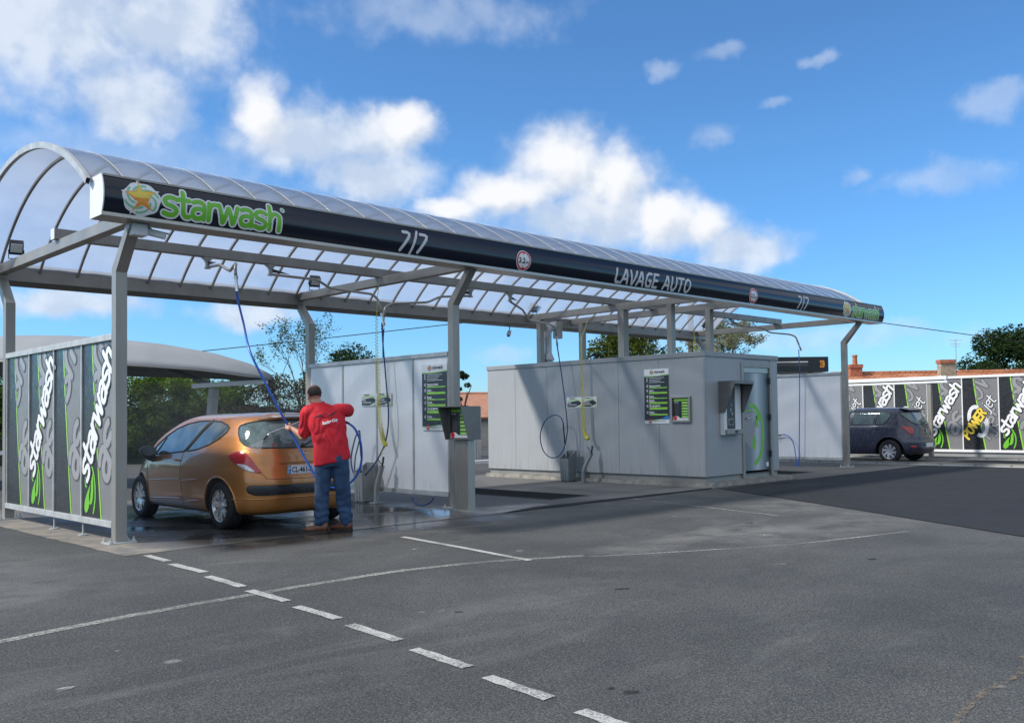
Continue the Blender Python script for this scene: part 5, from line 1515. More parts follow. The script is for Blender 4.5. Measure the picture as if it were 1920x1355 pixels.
def m_glass(name, c=(0.02, 0.035, 0.035), wet=.5):
    m, nt, b = newmat(name)
    v = worldvec(nt)
    mp = nt.new('ShaderNodeMapping'); nt.l.new(v, mp.inputs['Vector']); mp.inputs['Scale'].default_value = (3, 3, 1.2)
    f = nt.maprange(nt.noise(mp.outputs[0], 2.2, 6, .7), .40, .70, 0, wet)
    nt.l.new(nt.mix(f, c, (0.14, 0.20, 0.20)), b.inputs['Base Color'])
    b.inputs['Roughness'].default_value = .06; b.inputs['IOR'].default_value = 1.6; b.inputs['Coat Weight'].default_value = .6; b.inputs['Coat Roughness'].default_value = .02
    bp = nt.new('ShaderNodeBump'); bp.inputs['Strength'].default_value = .25; bp.inputs['Distance'].default_value = .004
    nt.l.new(nt.noise(mp.outputs[0], 9, 4, .6), bp.inputs['Height']); nt.l.new(bp.outputs[0], b.inputs['Normal'])
    return m
M['orange'] = m_carpaint('orange_metallic', (0.43, 0.165, 0.030), (0.49, 0.195, 0.038), .5, 0, .33)
M['navy'] = m_carpaint('dark_blue_metallic', (0.010, 0.013, 0.035), (0.014, 0.018, 0.048), .3, .35, .35)
M['glass'] = m_glass('car_glass'); M['glass2'] = m_glass('car_glass_wet', (.07, .11, .105), .8)
M['tail_red'] = mat('tail_lamp_red', (0.38, 0.008, 0.012), .12, 0, .2, 25, coat=1)
M['tail_clear'] = mat('tail_lamp_clear', (0.66, 0.62, 0.62), .12, .3, .3, 40, coat=1)
M['alloy'] = mat('alloy_rim', (0.62, 0.63, 0.64), .28, .75, .08)
M['hubcap'] = mat('hubcap', (0.52, 0.53, 0.55), .35, .4, .12)
M['seal'] = mat('window_seal', (0.012, 0.012, 0.013), .5)

# --- orange three door hatchback, local y forward, rear axle at y=0
HB = [  # z, yF, yR, w, nF, nR, tilt
 (.20, 3.12, -.60, .800, 3.6, 5.4, 0), (.25, 3.22, -.68, .845, 3.6, 5.4, 0), (.36, 3.28, -.715, .862, 3.6, 5.4, 0), (.48, 3.29, -.725, .868, 3.5, 5.4, 0),
 (.58, 3.27, -.725, .872, 3.4, 5.4, 0), (.66, 3.22, -.715, .874, 3.4, 5.4, 0), (.74, 3.15, -.690, .872, 3.4, 5.4, 0), (.82, 3.03, -.672, .866, 3.5, 5.0, 0),
 (.90, 2.86, -.662, .850, 3.8, 5.0, .002), (.96, 2.70, -.655, .832, 4.2, 5.0, .002), (1.02, 2.60, -.640, .808, 4.6, 5.0, .002), (1.12, 2.44, -.605, .768, 5.0, 5.0, 0),
 (1.22, 2.22, -.555, .726, 5.2, 5.0, 0), (1.31, 1.97, -.500, .682, 5.2, 5.0, 0), (1.38, 1.75, -.445, .640, 5.0, 5.0, 0), (1.43, 1.55, -.400, .588, 4.6, 5.0, 0),
 (1.465, 1.36, -.33, .50, 4.2, 3.6, 0), (1.487, 1.12, -.22, .37, 3.6, 3.4, 0), (1.497, .90, -.05, .18, 3.0, 3.0, 0), (1.499, .70, .10, .03, 2.2, 2.2, 0)]
hb = Body(HB, 1.15, .013)
def rel(pts, y0=.40): return [(y - y0, z) for y, z in pts]
doorwin = rel([(2.66, .925), (2.48, 1.04), (2.24, 1.185), (1.98, 1.29), (1.70, 1.360), (1.37, 1.395), (1.04, 1.398), (1.20, 1.25), (1.46, .985), (1.9, .955), (2.3, .935)])
qwin = rel([(.96, 1.395), (.72, 1.38), (.52, 1.335), (.445, 1.295), (.46, 1.245), (.58, 1.16), (.80, 1.08), (1.10, 1.015), (1.40, .985), (1.14, 1.24)])
glassR = [(0, 1.385), (.40, 1.385), (.56, 1.375), (.63, 1.345), (.672, 1.29), (.695, 1.22), (.69, 1.15), (.66, 1.09), (.60, 1.05), (.52, 1.04), (0, 1.03)]
insertR = [(0, .57), (.62, .575), (.70, .585), (.735, .575), (.735, .50), (.70, .455), (.60, .445), (0, .445)]
car = empty('parked_car', (2.26, .40, 0), 0, 'metallic orange three door hatchback being washed in the first bay', 'car')
tailc = [(1.235, .98), (1.26, 1.005), (1.32, 1.015), (1.30, .99)]
def cdiag(x, y): return x - y
# corner coordinate: |x| - y, growing towards rear edge; rear centre is near 0.7
tail_poly = [(1.095, .965), (1.13, 1.0), (1.215, 1.012), (1.285, .985), (1.36, .925)]
def tailclass(): pass
spec = dict(arches=[(0, .30, .375), (2.56, .30, .37)],
    side=[('side_window', doorwin), ('side_window', qwin)],
    rear=[],
    corner=[], front=[('windscreen', [(0, .99), (.66, 1.0), (.60, 1.36), (.45, 1.42), (0, 1.43)])],
    mats=dict(body=M['orange'], side_window=M['glass'], rear_window=M['glass2'], bumper_insert=M['ink_black'], windscreen=M['glass'], tail_light=M['tail_red'], lamp_clear=M['tail_clear'], sill=M['orange']),
    sill_z=.0, sill_name='sill')
co = make_car(car, hb, 210, spec)
for s in (-1, 1):
    for poly in (doorwin, qwin):
        P = poly + [poly[0]]; mb = MB()
        pts = []
        for i in range(len(P) - 1):
            for k in range(4): pts.append((P[i][0] + (P[i + 1][0] - P[i][0]) * k / 4, P[i][1] + (P[i + 1][1] - P[i][1]) * k / 4))
        pts.append(pts[0]); mb.tube([(s * (hb.side_x(y, z) + .001), y, z) for y, z in pts], .011, 6)
        mb.build('window_seal', M['seal'], car, smooth=True, local=True)
    mb = MB()
    q = [(.80, 1.41), (.95, 1.18), (1.07, 1.0)]
    side_line(hb, rel([(1.00, 1.40), (1.17, 1.25), (1.42, .985)]), s, .022, -.012).build('pillar_trim', M['seal'], car, smooth=True, local=True)
    side_line(hb, rel([(2.40, .935), (2.30, 1.02), (2.20, 1.17)]), s, .010).build('window_divider', M['seal'], car, local=True)
    side_line(hb, rel([(1.0, 1.44), (1.30, 1.16), (1.44, .99), (1.47, .86), (1.48, .68), (1.44, .45), (1.40, .27)]), s, .0035, .0).build('door_gap', M['seal'], car, local=True)
    side_line(hb, rel([(1.40, .27), (2.0, .26), (2.55, .25), (2.60, .5), (2.66, .75), (2.70, .93)]), s, .0035, .0).build('door_gap', M['seal'], car, local=True)
    for a, b_ in ((2.66, 1.47), (1.45, .95)):
        side_line(hb, rel([(a, .555 + .03 * (2.66 - a)), ((a + b_) / 2, .57 + .03 * (2.66 - (a + b_) / 2)), (b_, .57 + .035 * (2.66 - b_))]), s, .009, -.001).build('side_moulding', M['orange'], car, smooth=True, local=True)
        side_line(hb, rel([(a - .1, .305), ((a + b_) / 2, .33), (b_, .345)]), s, .014, -.008).build('sill_crease', M['orange'], car, smooth=True, local=True)
    # handle
    mb = MB(); x = s * (hb.side_x(1.20, .865) + .012)
    mb.tube([(x - s * .012, 1.11, .865), (x + s * .006, 1.15, .87), (x + s * .010, 1.22, .872), (x - s * .010, 1.30, .87)], [.012, .016, .016, .012], 8)
    mb.build('door_handle', M['orange'], car, smooth=True, local=True)
    # mirror
    mb = MB(); cx = s * (hb.side_x(2.05, .95) + .14)
    rings = []
    for i, (dy, sc) in enumerate(((-.075, .78), (-.07, .98), (-.03, 1.0), (.03, .92), (.07, .65), (.085, .3))):
        rings.append([(cx + .105 * sc * math.cos(t), 1.98 + dy, .985 + .075 * sc * math.sin(t)) for t in [2 * PI * k / 20 for k in range(20)]])
    vs = [p for r_ in rings for p in r_]; fs = [(i * 20 + k, i * 20 + (k + 1) % 20, (i + 1) * 20 + (k + 1) % 20, (i + 1) * 20 + k) for i in range(5) for k in range(20)]
    fs += [tuple(range(19, -1, -1)), tuple(range(100, 120))]; mb.add(vs, fs)
    mb.tube([(cx, 2.0, .93), (cx - s * .05, 2.03, .89), (s * (hb.side_x(2.05, .88) - .02), 2.06, .87)], [.05, .045, .06], 8)
    mo = fix_normals(mb.build('mirror', M['dark_metal'], car, smooth=True, local=True))
    mb = MB(); mb.add([(cx + .092 * math.cos(t), 1.903, .985 + .065 * math.sin(t)) for t in [2 * PI * k / 20 for k in range(20)]], [tuple(range(20))]); mb.build('mirror_glass', M['glass2'], mo, local=True)
# rear lamps as shaped shells wrapping the corner
_arc = {}
def arc_tab(B, z):
    k = (id(B), round(z, 3))
    if k not in _arc:
        row = B.row_at(z, B.ym - 1.7); yR, w, n = row[2], row[3], row[5]; L = [(0.0, 0.0, yR)]
        for i in range(1, 721):
            t = i / 720; th = PI - (PI / 2) * (0.5 - 0.5 * math.cos(PI * t)); c, q = math.cos(th), math.sin(th)
            x = w * abs(q) ** (2 / n); y = B.ym - (B.ym - yR) * abs(c) ** (2 / n); o = L[-1]
            L.append((o[0] + math.hypot(x - o[1], y - o[2]), x, y))
        _arc[k] = L
    return _arc[k]
def arc_xy(B, z, g):
    L = arc_tab(B, z); lo, hi = 0, len(L) - 1; g = max(0, min(g, L[-1][0] - 1e-6))
    while hi - lo > 1:
        m_ = (lo + hi) // 2
        if L[m_][0] <= g: lo = m_
        else: hi = m_
    a, b = L[lo], L[hi]; f = (g - a[0]) / max(1e-9, b[0] - a[0])
    return a[1] + (b[1] - a[1]) * f, a[2] + (b[2] - a[2]) * f
def corner_pt(B, s, g, z, out):
    """g: distance along the body from the rear centre; s: side, point pushed outwards by out"""
    x, y = arc_xy(B, z, g); x2, y2 = arc_xy(B, z, g + .01); dx, dy = x2 - x, y2 - y; l = math.hypot(dx, dy) or 1e-6
    return Vector((s * (x + out * -(-dy) / l * -1 * -1), y + out * -dx / l, z)) if False else Vector((s * (x + out * dy / l), y - out * dx / l, z))
def wrap_of(B, pt):
    L = arc_tab(B, pt[2]); return min(L, key=lambda q: (q[1] - pt[0]) ** 2 + (q[2] - pt[1]) ** 2)[0]
def dens(poly, k=5, close=True):
    out = []; n = len(poly)
    for i in range(n if close else n - 1):
        a, b = poly[i], poly[(i + 1) % n]
        for j in range(k): out.append((a[0] + (b[0] - a[0]) * j / k, a[1] + (b[1] - a[1]) * j / k))
    if not close: out.append(poly[-1])
    return out
def lamp_shell(B, s, poly, m, name, parent, out=.006, n=30, both=False, mm=8):
    """poly in (arc, z) filled by columns; both=True mirrors it across the rear centre as one mesh"""
    P = [(q.x, q.y) for q in smooth_path([(a, b, 0) for a, b in poly], 5, True)] if not both else dens(poly, 5)
    w0 = min(p[0] for p in P); w1 = max(p[0] for p in P); mb = MB(); cols = []
    for i in range(n + 1):
        w_ = w0 + (w1 - w0) * (.002 + .996 * i / n); zs = []
        for k in range(len(P)):
            a, b_ = P[k], P[(k + 1) % len(P)]
            if (a[0] > w_) != (b_[0] > w_): zs.append(a[1] + (b_[1] - a[1]) * (w_ - a[0]) / (b_[0] - a[0]))
        cols.append((w_, min(zs), max(zs)))
    seq = [(-s if False else 1, c) for c in cols]
    if both: seq = [(-1, c) for c in reversed(cols)] + [(1, c) for c in cols]
    else: seq = [(s, c) for c in cols]
    vs = []
    for sg, (w_, za, zb) in seq:
        for j in range(mm + 1):
            t = j / mm; z = za + (zb - za) * t; bul = out * (.4 + .6 * (1 - abs(2 * t - 1) ** 4)); vs.append(corner_pt(B, sg, w_, z, bul))
    fs = [(i * (mm + 1) + j, (i + 1) * (mm + 1) + j, (i + 1) * (mm + 1) + j + 1, i * (mm + 1) + j + 1) for i in range(len(seq) - 1) for j in range(mm)]
    if both or s > 0: pass
    else: fs = [f[::-1] for f in fs]
    mb.add(vs, fs); return mb.build(name, m, parent, smooth=True, local=True)
def arc_line(B, pts, r, out, s=1, close=False, both=False):
    """tube along (arc, z) points"""
    P = dens(pts, 5, close); V_ = [corner_pt(B, s, g, z, out) for g, z in P]
    if close: V_.append(V_[0])
    if both: V_ = [Vector((-q.x, q.y, q.z)) for q in reversed(V_)] + V_[1:]
    mb = MB(); mb.tube(V_, r, 6); return mb
# lamp outline measured as (x, y, z) around the corner of the car (left side), in car coordinates
lampxyz = [(.868, -.20, .955), (.864, -.27, .990), (.85, -.38, 1.005), (.81, -.50, .985), (.74, -.60, .91), (.67, -.65, .82), (.60, -.67, .735), (.70, -.655, .735), (.79, -.57, .765), (.85, -.42, .82), (.868, -.27, .885)]
lp = [(wrap_of(hb, p), p[2]) for p in lampxyz]
clearxyz = [(.85, -.40, .842), (.82, -.50, .845), (.77, -.59, .82), (.72, -.64, .775), (.70, -.652, .744), (.76, -.61, .750), (.82, -.50, .790)]
cp_ = [(wrap_of(hb, p), p[2]) for p in clearxyz]
for s in (-1, 1):
    l = lamp_shell(hb, s, lp, M['tail_red'], 'tail_light', car, .010)
    lamp_shell(hb, s, cp_, M['tail_clear'], 'reversing_lamp', l, .015)
def W(x, y, z): return (wrap_of(hb, (x, y, z)), z)
gp = [(0, 1.388), (.42, 1.388), W(.60, -.40, 1.378), W(.66, -.25, 1.355), W(.685, -.17, 1.325), W(.70, -.17, 1.29), W(.72, -.22, 1.22), W(.735, -.30, 1.14), W(.73, -.40, 1.085), W(.68, -.52, 1.055), (.50, 1.042), (0, 1.036)]
lamp_shell(hb, 1, gp, M['glass2'], 'rear_window', car, .004, 40, True, 10)
arc_line(hb, gp, .010, .004, both=True).build('window_seal', M['seal'], car, smooth=True, local=True)
ip = [(0, .572), (.60, .576), (.72, .58), W(.80, -.60, .572), W(.815, -.585, .53), W(.80, -.60, .485), (.70, .452), (.60, .446), (0, .446)]
lamp_shell(hb, 1, ip, M['ink_black'], 'bumper_insert', car, .012, 40, True, 6)
rear_line(hb, [(-.62, .74), (-.56, .69), (-.50, .655), (0, .64), (.50, .655), (.56, .69), (.62, .74)], .0035, 0).build('tailgate_gap', M['seal'], car, local=True)
arc_line(hb, [(0, .405), (.5, .405), (.80, .402), (1.05, .40)], .014, -.008, both=True).build('bumper_crease', M['orange'], car, smooth=True, local=True)
# recess and plate
cpl = Pl((-.40, hb.rear_y(0, .78) - .004, .655), (1, 0, 0), (0, 0, 1))
yb = hb.rear_y(.3, .76) - .012
mb = MB(); mb.box(-.36, .36, yb + .004, yb + .02, .835, .862); mb.build('plate_lamp_strip', M['orange'], car, local=True, bevel=.006)
mb = MB(); mb.box(-.26, .26, yb - .014, yb - .004, .70, .81); plate = mb.build('number_plate', M['ink_white'], car, local=True, bevel=.003)
ppl = Pl((-.26, yb - .014, .70), (1, 0, 0), (0, 0, 1))
mb = MB(); ppl.rect(mb, .003, .042, .003, .107, .0015); mb.build('blue_band', M['ink_blue'], plate, local=True)
mb = MB(); put_text(mb, ppl, 'CL-461-E', .052, .022, .098, .0015, .0025, 0, .78); mb.build('lettering', M['ink_black'], plate, local=True)
mb = MB(); ppl.fan(mb, circle(.022, .075, .012), .0022); put_text(mb, ppl, 'F', .014, .015, .03, .0022, .001); mb.build('band_marks', M['ink_white'], plate, local=True)
# badge, wiper, aerial, spoiler
mb = MB(); y_ = hb.rear_y(0, .96) - .01
for a, b_ in (((-.03, .925), (.0, 1.0)), ((0, 1.0), (.03, .985)), ((-.005, .95), (.035, .955)), ((-.02, .93), (.005, .925)), ((.0, .975), (-.03, .985))):
    mb.tube([(a[0] - .0, y_, a[1]), (b_[0], y_, b_[1])], .007, 6)
mb.build('badge', M['chrome'], car, local=True)
mb = MB(); mb.lathe((0.0, hb.rear_y(0, 1.06) - .0, 1.06), (0, -1, .1), [(.03, 0), (.025, .03), (0, .035)], 12)
mb.tube([(0, hb.rear_y(0, 1.06) - .03, 1.06), (.16, hb.rear_y(.16, 1.14) - .025, 1.13), (.34, hb.rear_y(.34, 1.22) - .018, 1.20)], [.012, .009, .006], 6); mb.build('rear_wiper', M['black_pl'], car, local=True)
mb = MB(); mb.tube([(0, -.12, 1.485), (0, -.16, 1.52), (0, -.24, 1.62)], [.018, .008, .004], 6); mb.build('aerial', M['black_pl'], car, local=True)
vs = []; nn = 24
for i in range(nn + 1):
    t = -1 + 2 * i / nn; x = .56 * t; e = 1 - abs(t) ** 4
    yt = hb.rear_y(min(.56, abs(x)), 1.43); 
    vs += [(x, yt + .10, 1.462 - .045 * abs(t) ** 3), (x, yt - .10 * (.4 + .6 * e), 1.437 - .05 * abs(t) ** 3), (x, yt - .09 * (.4 + .6 * e), 1.412 - .05 * abs(t) ** 3), (x, yt + .02, 1.40 - .045 * abs(t) ** 3)]
mb = MB(); mb.add(vs, [(i * 4 + a, (i + 1) * 4 + a, (i + 1) * 4 + (a + 1) % 4, i * 4 + (a + 1) % 4) for i in range(nn) for a in range(4)] + [(0, 1, 2, 3), tuple(nn * 4 + q for q in (3, 2, 1, 0))])
fix_normals(mb.build('spoiler', M['orange'], car, smooth=True, local=True, angle=40))
for s in (-1, 1):
    for y in (0, 2.56): tyre_and_rim(car, s * .742, y, s, .305, .195, 7, True, .212, M['alloy'], 0)

# --- dark blue five door hatchback
HB2 = [(.22, 2.95, -.62, .800, 3.4, 4.2, 0), (.30, 3.02, -.735, .845, 3.4, 4.4, 0), (.42, 3.05, -.765, .862, 3.4, 4.6, 0), (.55, 3.05, -.765, .866, 3.2, 4.6, 0), (.63, 3.02, -.735, .868, 3.2, 4.4, 0),
 (.70, 2.98, -.690, .868, 3.2, 4.2, 0), (.80, 2.90, -.680, .864, 3.2, 4.0, 0), (.90, 2.72, -.668, .852, 3.0, 3.9, 0), (.97, 2.45, -.650, .836, 2.9, 3.9, 0), (1.03, 2.15, -.620, .815, 2.8, 3.8, 0), (1.15, 1.92, -.575, .775, 2.8, 3.8, 0),
 (1.27, 1.68, -.500, .735, 2.9, 4.0, 0), (1.38, 1.42, -.425, .690, 3.0, 4.2, 0), (1.45, 1.2, -.37, .63, 3.0, 4.2, 0), (1.49, .98, -.24, .52, 3.0, 4.0, 0), (1.51, .8, -.1, .35, 3.0, 3.5, 0), (1.52, .65, .1, .05, 2.5, 2.5, 0)]
hb2 = Body(HB2, 1.1, .022)
w1 = [(1.10, 1.04), (1.04, 1.40), (.42, 1.405), (.46, 1.03)]
w2 = [(.39, 1.03), (.36, 1.405), (.16, 1.40), (.02, 1.36), (-.01, 1.30), (.07, 1.15), (.16, 1.05)]
w3 = [(1.95, 1.03), (1.55, 1.30), (1.16, 1.39), (1.20, 1.04)]
gl2 = [(0, 1.37), (.52, 1.37), (.60, 1.34), (.57, 1.20), (.50, 1.09), (.36, 1.04), (0, 1.02)]
car2 = empty('parked_car', (21.18, .12, 0), 0, 'wet dark blue five door hatchback in the last bay before the advert wall', 'car')
spec2 = dict(arches=[(0, .31, .40), (2.5, .31, .39)], side=[('side_window', w1), ('side_window', w2), ('side_window', w3)], rear=[('rear_window', gl2)], corner=[],
    front=[('windscreen', [(0, 1.05), (.66, 1.05), (.60, 1.38), (0, 1.42)])],
    mats=dict(body=M['navy'], side_window=M['glass2'], rear_window=M['glass2'], windscreen=M['glass'], sill=M['navy']), sill_z=0, sill_name='sill')
make_car(car2, hb2, 110, spec2)
for s in (-1, 1):
    for poly in (w1, w2, w3):
        P = poly + [poly[0]]; mb = MB(); mb.tube([(s * (hb2.side_x(y, z) + .001), y, z) for y, z in P], .013, 6); mb.build('window_seal', M['seal'], car2, local=True)
    side_line(hb2, [(.05, 1.42), (-.05, 1.28), (.0, 1.08), (.05, .95), (.10, .80), (.28, .62), (.46, .45), (.55, .30), (1.0, .27), (1.15, .30), (1.16, 1.0)], s, .006, 0).build('door_gap', M['seal'], car2, local=True)
    mb = MB(); x = s * (hb2.side_x(.32, .94) + .014); mb.tube([(x, .24, .935), (x + s * .012, .32, .94), (x, .42, .935)], .015, 6); mb.build('door_handle', M['navy'], car2, local=True)
    lx = [(.866, -.35, .985), (.85, -.50, .985), (.80, -.60, .975), (.70, -.65, .96), (.62, -.665, .93), (.63, -.675, .80), (.70, -.67, .76), (.78, -.63, .77), (.84, -.55, .84), (.862, -.42, .93)]
    lamp_shell(hb2, s, [(wrap_of(hb2, p), p[2]) for p in lx], M['tail_red'], 'tail_light', car2, .014)
    lx = [(.82, -.62, .46), (.74, -.70, .46), (.66, -.735, .45), (.70, -.73, .40), (.80, -.66, .41)]
    lamp_shell(hb2, s, [(wrap_of(hb2, p), p[2]) for p in lx], M['tail_red'], 'bumper_reflector', car2, .008)
    for y in (0, 2.5): tyre_and_rim(car2, s * .748, y, s, .31, .19, 8, False, .205, M['hubcap'], .35)
rear_line(hb2, [(x, z) for x, z in gl2[1:-1]] + [(0, 1.02)] + [(-x, z) for x, z in reversed(gl2[1:-1])] + [(0, 1.372)], .012, .001, 4, True).build('window_seal', M['seal'], car2, local=True)
rear_line(hb2, [(-.62, .74), (-.60, .66), (0, .65), (.60, .66), (.62, .74)], .006, 0).build('tailgate_gap', M['seal'], car2, local=True)
yb = hb2.rear_y(.2, .5) - .008
mb = MB(); mb.box(-.26, .26, yb - .012, yb, .42, .53); plate = mb.build('number_plate', M['ink_white'], car2, local=True)
ppl = Pl((-.26, yb - .012, .42), (1, 0, 0), (0, 0, 1))
mb = MB(); ppl.rect(mb, .003, .045, .003, .107, .0015); ppl.rect(mb, .475, .517, .003, .107, .0015); mb.build('blue_band', M['ink_blue'], plate, local=True)
mb = MB(); y_ = hb2.rear_y(0, .86) - .008; mb.tube([(-.04, y_, .90), (0, y_, .80), (.04, y_, .90), (-.04, y_, .90)], .008, 6); mb.build('badge', M['chrome'], car2, local=True)
mb = MB(); mb.prism([(-.55, -.18, 1.495), (.55, -.18, 1.495), (.52, -.44, 1.45), (-.52, -.44, 1.45)], (0, 0, -.03)); mb.build('spoiler', M['navy'], car2, local=True, bevel=.01)
mb = MB(); mb.tube([(0, hb2.rear_y(0, 1.07) - .02, 1.07), (.28, hb2.rear_y(.28, 1.12) - .015, 1.10)], .008, 6); mb.build('rear_wiper', M['black_pl'], car2, local=True)

# ------------------------------------------------------------------ the man washing the car
MR = R(-32); MO = Vector((2.18, -0.98, 0.0))
RX = Vector((math.cos(MR), math.sin(MR), 0)); FY = Vector((-math.sin(MR), math.cos(MR), 0))
def mw(x, y, z): return MO + RX * x + FY * y + Vector((0, 0, z))
def blob(mb, c, r, rot=None, n=14):
    """ellipsoid"""
    vs = []; fs = []
    m = rot or Matrix.Identity(3); c = Vector(c)
    for i in range(n + 1):
        a = PI * i / n
        for k in range(2 * n):
            b = PI * k / n
            vs.append(c + m @ Vector((r[0] * math.sin(a) * math.cos(b), r[1] * math.sin(a) * math.sin(b), r[2] * math.cos(a))))
    for i in range(n):
        for k in range(2 * n): fs.append((i * 2 * n + k, (i + 1) * 2 * n + k, (i + 1) * 2 * n + (k + 1) % (2 * n), i * 2 * n + (k + 1) % (2 * n)))
    mb.add(vs, fs)
def limb(mb, pts, rad, n=14, sub=5):
    """tapered round limb through joints, rounded ends; rad may hold (rx, ry) pairs relative to the limb frame"""
    P = smooth_path(pts, sub); k = len(pts); rr = []
    for i in range(len(P)):
        t = i / sub; a = min(int(t), k - 2); f = t - a; rr.append(rad[a] * (1 - f) + rad[min(a + 1, k - 1)] * f)
    mb.tube(P, rr, n)
    blob(mb, P[0], (rr[0],) * 3, n=8); blob(mb, P[-1], (rr[-1],) * 3, n=8)
def loft(mb, secs, n=28):
    """closed loft of elliptical sections (cx, cy, z, rx, ry, rotz)"""
    b = len(mb.v)
    for cx, cy, z, rx, ry, rz in secs:
        for k in range(n):
            t = 2 * PI * k / n; x = rx * math.copysign(abs(math.cos(t)) ** .85, math.cos(t)); y = ry * math.copysign(abs(math.sin(t)) ** .85, math.sin(t))
            mb.v.append(Vector((cx + x * math.cos(rz) - y * math.sin(rz), cy + x * math.sin(rz) + y * math.cos(rz), z)))
    for i in range(len(secs) - 1):
        for k in range(n): mb.f.append((b + i * n + k, b + i * n + (k + 1) % n, b + (i + 1) * n + (k + 1) % n, b + (i + 1) * n + k))
    mb.f.append(tuple(b + k for k in reversed(range(n)))); e = b + (len(secs) - 1) * n; mb.f.append(tuple(e + k for k in range(n)))
def organic(name, mb, m, parent, voxel=.01, sm=6, wr=None):
    o = mb.build(name, m, parent, local=True)
    r = o.modifiers.new('r', 'REMESH'); r.mode = 'VOXEL'; r.voxel_size = voxel; r.use_smooth_shade = True
    s = o.modifiers.new('s', 'SMOOTH'); s.factor = .5; s.iterations = sm
    dg = bpy.context.evaluated_depsgraph_get(); me = bpy.data.meshes.new_from_object(o.evaluated_get(dg))
    o.modifiers.clear(); o.data = me
    if wr:
        nn = [v.normal.copy() for v in me.vertices]
        for v, q in zip(me.vertices, nn): v.co += q * wr(v.co)
    me.update()
    for p in me.polygons: p.use_smooth = True
    if not me.materials: me.materials.append(m)
    return o
man = empty('person', MO, MR, 'man in a red polo shirt and blue jeans holding a pressure lance, seen from behind', 'person')
M['skin'] = mat('skin', (0.46, 0.24, 0.165), .5, 0, .08, 20)
M['hair'] = mat('short_dark_hair', (0.035, 0.024, 0.020), .8, 0, .3, 60, bump=.5, bscale=200)
M['shirt'] = mat('red_shirt', (0.60, 0.012, 0.025), .8, 0, .07, 4, bump=.12, bscale=300)
def m_denim():
    m, nt, b = newmat('denim')
    v = worldvec(nt); n = nt.noise(v, 7, 4); f = nt.noise(v, 140, 2)
    c = nt.mix(nt.maprange(n, .3, .7), (.011, .030, .075), (.028, .072, .155))
    c = nt.mix(nt.maprange(f, .45, .7, 0, .35), c, (.12, .20, .32))
    nt.l.new(c, b.inputs['Base Color']); b.inputs['Roughness'].default_value = .9
    return m
M['denim'] = m_denim()
M['leather'] = mat('brown_leather', (0.17, 0.065, 0.035), .35, 0, .2, 15)
M['sole'] = mat('shoe_sole', (0.03, 0.022, 0.018), .7)
LH = Vector((-.50, .50, 1.315)); RH = Vector((.05, .46, 1.50))
LE = Vector((-.30, .24, 1.175)); RE = Vector((.24, .30, 1.50))
LS = Vector((-.235, .08, 1.485)); RS = Vector((.165, .10, 1.505))
# body: one continuous figure
mb = MB()
loft(mb, [(.03, .03, .86, .13, .10, 0), (.03, .02, .95, .165, .115, 0), (.02, .03, 1.05, .155, .115, 0), (0, .04, 1.18, .165, .12, 0), (-.02, .06, 1.32, .185, .125, .05), (-.04, .08, 1.46, .17, .105, .05), (-.08, .10, 1.54, .08, .07, 0)])
limb(mb, [(-.07, .10, 1.48), (-.12, .12, 1.56), (-.155, .145, 1.62)], [.075, .068, .066])
for S, E_, H in ((LS, LE, LH), (RS, RE, RH)):
    wr_ = E_.lerp(H, .80)
    limb(mb, [S, S.lerp(E_, .5), E_, E_.lerp(H, .35), wr_], [.062, .056, .044, .043, .028])
for sx, kx, ax_, fy in ((-.06, -.075, -.09, .0), (.12, .155, .20, .03)):
    limb(mb, [(sx, .03, .92), ((sx + kx) / 2, .03, .72), (kx, .05, .50), ((kx + ax_) / 2, .03 + fy, .30), (ax_, .02 + fy, .10)], [.10, .095, .066, .062, .045])
hf = Matrix.Rotation(R(24), 3, 'Z') @ Matrix.Rotation(R(-14), 3, 'X')   # head turned left and tilted down; face towards local +y
HC = Vector((-.175, .165, 1.705))
def hp(x, y, z): return HC + hf @ Vector((x, y, z))
blob(mb, hp(0, -.012, .02), (.079, .098, .100), hf); blob(mb, hp(0, .030, -.055), (.058, .070, .062), hf); blob(mb, hp(0, .062, -.085), (.034, .030, .024), hf)
blob(mb, hp(0, .098, -.018), (.013, .020, .026), hf, 8); blob(mb, hp(0, .088, .022), (.060, .014, .014), hf, 8)
blob(mb, hp(0, .088, -.058), (.026, .014, .012), hf, 8)
for s in (-1, 1):
    blob(mb, hp(s * .080, -.004, -.006), (.010, .018, .032), hf, 8); blob(mb, hp(s * .078, -.008, -.034), (.008, .010, .012), hf, 6)
    blob(mb, hp(s * .045, .055, -.035), (.024, .026, .022), hf, 8)
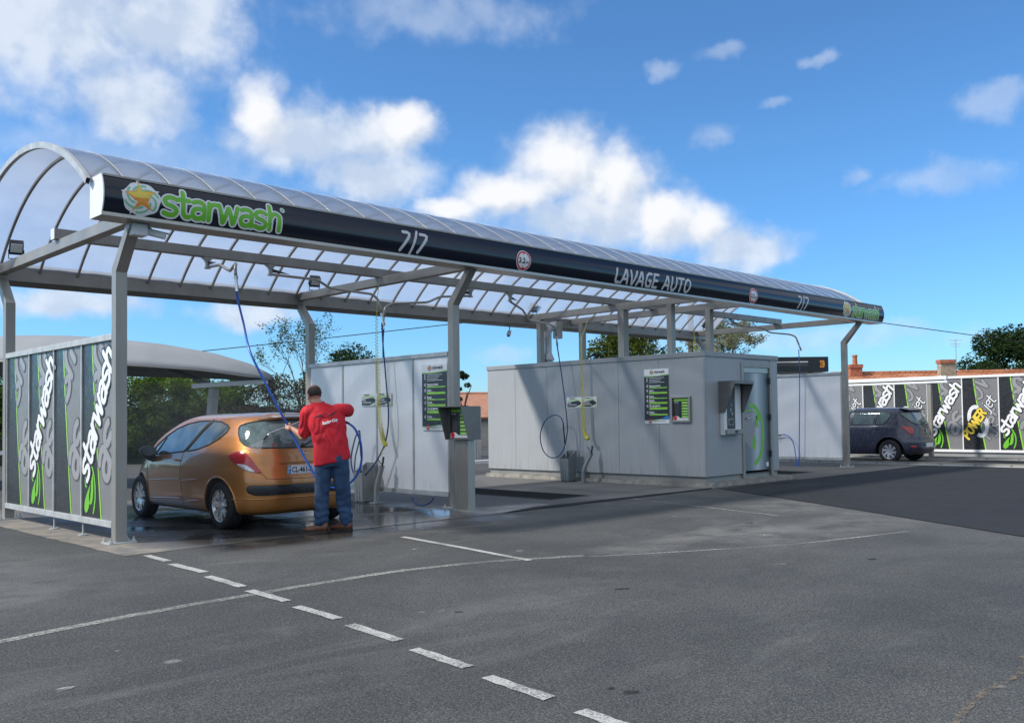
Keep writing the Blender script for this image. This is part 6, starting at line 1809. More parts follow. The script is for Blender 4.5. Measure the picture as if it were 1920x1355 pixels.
# hands: palm, four fingers of unequal length closed round what they hold, thumb against them
gripL = (Vector((.92, -.10, .38))).normalized()     # direction of the lance in the left hand
gripR = (Vector((.55, -.45, -.70))).normalized()
def hand(H, E_, axis, side):
    fw = (H - E_).normalized(); n = axis.cross(fw).normalized(); fw = n.cross(axis).normalized()
    pc = H - fw * .035 + n * .022
    rot = Matrix((axis, fw, n)).transposed()
    blob(mb, pc, (.042, .045, .017), rot, 10)
    limb(mb, [pc - fw * .055, E_.lerp(H, .78)], [.026, .028], 10)
    for i, (o, L, r) in enumerate(((-.031, .92, .0088), (-.010, 1.0, .0092), (.011, .95, .0088), (.031, .78, .0078))):
        k = pc + axis * o + fw * .035
        a = k + fw * .030 * L + n * -.002; b_ = a + fw * .010 * L - n * .032 * L; c = b_ - fw * .024 * L - n * .012 * L
        limb(mb, [k - fw * .01, k, a, b_, c], [r * 1.05, r * 1.05, r, r * .95, r * .8], 8, 4)
    t0 = pc - axis * .036 * side - fw * .02; t1 = t0 - axis * .012 * side + fw * .022 - n * .020; t2 = t1 + fw * .026 - n * .016 + axis * .010 * side
    limb(mb, [pc - fw * .02, t0, t1, t2], [.013, .012, .0105, .009], 8, 4)
hand(LH, LE, gripL, 1); hand(RH, RE, gripR, -1)
organic('body', mb, M['skin'], man, .0075, 3)
# eyes and brows, on the far side of the head
mb = MB()
for s in (-1, 1): blob(mb, hp(s * .031, .083, .004), (.014, .010, .008), hf, 8)
mb.build('eyes', M['ink_white'], man, smooth=True, local=True)
# hair: band round back and sides, balding crown
mb = MB(); N_ = 40; vs = []; fs = []
rows_ = [(-.72, -.004), (-.5, .003), (-.2, .006), (0.05, .006), (.28, .005), (.50, .004), (.68, .003)]
for i, (e, o) in enumerate(rows_):
    for k in range(N_ + 1):
        a = R(-205 + 230 * k / N_) + 0.0
        a = R(180 + 25 + 0) * 0 + (-PI / 2) + (k / N_ - .5) * R(235)
        rx, ry, rz = .079 + o, .098 + o, .100 + o
        vs.append(hp(rx * math.cos(e) * math.cos(a), -.012 + ry * math.cos(e) * math.sin(a), .02 + rz * math.sin(e)))
nr = len(rows_)
fs = [(i * (N_ + 1) + k, i * (N_ + 1) + k + 1, (i + 1) * (N_ + 1) + k + 1, (i + 1) * (N_ + 1) + k) for i in range(nr - 1) for k in range(N_)]
mb.add(vs, fs); mb.build('hair', M['hair'], man, smooth=True, local=True)
mb = MB(); vs = []; rr_ = [.66, .85, 1.05, 1.25, 1.45, 1.57]
for e in rr_:
    for k in range(32):
        a = 2 * PI * k / 32; o = .0025; vs.append(hp((.079 + o) * math.cos(e) * math.cos(a), -.012 + (.098 + o) * math.cos(e) * math.sin(a), .02 + (.100 + o) * math.sin(e)))
mb.add(vs, [(i * 32 + k, i * 32 + (k + 1) % 32, (i + 1) * 32 + (k + 1) % 32, (i + 1) * 32 + k) for i in range(5) for k in range(32)])
mb.build('thin_crown_hair', mat('thin_hair', (.17, .085, .06), .6, 0, .25, 40), man, smooth=True, local=True)
# shirt
def wshirt(c):
    n1 = noise.noise(Vector((c.x * 5 + c.z * 3, c.y * 5, c.z * 3.0 - c.x * 4))); n2 = noise.noise(Vector((c.x * 14, c.y * 14, c.z * 7 + 5)))
    sag = max(0, 1 - abs(c.z - 1.08) / .35)
    f1 = abs(math.sin((c.z * 1.2 + c.x * .9) * 16 + n1 * 4)) ** 3
    f2 = abs(math.sin((c.z * .8 - c.x * 1.5) * 13 + n1 * 5)) ** 4
    return .013 * n1 + .006 * n2 - .014 * f1 * sag - .009 * f2 * max(0, 1 - abs(c.z - 1.3) / .3)
mb = MB()
loft(mb, [(.035, .03, .870, .226, .170, .16), (.035, .03, .93, .228, .172, .16), (.03, .03, 1.04, .220, .176, .14), (.01, .04, 1.18, .214, .168, .10), (-.015, .06, 1.32, .232, .162, .06), (-.03, .08, 1.43, .232, .150, .06), (-.045, .09, 1.505, .205, .125, .06), (-.07, .10, 1.555, .135, .10, .05), (-.09, .108, 1.585, .092, .088, .05)])
limb(mb, [LS + Vector((.05, 0, .0)), LS, LS.lerp(LE, .45), LS.lerp(LE, .82)], [.09, .097, .092, .088], 16)
limb(mb, [RS + Vector((-.05, 0, .0)), RS, RS.lerp(RE, .5), RE + Vector((.01, 0, 0))], [.09, .096, .088, .078], 16)
limb(mb, [RE, RE.lerp(RH, .22)], [.074, .070], 14)
shirt = organic('shirt', mb, M['shirt'], man, .011, 5, wshirt)
for v in shirt.data.vertices:
    f = max(0, min(1, (1.08 - v.co.z) / .2)); v.co.z += f * (.20 * (v.co.x - .05) - .015)
shirt.data.update()
# collar
mb = MB(); N_ = 30; vs = []
for i, (z, r_, o) in enumerate(((1.565, .092, 0), (1.612, .080, .01), (1.615, .086, .01), (1.570, .104, -.004))):
    for k in range(N_):
        t = 2 * PI * k / N_; vs.append((-.103 + (z - 1.565) * -.7 + r_ * math.cos(t), .112 + o + r_ * .95 * math.sin(t), z + .012 * math.sin(t)))
mb.add(vs, [(i * N_ + k, i * N_ + (k + 1) % N_, (i + 1) * N_ + (k + 1) % N_, (i + 1) * N_ + k) for i in range(3) for k in range(N_)])
mb.build('collar', M['shirt'], shirt, smooth=True, local=True)
# jeans
def wjean(c):
    n1 = noise.noise(Vector((c.x * 9, c.y * 9, c.z * 5))); low = max(0, 1 - abs(c.z - .24) / .34)
    f = math.sin(c.z * 62 + 5 * noise.noise(Vector((c.x * 7, c.y * 6, c.z * 3)))) * .5 + .5
    return .010 * n1 + .014 * low * f + .006 * noise.noise(Vector((c.x * 16 + c.z * 8, c.y * 14, c.z * 11)))
mb = MB()
loft(mb, [(.035, .03, .80, .19, .15, 0), (.035, .02, .88, .20, .155, 0), (.035, .02, .96, .195, .150, 0)])
for sx, kx, ax_, fy in ((-.065, -.085, -.095, .0), (.135, .165, .205, .03)):
    limb(mb, [(sx, .02, .88), (sx * .7 + kx * .3, .025, .74), (kx, .045, .50), ((kx + ax_) / 2, .03 + fy, .30), (ax_, .02 + fy, .135)], [.112, .108, .089, .083, .078], 18)
organic('jeans', mb, M['denim'], man, .011, 4, wjean)
# shoes
def shoe(ax, ay, dx, dy):
    d = Vector((dx, dy, 0)).normalized(); q = Vector((-d.y, d.x, 0)); A = Vector((ax, ay, 0)); mb = MB(); ms = MB()
    secs = [(-.075, .030, .095), (-.055, .040, .105), (0, .043, .105), (.05, .043, .085), (.11, .048, .062), (.16, .046, .050), (.20, .030, .038), (.218, .012, .028)]
    vs = []; n = 14
    for t, w_, h in secs:
        for k in range(n):
            a = 2 * PI * k / n; zz = .022 + h * max(0, math.sin(a)) ** .8; vs.append(A + d * t + q * (w_ * math.cos(a)) + Vector((0, 0, zz)))
    mb.add(vs, [(i * n + k, i * n + (k + 1) % n, (i + 1) * n + (k + 1) % n, (i + 1) * n + k) for i in range(len(secs) - 1) for k in range(n)] + [tuple(reversed(range(n))), tuple((len(secs) - 1) * n + k for k in range(n))])
    sh = fix_normals(mb.build('shoe', M['leather'], man, smooth=True, local=True))
    outl = [(t, w_ + .004) for t, w_, h in secs]
    pts = [A + d * t + q * w_ for t, w_ in outl] + [A + d * t - q * w_ for t, w_ in reversed(outl)]
    ms.prism([p + Vector((0, 0, .003)) for p in pts], (0, 0, .018)); ms.prism([A + d * t + q * s_ + Vector((0, 0, .0025)) for t, s_ in ((-.077, -.032), (-.01, -.042), (-.01, .042), (-.077, .032))], (0, 0, .02))
    fix_normals(ms.build('sole', M['sole'], sh, local=True))
shoe(-.095, .0, -.93, .30); shoe(.205, .05, -.80, .50)
# printing on the back of the shirt, wrapped onto the cloth
bvh = BVHTree.FromPolygons([v.co.copy() for v in shirt.data.vertices], [tuple(p.vertices) for p in shirt.data.polygons])
def onback(mbx, vs2, fs2, ox, oz, ang, m, name):
    c, s = math.cos(ang), math.sin(ang); out = []
    for a, b_ in vs2:
        x, z = ox + c * a - s * b_, oz + s * a + c * b_
        h = bvh.ray_cast(Vector((x, -1, z)), Vector((0, 1, 0)))
        y = h[0].y if h[0] else 0
        out.append((x, y - .0035, z))
    mbx.add(out, fs2)
vs2, fs2 = text2d('Racing Cup', .052, .0025, .35, .8)
mb = MB(); onback(mb, vs2, fs2, -.075, 1.325, R(15), None, '')
mb.build('lettering', M['ink_white'], shirt, local=True)
def dense(poly, n=6):
    out = []
    for i in range(len(poly)):
        a, b_ = poly[i], poly[(i + 1) % len(poly)]
        for k in range(n): out.append((a[0] + (b_[0] - a[0]) * k / n, a[1] + (b_[1] - a[1]) * k / n))
    return out
mb = MB()
for poly in ([(-.035, 0), (-.09, .012), (-.145, .0), (-.11, .028), (-.04, .03)], [(.035, .0), (.09, .02), (.145, .035), (.10, -.005), (.04, -.02)]):
    P = dense(poly); c = (sum(p[0] for p in P) / len(P), sum(p[1] for p in P) / len(P)); onback(mb, [c] + P, [(0, i + 1, (i + 1) % len(P) + 1) for i in range(len(P))], -.035, 1.435, R(12), None, '')
ringv = [(.03 * math.cos(t) * q, .03 * math.sin(t) * q) for q in (1, .75) for t in [2 * PI * k / 20 for k in range(20)]]
onback(mb, ringv, [(k, (k + 1) % 20, 20 + (k + 1) % 20, 20 + k) for k in range(20)], -.035, 1.438, 0, None, '')
mb.build('dark_emblem', mat('dark_red_print', (.06, .006, .012), .6), shirt, local=True)

# lance in his hands, the hose that feeds it and the water fan
lroot = empty('pressure_lance', mw(*LH), 0, 'bright steel pressure lance with black grip held by the man in red', 'lance')
gun = mw(.09, .43, 1.47); lh = mw(*LH)
tipa = Vector((1.815, -.21, 1.235)); tipb = Vector((1.745, -.20, 1.172))
mb = MB(); mb.tube([mw(.02, .45, 1.515), lh, lh.lerp(tipa, .5), tipa, tipb], .0085, 8); mb.build('lance_tube', M['chrome'], lroot, smooth=True)
mb = MB(); d = (tipb - tipa).normalized(); mb.tube([tipb - d * .035, tipb + d * .01, tipb + d * .035], [.014, .017, .013], 10); mb.build('nozzle', M['black_pl'], lroot)
mb = MB(); mb.tube([mw(-.12, .46, 1.46), mw(.02, .45, 1.515), mw(.08, .44, 1.52)], .019, 10); mb.tube([mw(.06, .44, 1.52), mw(.13, .38, 1.43), mw(.20, .26, 1.36), mw(.25, .16, 1.335)], [.02, .018, .015, .015], 10); mb.build('grip', M['black_pl'], lroot, smooth=True)
hp_ = [mw(.25, .16, 1.335), mw(.32, .14, 1.27), mw(.385, .16, 1.12), mw(.405, .18, .95), mw(.39, .2, .80), mw(.33, .2, .66), mw(.22, .22, .56), mw(.05, .26, .52), mw(-.12, .30, .60), mw(-.24, .36, .80), mw(-.36, .42, 1.02), mw(-.485, .475, 1.26), mw(-.515, .47, 1.34),
       mw(-.60, .44, 1.50), Vector((1.76, -.20, 1.85)), Vector((1.70, .10, 2.28)), Vector((1.80, .47, 2.68)), Vector((1.76, .54, 2.98)), Vector((1.74, .56, 3.14))]
hose('pressure_hose', hp_[::-1], .0145, M['blue_hose'], 'bright blue hose running from the roof arm down to the man and his lance', 10, (2, 9, 7))
def m_water(a, col=(.86, .9, .92)):
    m, nt, b = newmat('water_spray'); nt.n.remove(b); out = nt.n['Material Output']; v = worldvec(nt)
    df = nt.new('ShaderNodeBsdfTranslucent'); df.inputs[0].default_value = (*col, 1); d2 = nt.new('ShaderNodeBsdfDiffuse'); d2.inputs[0].default_value = (*col, 1)
    mx0 = nt.new('ShaderNodeMixShader'); nt.l.new(df.outputs[0], mx0.inputs[1]); nt.l.new(d2.outputs[0], mx0.inputs[2])
    tp = nt.new('ShaderNodeBsdfTransparent'); mx = nt.new('ShaderNodeMixShader'); f = nt.maprange(nt.noise(v, 40, 3, .7), .3, .7, a * .5, a)
    nt.l.new(f, mx.inputs[0]); nt.l.new(tp.outputs[0], mx.inputs[1]); nt.l.new(mx0.outputs[0], mx.inputs[2]); nt.l.new(mx.outputs[0], out.inputs[0]); return m
T = tipb + (tipb - tipa).normalized() * .035
fa, fb_ = Vector((1.44, -.20, 1.04)), Vector((1.66, -.225, .955))
mb = MB()
nf = 14; vs = []
for i in range(nf + 1):
    e = fa.lerp(fb_, i / nf)
    for j in range(7):
        t = j / 6; c = T.lerp(e, t); vs += [c + Vector((0, -.004 - .018 * t, .003)), c + Vector((0, .004 + .018 * t, 0))]
fs = []
for i in range(nf):
    for j in range(6):
        a = (i * 7 + j) * 2; b_ = ((i + 1) * 7 + j) * 2
        fs += [(a, b_, b_ + 2, a + 2), (a + 1, a + 3, b_ + 3, b_ + 1)]
mb.add(vs, fs)
tag(mb.build('water_spray', m_water(.30)), 'thin white fan of water from the lance onto the rear window', 'water', kind='stuff')

# ------------------------------------------------------------------ vegetation
rnd = random.Random(11)
def leafmesh(mb, c, n, s, flat=.6):
    """n leaves scattered round c (callable giving a point)"""
    for _ in range(n):
        p = c(); a = rnd.uniform(0, 2 * PI); el = math.asin(rnd.uniform(-1, 1)) * flat
        d = Vector((math.cos(a) * math.cos(el), math.sin(a) * math.cos(el), math.sin(el)))
        q = d.cross(Vector((rnd.uniform(-1, 1), rnd.uniform(-1, 1), rnd.uniform(-1, 1)))).normalized()
        L = s * rnd.uniform(.6, 1.3); w = L * .5
        b = len(mb.v)
        mb.v += [p - d * L * .5, p + q * w * .5, p + d * L * .5, p - q * w * .5]; mb.f.append((b, b + 1, b + 2, b + 3))
def clump(c, r, sh=.55):
    def f():
        while True:
            v = Vector((rnd.uniform(-1, 1), rnd.uniform(-1, 1), rnd.uniform(-1, 1)))
            l = v.length
            if sh < l < 1 or (l < 1 and rnd.random() < .3): break
        return Vector(c) + Vector((v.x * r[0], v.y * r[1], v.z * r[2]))
    return f
def branch(mb, p, d, L, r, depth, tips, spread=.5, up=.12):
    n = 5; pts = [p]; rs = [r]
    for i in range(n):
        d = (d + Vector((rnd.uniform(-1, 1), rnd.uniform(-1, 1), rnd.uniform(-.6, 1) + up)) * .16).normalized()
        pts.append(pts[-1] + d * L / n); rs.append(r * (1 - .5 * (i + 1) / n))
    mb.tube(pts, rs, 5 if depth < 2 else 6, False)
    if depth == 0: tips += pts[2:]; return
    tips += pts[4:]
    for k in range(rnd.choice((2, 3, 3))):
        j = rnd.choice((3, 4, 5)); a = Vector((rnd.uniform(-1, 1), rnd.uniform(-1, 1), rnd.uniform(-.1, .9)))
        branch(mb, pts[j], (d * (1 - spread) + a.normalized() * spread).normalized(), L * rnd.uniform(.55, .8), rs[j] * .7, depth - 1, tips, spread, up)
def tree(name, x, y, h, r, label, leaf, n, s, trunk_h=None, depth=3, clr=.45, spread=.55, cat='tree', lean=(0, 0)):
    root = empty(name, (x, y, 0), 0, label, cat)
    th = trunk_h or h * .35; tips = []; mb = MB()
    P = [Vector((x, y, -.05)), Vector((x + rnd.uniform(-.1, .1), y, th * .5)), Vector((x + lean[0] * .3, y + lean[1] * .3, th))]
    mb.tube(P, [.030 * h ** .7, .024 * h ** .7, .018 * h ** .7], 8)
    for k in range(5):
        a = 2 * PI * k / 5 + rnd.random()
        branch(mb, P[-1], Vector((math.cos(a) * .7 * r / h * 2 + lean[0], math.sin(a) * .7 * r / h * 2 + lean[1], 1)).normalized(), (h - th) * .5, .011 * h ** .7, depth - 1, tips, spread)
    mb.build('trunk', M['bark'], root)
    # fit tips into the crown box
    mb = MB()
    per = max(1, n // max(1, len(tips)))
    for t in tips:
        if t.z > h * 1.06: continue
        leafmesh(mb, clump(t, (clr, clr, clr * .7), 0), per, s)
    mb.build('crown', leaf, root)
    return root
def dense_tree(name, x, y, h, r, label, leaf, n, s, z0=.3, nc=26, cat='tree'):
    root = empty(name, (x, y, 0), 0, label, cat)
    mb = MB(); mb.tube([(x, y, -.05), (x + .05, y, h * .3), (x, y, h * .6)], [.05 * h ** .7, .04 * h ** .7, .02 * h ** .7], 8)
    for k in range(7):
        a = k * .9; mb.tube([(x, y, h * .25 + .05 * h * k), (x + math.cos(a) * r * .4, y + math.sin(a) * r * .4, h * .35 + .06 * h * k), (x + math.cos(a) * r * .75, y + math.sin(a) * r * .75, h * .45 + .06 * h * k)], [.03, .02, .01], 5)
    mb.build('trunk', M['bark'], root)
    mb = MB()
    for k in range(nc):
        a = rnd.uniform(0, 2 * PI); u = rnd.random() ** .6; zz = rnd.uniform(0, 1)
        prof = math.sin(PI * (.12 + .83 * zz)) ** .7
        c = (x + math.cos(a) * u * r * prof * .8, y + math.sin(a) * u * r * prof * .8, h * z0 + (h * (1 - z0) - r * .25) * zz)
        cr = r * rnd.uniform(.24, .40)
        leafmesh(mb, clump(c, (cr, cr, cr * .75), .5), n // nc, s)
    mb.build('crown', leaf, root); return root
def hedge(name, p, q, h, th, label, leaf, n, s, twigs=0, hv=.25, core_m=None):
    p = Vector((*p, 0)); q = Vector((*q, 0)); d = q - p; L = d.length; u = d / L; w = Vector((-u.y, u.x, 0))
    root = empty(name, (p + q) / 2, 0, label, 'hedge')
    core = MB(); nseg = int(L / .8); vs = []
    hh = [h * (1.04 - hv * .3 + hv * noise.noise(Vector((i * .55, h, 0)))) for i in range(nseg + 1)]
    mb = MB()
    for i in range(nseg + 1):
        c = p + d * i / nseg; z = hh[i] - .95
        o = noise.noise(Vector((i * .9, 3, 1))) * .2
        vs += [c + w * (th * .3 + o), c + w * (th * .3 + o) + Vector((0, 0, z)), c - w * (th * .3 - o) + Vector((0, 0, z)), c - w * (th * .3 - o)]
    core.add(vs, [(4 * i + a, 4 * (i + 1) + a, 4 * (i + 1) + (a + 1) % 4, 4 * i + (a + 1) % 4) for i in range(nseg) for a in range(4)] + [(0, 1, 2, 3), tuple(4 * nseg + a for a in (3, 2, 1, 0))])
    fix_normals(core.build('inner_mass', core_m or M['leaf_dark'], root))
    nc = int(L * 26)
    for k in range(nc):
        t = rnd.random(); c = p + d * t; hz = hh[int(t * nseg)]; z = hz * (1 - rnd.random() ** 1.15 * .96); side = rnd.choice((1, 1, 1, -1))
        c = c - w * side * th * rnd.uniform(.3, .55) * (-1) * (-1); c.z = z - .05; cr = rnd.uniform(.22, .50)
        leafmesh(mb, clump(c, (cr, cr, cr * .7), .3), n // nc, s)
    mb.build('foliage', leaf, root)
    if twigs:
        mb = MB()
        for k in range(twigs):
            t = rnd.random(); c = p + d * t; c = c - w * th * rnd.uniform(-.6, .75); c.z = rnd.uniform(0, h * .6); L2 = rnd.uniform(.3, 1.1)
            dd = Vector((rnd.uniform(-.7, .7), rnd.uniform(-.7, .7), rnd.uniform(.3, 1))).normalized(); e = c + dd * L2; m_ = c.lerp(e, .5) + Vector((rnd.uniform(-.1, .1), rnd.uniform(-.1, .1), 0))
            mb.tube([c, m_, e], [.007, .005, .003], 3, False)
        mb.build('twigs', M['twig'], root)
    return root
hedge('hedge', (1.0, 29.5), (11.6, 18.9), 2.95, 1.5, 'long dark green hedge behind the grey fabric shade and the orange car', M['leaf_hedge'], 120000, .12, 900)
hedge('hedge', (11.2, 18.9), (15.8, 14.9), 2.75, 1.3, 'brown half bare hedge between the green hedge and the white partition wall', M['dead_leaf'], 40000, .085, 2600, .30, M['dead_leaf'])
tree('tree', 16.55, 24.3, 5.5, 1.5, 'thin nearly bare tree left of the second rear post', M['leaf_olive'], 2600, .10, 1.6, 4, .20, .5, 'tree')
dense_tree('tree', 17.9, 23.1, 4.9, 2.3, 'round dark green tree rising behind the white partition wall', M['leaf_dark'], 13000, .12)
dense_tree('bush', 14.9, 17.6, 2.9, .95, 'bright green bush between the brown hedge and the second rear post', M['leaf_spring'], 4200, .09, .1, 18, 'bush')
dense_tree('bush', 10.8, 23.6, 3.75, 2.3, 'olive green bush top seen under the tip of the fabric shade', M['leaf_olive'], 11000, .12, .2, 34, 'bush')
dense_tree('shrub', 15.22, 12.05, 3.0, .36, 'slim dark shrub peeping out right of the second front post', M['leaf_dark'], 1200, .08, .55, 10, 'shrub')
dense_tree('tree', 5.7, 31.0, 4.1, 1.3, 'small dark tree top just above the fabric shade', M['leaf_dark'], 2400, .12)
dense_tree('tree', 20.9, 9.6, 5.0, 2.0, 'full olive green tree rising directly behind the cabin roof', M['leaf_olive'], 22000, .115, .2, 44)
tree('tree', 23.3, 7.4, 4.9, 2.3, 'sparse tree in pale blossom behind the right end of the cabin', M['leaf_pale'], 9500, .09, 1.9, 4, .20, .6)
dense_tree('tree', 43.6, 4.6, 5.6, 3.0, 'large dark green tree above the tiled roofs at the right edge', M['leaf_dark'], 20000, .17)
dense_tree('tree', 47.5, 2.0, 6.2, 3.6, 'second large tree partly cut by the right edge behind the tiled roofs', M['leaf_hedge'], 15000, .18)
dense_tree('bush', 16.3, 11.6, 2.0, .5, 'small green bush squeezed beside the far left corner of the cabin', M['leaf_spring'], 1300, .08, .05, 10, 'bush')

# ------------------------------------------------------------------ fabric shade on a leaning post
sh = empty('shade_sail', (5.0, 8.4, 0), 0, 'large grey fabric shade roof on a leaning post left behind the orange car', 'shade canopy')
Lf = Vector((-.692, .722, 0)); Dp = Vector((.722, .692, 0)); T0 = Vector((5.93, 7.31, 0))
ridge = [(0, 2.36), (.46, 2.61), (1.27, 2.86), (2.42, 3.08), (3.57, 3.22), (4.4, 3.28), (5.2, 3.30), (5.9, 3.28), (8.2, 3.10), (10.5, 2.7)]
near = [(0, 2.27), (.6, 2.36), (1.27, 2.46), (2.42, 2.55), (3.1, 2.59), (5.9, 2.70), (8.2, 2.66), (10.5, 2.5)]
def li(tab, s):
    for i in range(len(tab) - 1):
        if s <= tab[i + 1][0]: f = (s - tab[i][0]) / (tab[i + 1][0] - tab[i][0]); return tab[i][1] * (1 - f) + tab[i + 1][1] * f
    return tab[-1][1]
vs = []; ns, nt_ = 44, 14
for i in range(ns + 1):
    s = 10.5 * i / ns; wn = min(1.15, .5 * s ** .7); wf = min(2.6, 1.1 * s ** .75)
    for j in range(nt_ + 1):
        t = j / nt_
        if t < .4: a = t / .4; z = li(near, s) + (li(ridge, s) - li(near, s)) * math.sin(a * PI / 2); dd = -wn * (1 - a)
        else: a = (t - .4) / .6; z = li(ridge, s) + (li(near, s) - .12 - li(ridge, s)) * (1 - math.cos(a * PI / 2)); dd = wf * a
        p = T0 + Lf * s + Dp * dd; vs.append((p.x, p.y, z))
mb = MB(); mb.add(vs, [(i * (nt_ + 1) + j, (i + 1) * (nt_ + 1) + j, (i + 1) * (nt_ + 1) + j + 1, i * (nt_ + 1) + j + 1) for i in range(ns) for j in range(nt_)])
o = mb.build('fabric', mat('grey_fabric', (0.27, 0.285, 0.30), .7, 0, .08, 1.5), sh, smooth=True)
md = o.modifiers.new('s', 'SOLIDIFY'); md.thickness = .012
mb = MB(); mb.tube([T0 + Lf * (10.5 * i / 30) + Dp * -min(1.15, .5 * (10.5 * i / 30) ** .7) + Vector((0, 0, li(near, 10.5 * i / 30))) for i in range(31)], .02, 6); mb.build('edge_rope', M['steel_dk'], sh)
mb = MB(); mb.beam((4.96, 8.42, 0), (5.07, 8.24, 2.10), .17, .17, (1, 0, 0)); mb.build('post', M['grey_pl2'], sh, bevel=.01)
mb = MB(); mb.beam((4.74, 8.56, 2.16), (5.88, 7.38, 2.24), .12, .10); mb.build('cross_arm', M['alu_white'], sh, bevel=.01)
mb = MB(); mb.beam((5.0, 8.3, 2.2), Vector((4.0, 9.9, 2.9)), .07, .07); mb.beam((5.05, 8.22, 2.2), (5.9, 7.42, 2.32), .05, .05); mb.build('strut', M['dark_metal'], sh)
mb = MB(); mb.box(5.90, 5.95, 7.27, 7.32, 2.12, 2.33); mb.build('corner_fitting', M['dark_metal'], sh)

# ------------------------------------------------------------------ overhead line and pole
pole = empty('utility_pole', (28.4, 12.6, 0), 0, 'wooden utility pole hidden mostly behind the cabin, carrying the overhead wire', 'pole')
mb = MB(); mb.tube([(28.4, 12.6, 0), (28.4, 12.6, 6.9)], [.14, .10], 10); mb.build('pole_shaft', M['bark'], pole)
def wire(p, q, sag, label):
    p, q = Vector(p), Vector(q); mb = MB(); mb.tube([p.lerp(q, i / 24) - Vector((0, 0, sag * 4 * (i / 24) * (1 - i / 24))) for i in range(25)], .018, 5); tag(mb.build('overhead_wire', M['rubber']), label, 'wire')
wire((6.5, 28.4, 3.45), (28.4, 12.6, 6.55), .12, 'thin black overhead wire rising from behind the fabric shade towards the canopy')
wire((28.4, 12.6, 6.55), (50.0, -9.6, 2.1), .15, 'thin black overhead wire sloping down to the tree at the right edge')

# ------------------------------------------------------------------ tiled house, chimneys
def m_tiles():
    m, nt, b = newmat('clay_tiles'); v = nt.new('ShaderNodeTexCoord').outputs['Object']
    br = nt.new('ShaderNodeTexBrick'); br.inputs['Scale'].default_value = 1.0; br.inputs['Brick Width'].default_value = .22; br.inputs['Row Height'].default_value = .16
    br.inputs['Mortar Size'].default_value = .018; br.inputs['Color1'].default_value = (.48, .17, .07, 1); br.inputs['Color2'].default_value = (.36, .12, .055, 1); br.inputs['Mortar'].default_value = (.10, .04, .025, 1)
    nt.l.new(v, br.inputs['Vector'])
    c = nt.mix(nt.maprange(nt.noise(v, 1.2, 4), .4, .65, 0, .5), br.outputs[0], (.55, .26, .14)); nt.l.new(c, b.inputs['Base Color']); b.inputs['Roughness'].default_value = .9
    bp = nt.new('ShaderNodeBump'); bp.inputs['Strength'].default_value = .6; nt.l.new(br.outputs[1], bp.inputs['Height']); bp.invert = True; nt.l.new(bp.outputs[0], b.inputs['Normal']); return m
M['tiles'] = m_tiles(); M['render'] = mat('house_render', (.50, .47, .42), .9, 0, .1, 1, dirt=.3)
M['stone'] = mat('chimney_stone', (.36, .30, .22), .9, 0, .3, 8); M['brick'] = mat('brick', (.42, .15, .08), .9, 0, .3, 9)
def house(x, y, rz, L, W, hw, hr, label, tiles):
    """ridge along local x, origin at the centre of the front wall foot"""
    root = empty('house', (x, y, 0), rz, label, 'house')
    mb = MB(); mb.box(-L / 2, L / 2, 0, W, 0, hw); g = [(-L / 2, 0, hw), (-L / 2, W, hw), (-L / 2, W / 2, hr - .05)]
    mb.prism([(L / 2 - .02, q[1], q[2]) for q in g], (.02, 0, 0)); mb.prism([(-L / 2, q[1], q[2]) for q in g], (.02, 0, 0))
    fix_normals(mb.build('wall', M['render'], root, local=True))
    a = math.atan2(hr - hw, W / 2); sl = W / 2 / math.cos(a) + .35
    for s in (1, -1):
        ro = bpy.data.objects.new('roof', None)
        mb = MB(); mb.box(-L / 2 - .2, L / 2 + .2, 0, sl, 0, .10)
        o = mb.build('roof', tiles, root, local=True)
        if s == 1: o.location = (0, -.35 * math.cos(a), hw - .35 * math.sin(a)); o.rotation_euler = (a, 0, 0)
        else: o.location = (0, W + .35 * math.cos(a), hw - .35 * math.sin(a)); o.rotation_euler = (a, 0, PI)
        bpy.data.objects.remove(ro)
    mb = MB(); mb.tube([(-L / 2 - .2, W / 2, hr + .08), (L / 2 + .2, W / 2, hr + .08)], .10, 8); mb.build('ridge_tiles', tiles, root, local=True)
    return root
hA = house(33.4, 3.45, math.atan2(1.76 - 7.06, 36.15 - 31.08), 8.2, 3.6, 2.15, 2.93, 'low house with a long orange clay tile roof behind the advert wall', M['tiles'])
def chim(root, x, y, z0, z1, w, m, cap, pot=False, label=None):
    mb = MB(); mb.box(x - w / 2, x + w / 2, y - w * .35, y + w * .35, z0, z1); c = mb.build('chimney', m, root, local=True, label=label)
    mb = MB(); mb.box(x - w * .56, x + w * .56, y - w * .42, y + w * .42, z1 + .001, z1 + .14); mb.build('cap', cap, c, local=True)
    if pot:
        mb = MB(); mb.lathe((x, y, z1 + .14), (0, 0, 1), [(.11, 0), (.09, .30), (.11, .32), (.11, .40), (.07, .40)], 14); mb.build('pot', M['brick'], c, local=True)
chim(hA, .15, .85, 2.3, 3.35, .58, M['stone'], M['brick'], False, 'pale stone chimney with a brick cap')
chim(hA, -3.35, 1.6, 2.3, 3.25, .50, M['brick'], M['brick'], True, 'brick chimney with a clay pot')
mb = MB(); mb.tube([(.62, .95, 2.6), (.62, .95, 4.35)], .018, 6)
for z, l in ((4.30, .28), (4.15, .22), (4.05, .16)): mb.tube([(.62 - l, .95, z), (.62 + l, .95, z)], .009, 4)
mb.tube([(.62, .80, 4.30), (.62, 1.2, 4.30)], .009, 4); mb.build('aerial', M['galv_light'], hA, local=True)
M['tiles2'] = mat('brown_tiles', (.40, .19, .12), .9, 0, .15, 4)
hB = house(26.2, 22.6, math.atan2(-.72, .69) + .35, 6.5, 6, 1.45, 2.55, 'small brown roofed house glimpsed between the second post and the cabin', M['tiles2'])
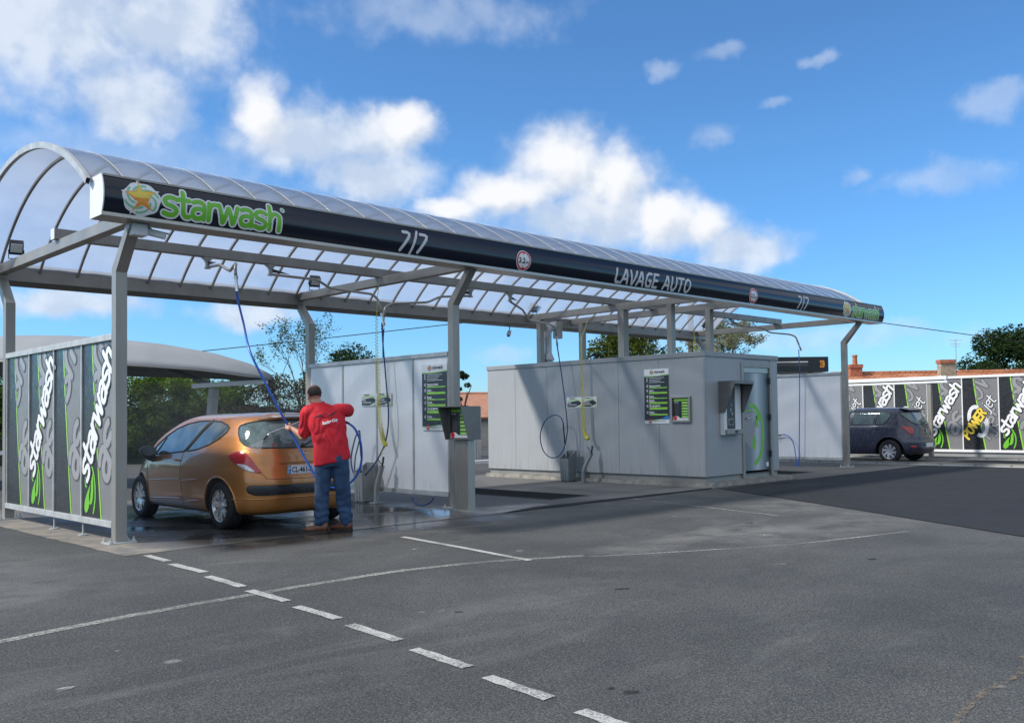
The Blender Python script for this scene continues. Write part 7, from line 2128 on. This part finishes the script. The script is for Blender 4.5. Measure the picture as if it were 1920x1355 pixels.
mb = MB(); mb.beam((-3.5, -.45, 1.30), (-3.5, 3.0, 2.62), .06, .16); mb.build('barge_board', M['alu_white'], hB, local=True)

# dark fascia of the neighbouring building
dk = empty('dark_canopy', (24.6, 5.4, 0), 0, 'black canopy edge with light slot and orange emblem right of the cabin roof', 'canopy')
k1 = 34 / 32; A = CP + (Vector((22.4, 7.45, 0)) - Vector((CP.x, CP.y, 0))) * k1; A.z = 0; B_ = Vector((CP.x, CP.y, 0)) + (Vector((25.24, 4.47, 0)) - Vector((CP.x, CP.y, 0))) * k1
A = Vector((CP.x, CP.y, 0)) + (Vector((22.4, 7.45, 0)) - Vector((CP.x, CP.y, 0))) * k1
u_ = (B_ - A).normalized(); W_ = (B_ - A).length; n_ = Vector((u_.y, -u_.x, 0)); zt, zb_ = 3.47, 2.92
mb = MB(); mb.prism([A + Vector((0, 0, zb_)), B_ + Vector((0, 0, zb_ - .02)), B_ + Vector((0, 0, zt - .02)), A + Vector((0, 0, zt))], -n_ * 2.2); fix_normals(mb.build('fascia', M['ink_black'], dk))
kp = Pl(A + Vector((0, 0, zb_)), u_, (0, 0, 1))
mb = MB(); kp.rect(mb, W_ - 2.6, W_ - .75, .20, .40, .004); kf = mb.build('slot_panel', M['dark_metal'], dk)
mb = MB(); kp.rect(mb, W_ - 2.6, W_ - .75, .335, .365, .009); mb.build('light_strip', M['ink_white'], kf)
mb = MB()
for q in ([(-.10, .0), (.10, .0), (.13, .12), (.10, .25), (-.10, .25), (-.06, .12)],): kp.shape(mb, [(W_ - .24 + a * .8, .14 + b_) for a, b_ in q], .006)
o = mb.build('orange_emblem', M['ink_orange'], dk)
mb = MB(); kp.rect(mb, W_ - .29, W_ - .19, .19, .225, .009); kp.rect(mb, W_ - .29, W_ - .21, .255, .28, .009); kp.rect(mb, W_ - .29, W_ - .19, .31, .34, .009); mb.build('emblem_hole', M['ink_black'], o)
mb = MB()
for t in (.3, W_ - .4): p = A + u_ * t - n_ * 1.0; mb.tube([p, p + Vector((0, 0, zb_))], .08, 8)
mb.build('post', M['steel_dk'], dk)

# ------------------------------------------------------------------ wash frame and floor rails of the last bay
fr = empty('guide_portal', (22.95, .03, 0), 0, 'pale horizontal guide frame on one grey post beside the dark blue car', 'portal')
mb = MB(); mb.box(22.89, 23.01, -.03, .09, 0.005, 2.24); mb.build('post', M['steel'], fr, bevel=.005)
mb = MB(); mb.box(22.86, 22.98, -.50, 5.8, 2.305, 2.41); mb.build('upper_rail', M['alu_white'], fr, bevel=.004)
mb = MB(); mb.box(22.86, 23.04, -.52, 5.8, 2.21, 2.27); mb.build('lower_rail', M['alu_white'], fr, bevel=.004)
mb = MB(); mb.box(22.90, 22.96, -.40, 5.7, 2.271, 2.304); mb.build('rail_gap', M['dark_metal'], fr)
for x, lab in ((19.55, 'near galvanised floor rail of the last bay in front of the blue car'), (22.75, 'far galvanised floor rail of the last bay behind the blue car')):
    r_ = empty('floor_rail', (x, 0, 0), 0, lab, 'rail')
    mb = MB(); mb.box(x - .16, x + .16, -9.0, 6.0, .008, .03); mb.build('base_strip', M['galv_light'], r_)
    mb = MB(); mb.box(x - .045, x + .045, -9.0, 6.0, .0301, .085); mb.build('running_rail', M['stainless'], r_)
    for k in range(12):
        mb = MB(); mb.lathe((x - .11, -4.2 + .85 * k, .03), (0, 0, 1), [(.022, 0), (.022, .02), (0, .02)], 8); mb.build('bolt', M['dark_metal'], r_)

# ------------------------------------------------------------------ small things in the gaps
vp = empty('service_post', (15.6, 11.75, 0), 0, 'pale grey service column between the kiosk and the cabin', 'column')
mb = MB(); mb.box(15.45, 15.62, 11.65, 11.85, 0, 1.75); mb.build('column', M['galv_light'], vp, bevel=.01)
mb = MB(); mb.box(15.30, 15.448, 11.72, 11.90, 0, 1.02); mb.build('side_box', M['white_pl'], vp, bevel=.01)
mb = MB(); mb.box(15.32, 15.44, 11.70, 11.719, 1.021, 1.28); mb.build('display', M['ink_black'], vp)
mb = MB(); mb.lathe((16.35, 11.15, 0), (0, 0, 1), [(0, .35), (.16, .35), (.19, 1.05), (.20, 1.10), (0, 1.12)], 18); mb.tube([(16.35, 11.15, 0), (16.35, 11.15, .36)], .03, 8)
o = mb.build('red_bin', M['ink_red'], smooth=False); tag(o, 'red waste bin just left of the far cabin corner', 'bin')
mb = MB(); mb.box(13.4, 17.0, 10.2, 10.45, 0, .10); o = mb.build('kerb_stone', M['alu_white']); o.rotation_euler = (0, 0, 0); tag(o, 'short white kerb stone behind the kiosk near the service column', 'kerb')
bb = empty('barrier_board', (4.2, 20.75, 0), 0, 'red and white barrier board at the left edge behind the first rear post', 'barrier')
mb = MB()
for k in range(6): mb.box(2.6 + .3 * k, 2.9 + .3 * k, 20.7, 20.73, .48, .60)
mb.build('board', M['ink_white'], bb)
mb = MB()
for k in (0, 2, 4): mb.box(2.6 + .3 * k, 2.9 + .3 * k, 20.695, 20.6999, .48, .60)
mb.build('red_stripes', M['ink_red'], bb)
mb = MB(); mb.box(2.8, 2.86, 20.735, 20.79, 0, .9); mb.box(4.1, 4.16, 20.735, 20.79, 0, .9); mb.build('legs', M['galv_light'], bb)
pp = MB(); pp.tube([(12.5, 12.2, 0), (12.5, 12.2, 3.16)], .03, 8); 
tag(pp.build('vent_pole', M['white_pl']), 'thin white pole standing behind the white partition wall', 'pole')

# ------------------------------------------------------------------ fine wash mist hanging around the orange car
def mist():
    mb = MB(); blob(mb, (1.75, 1.35, 1.0), (2.6, 2.7, .99), None, 12)
    m = bpy.data.materials.new('wash_mist'); m.use_nodes = True; nt = NT(m.node_tree); nt.n.remove(nt.n['Principled BSDF']); out = nt.n['Material Output']
    pv = nt.new('ShaderNodeVolumePrincipled'); pv.inputs['Color'].default_value = (.95, .97, 1, 1); pv.inputs['Anisotropy'].default_value = .3
    v = worldvec(nt); pv.inputs['Density'].default_value = .022
    nt.l.new(pv.outputs[0], out.inputs['Volume'])
    tag(mb.build('water_mist', m, smooth=True), 'thin wash mist drifting around the orange car', 'mist', kind='stuff')
mist()

# ------------------------------------------------------------------ far tree belt closing the horizon
def belt():
    mb = MB(); cm = MB(); n = 60; ring = []
    for i in range(n + 1):
        a = R(-75 + 175 * i / n); rr = 100 + 12 * noise.noise(Vector((i * .3, 0, 0)))
        ring.append((CP.x + rr * math.sin(a), CP.y + rr * math.cos(a), 2.4 + 1.0 * noise.noise(Vector((i * .8, 5, 0)))))
    for x, y, h in ring:
        for k in range(3): leafmesh(mb, clump((x + rnd.uniform(-3, 3), y + rnd.uniform(-3, 3), h * .55), (3.2, 3.2, h * .55), .2), 130, .75)
    tag(mb.build('distant_trees', M["leaf_dark"]), 'low dark belt of far off trees along the horizon', 'trees', kind='stuff')
belt()
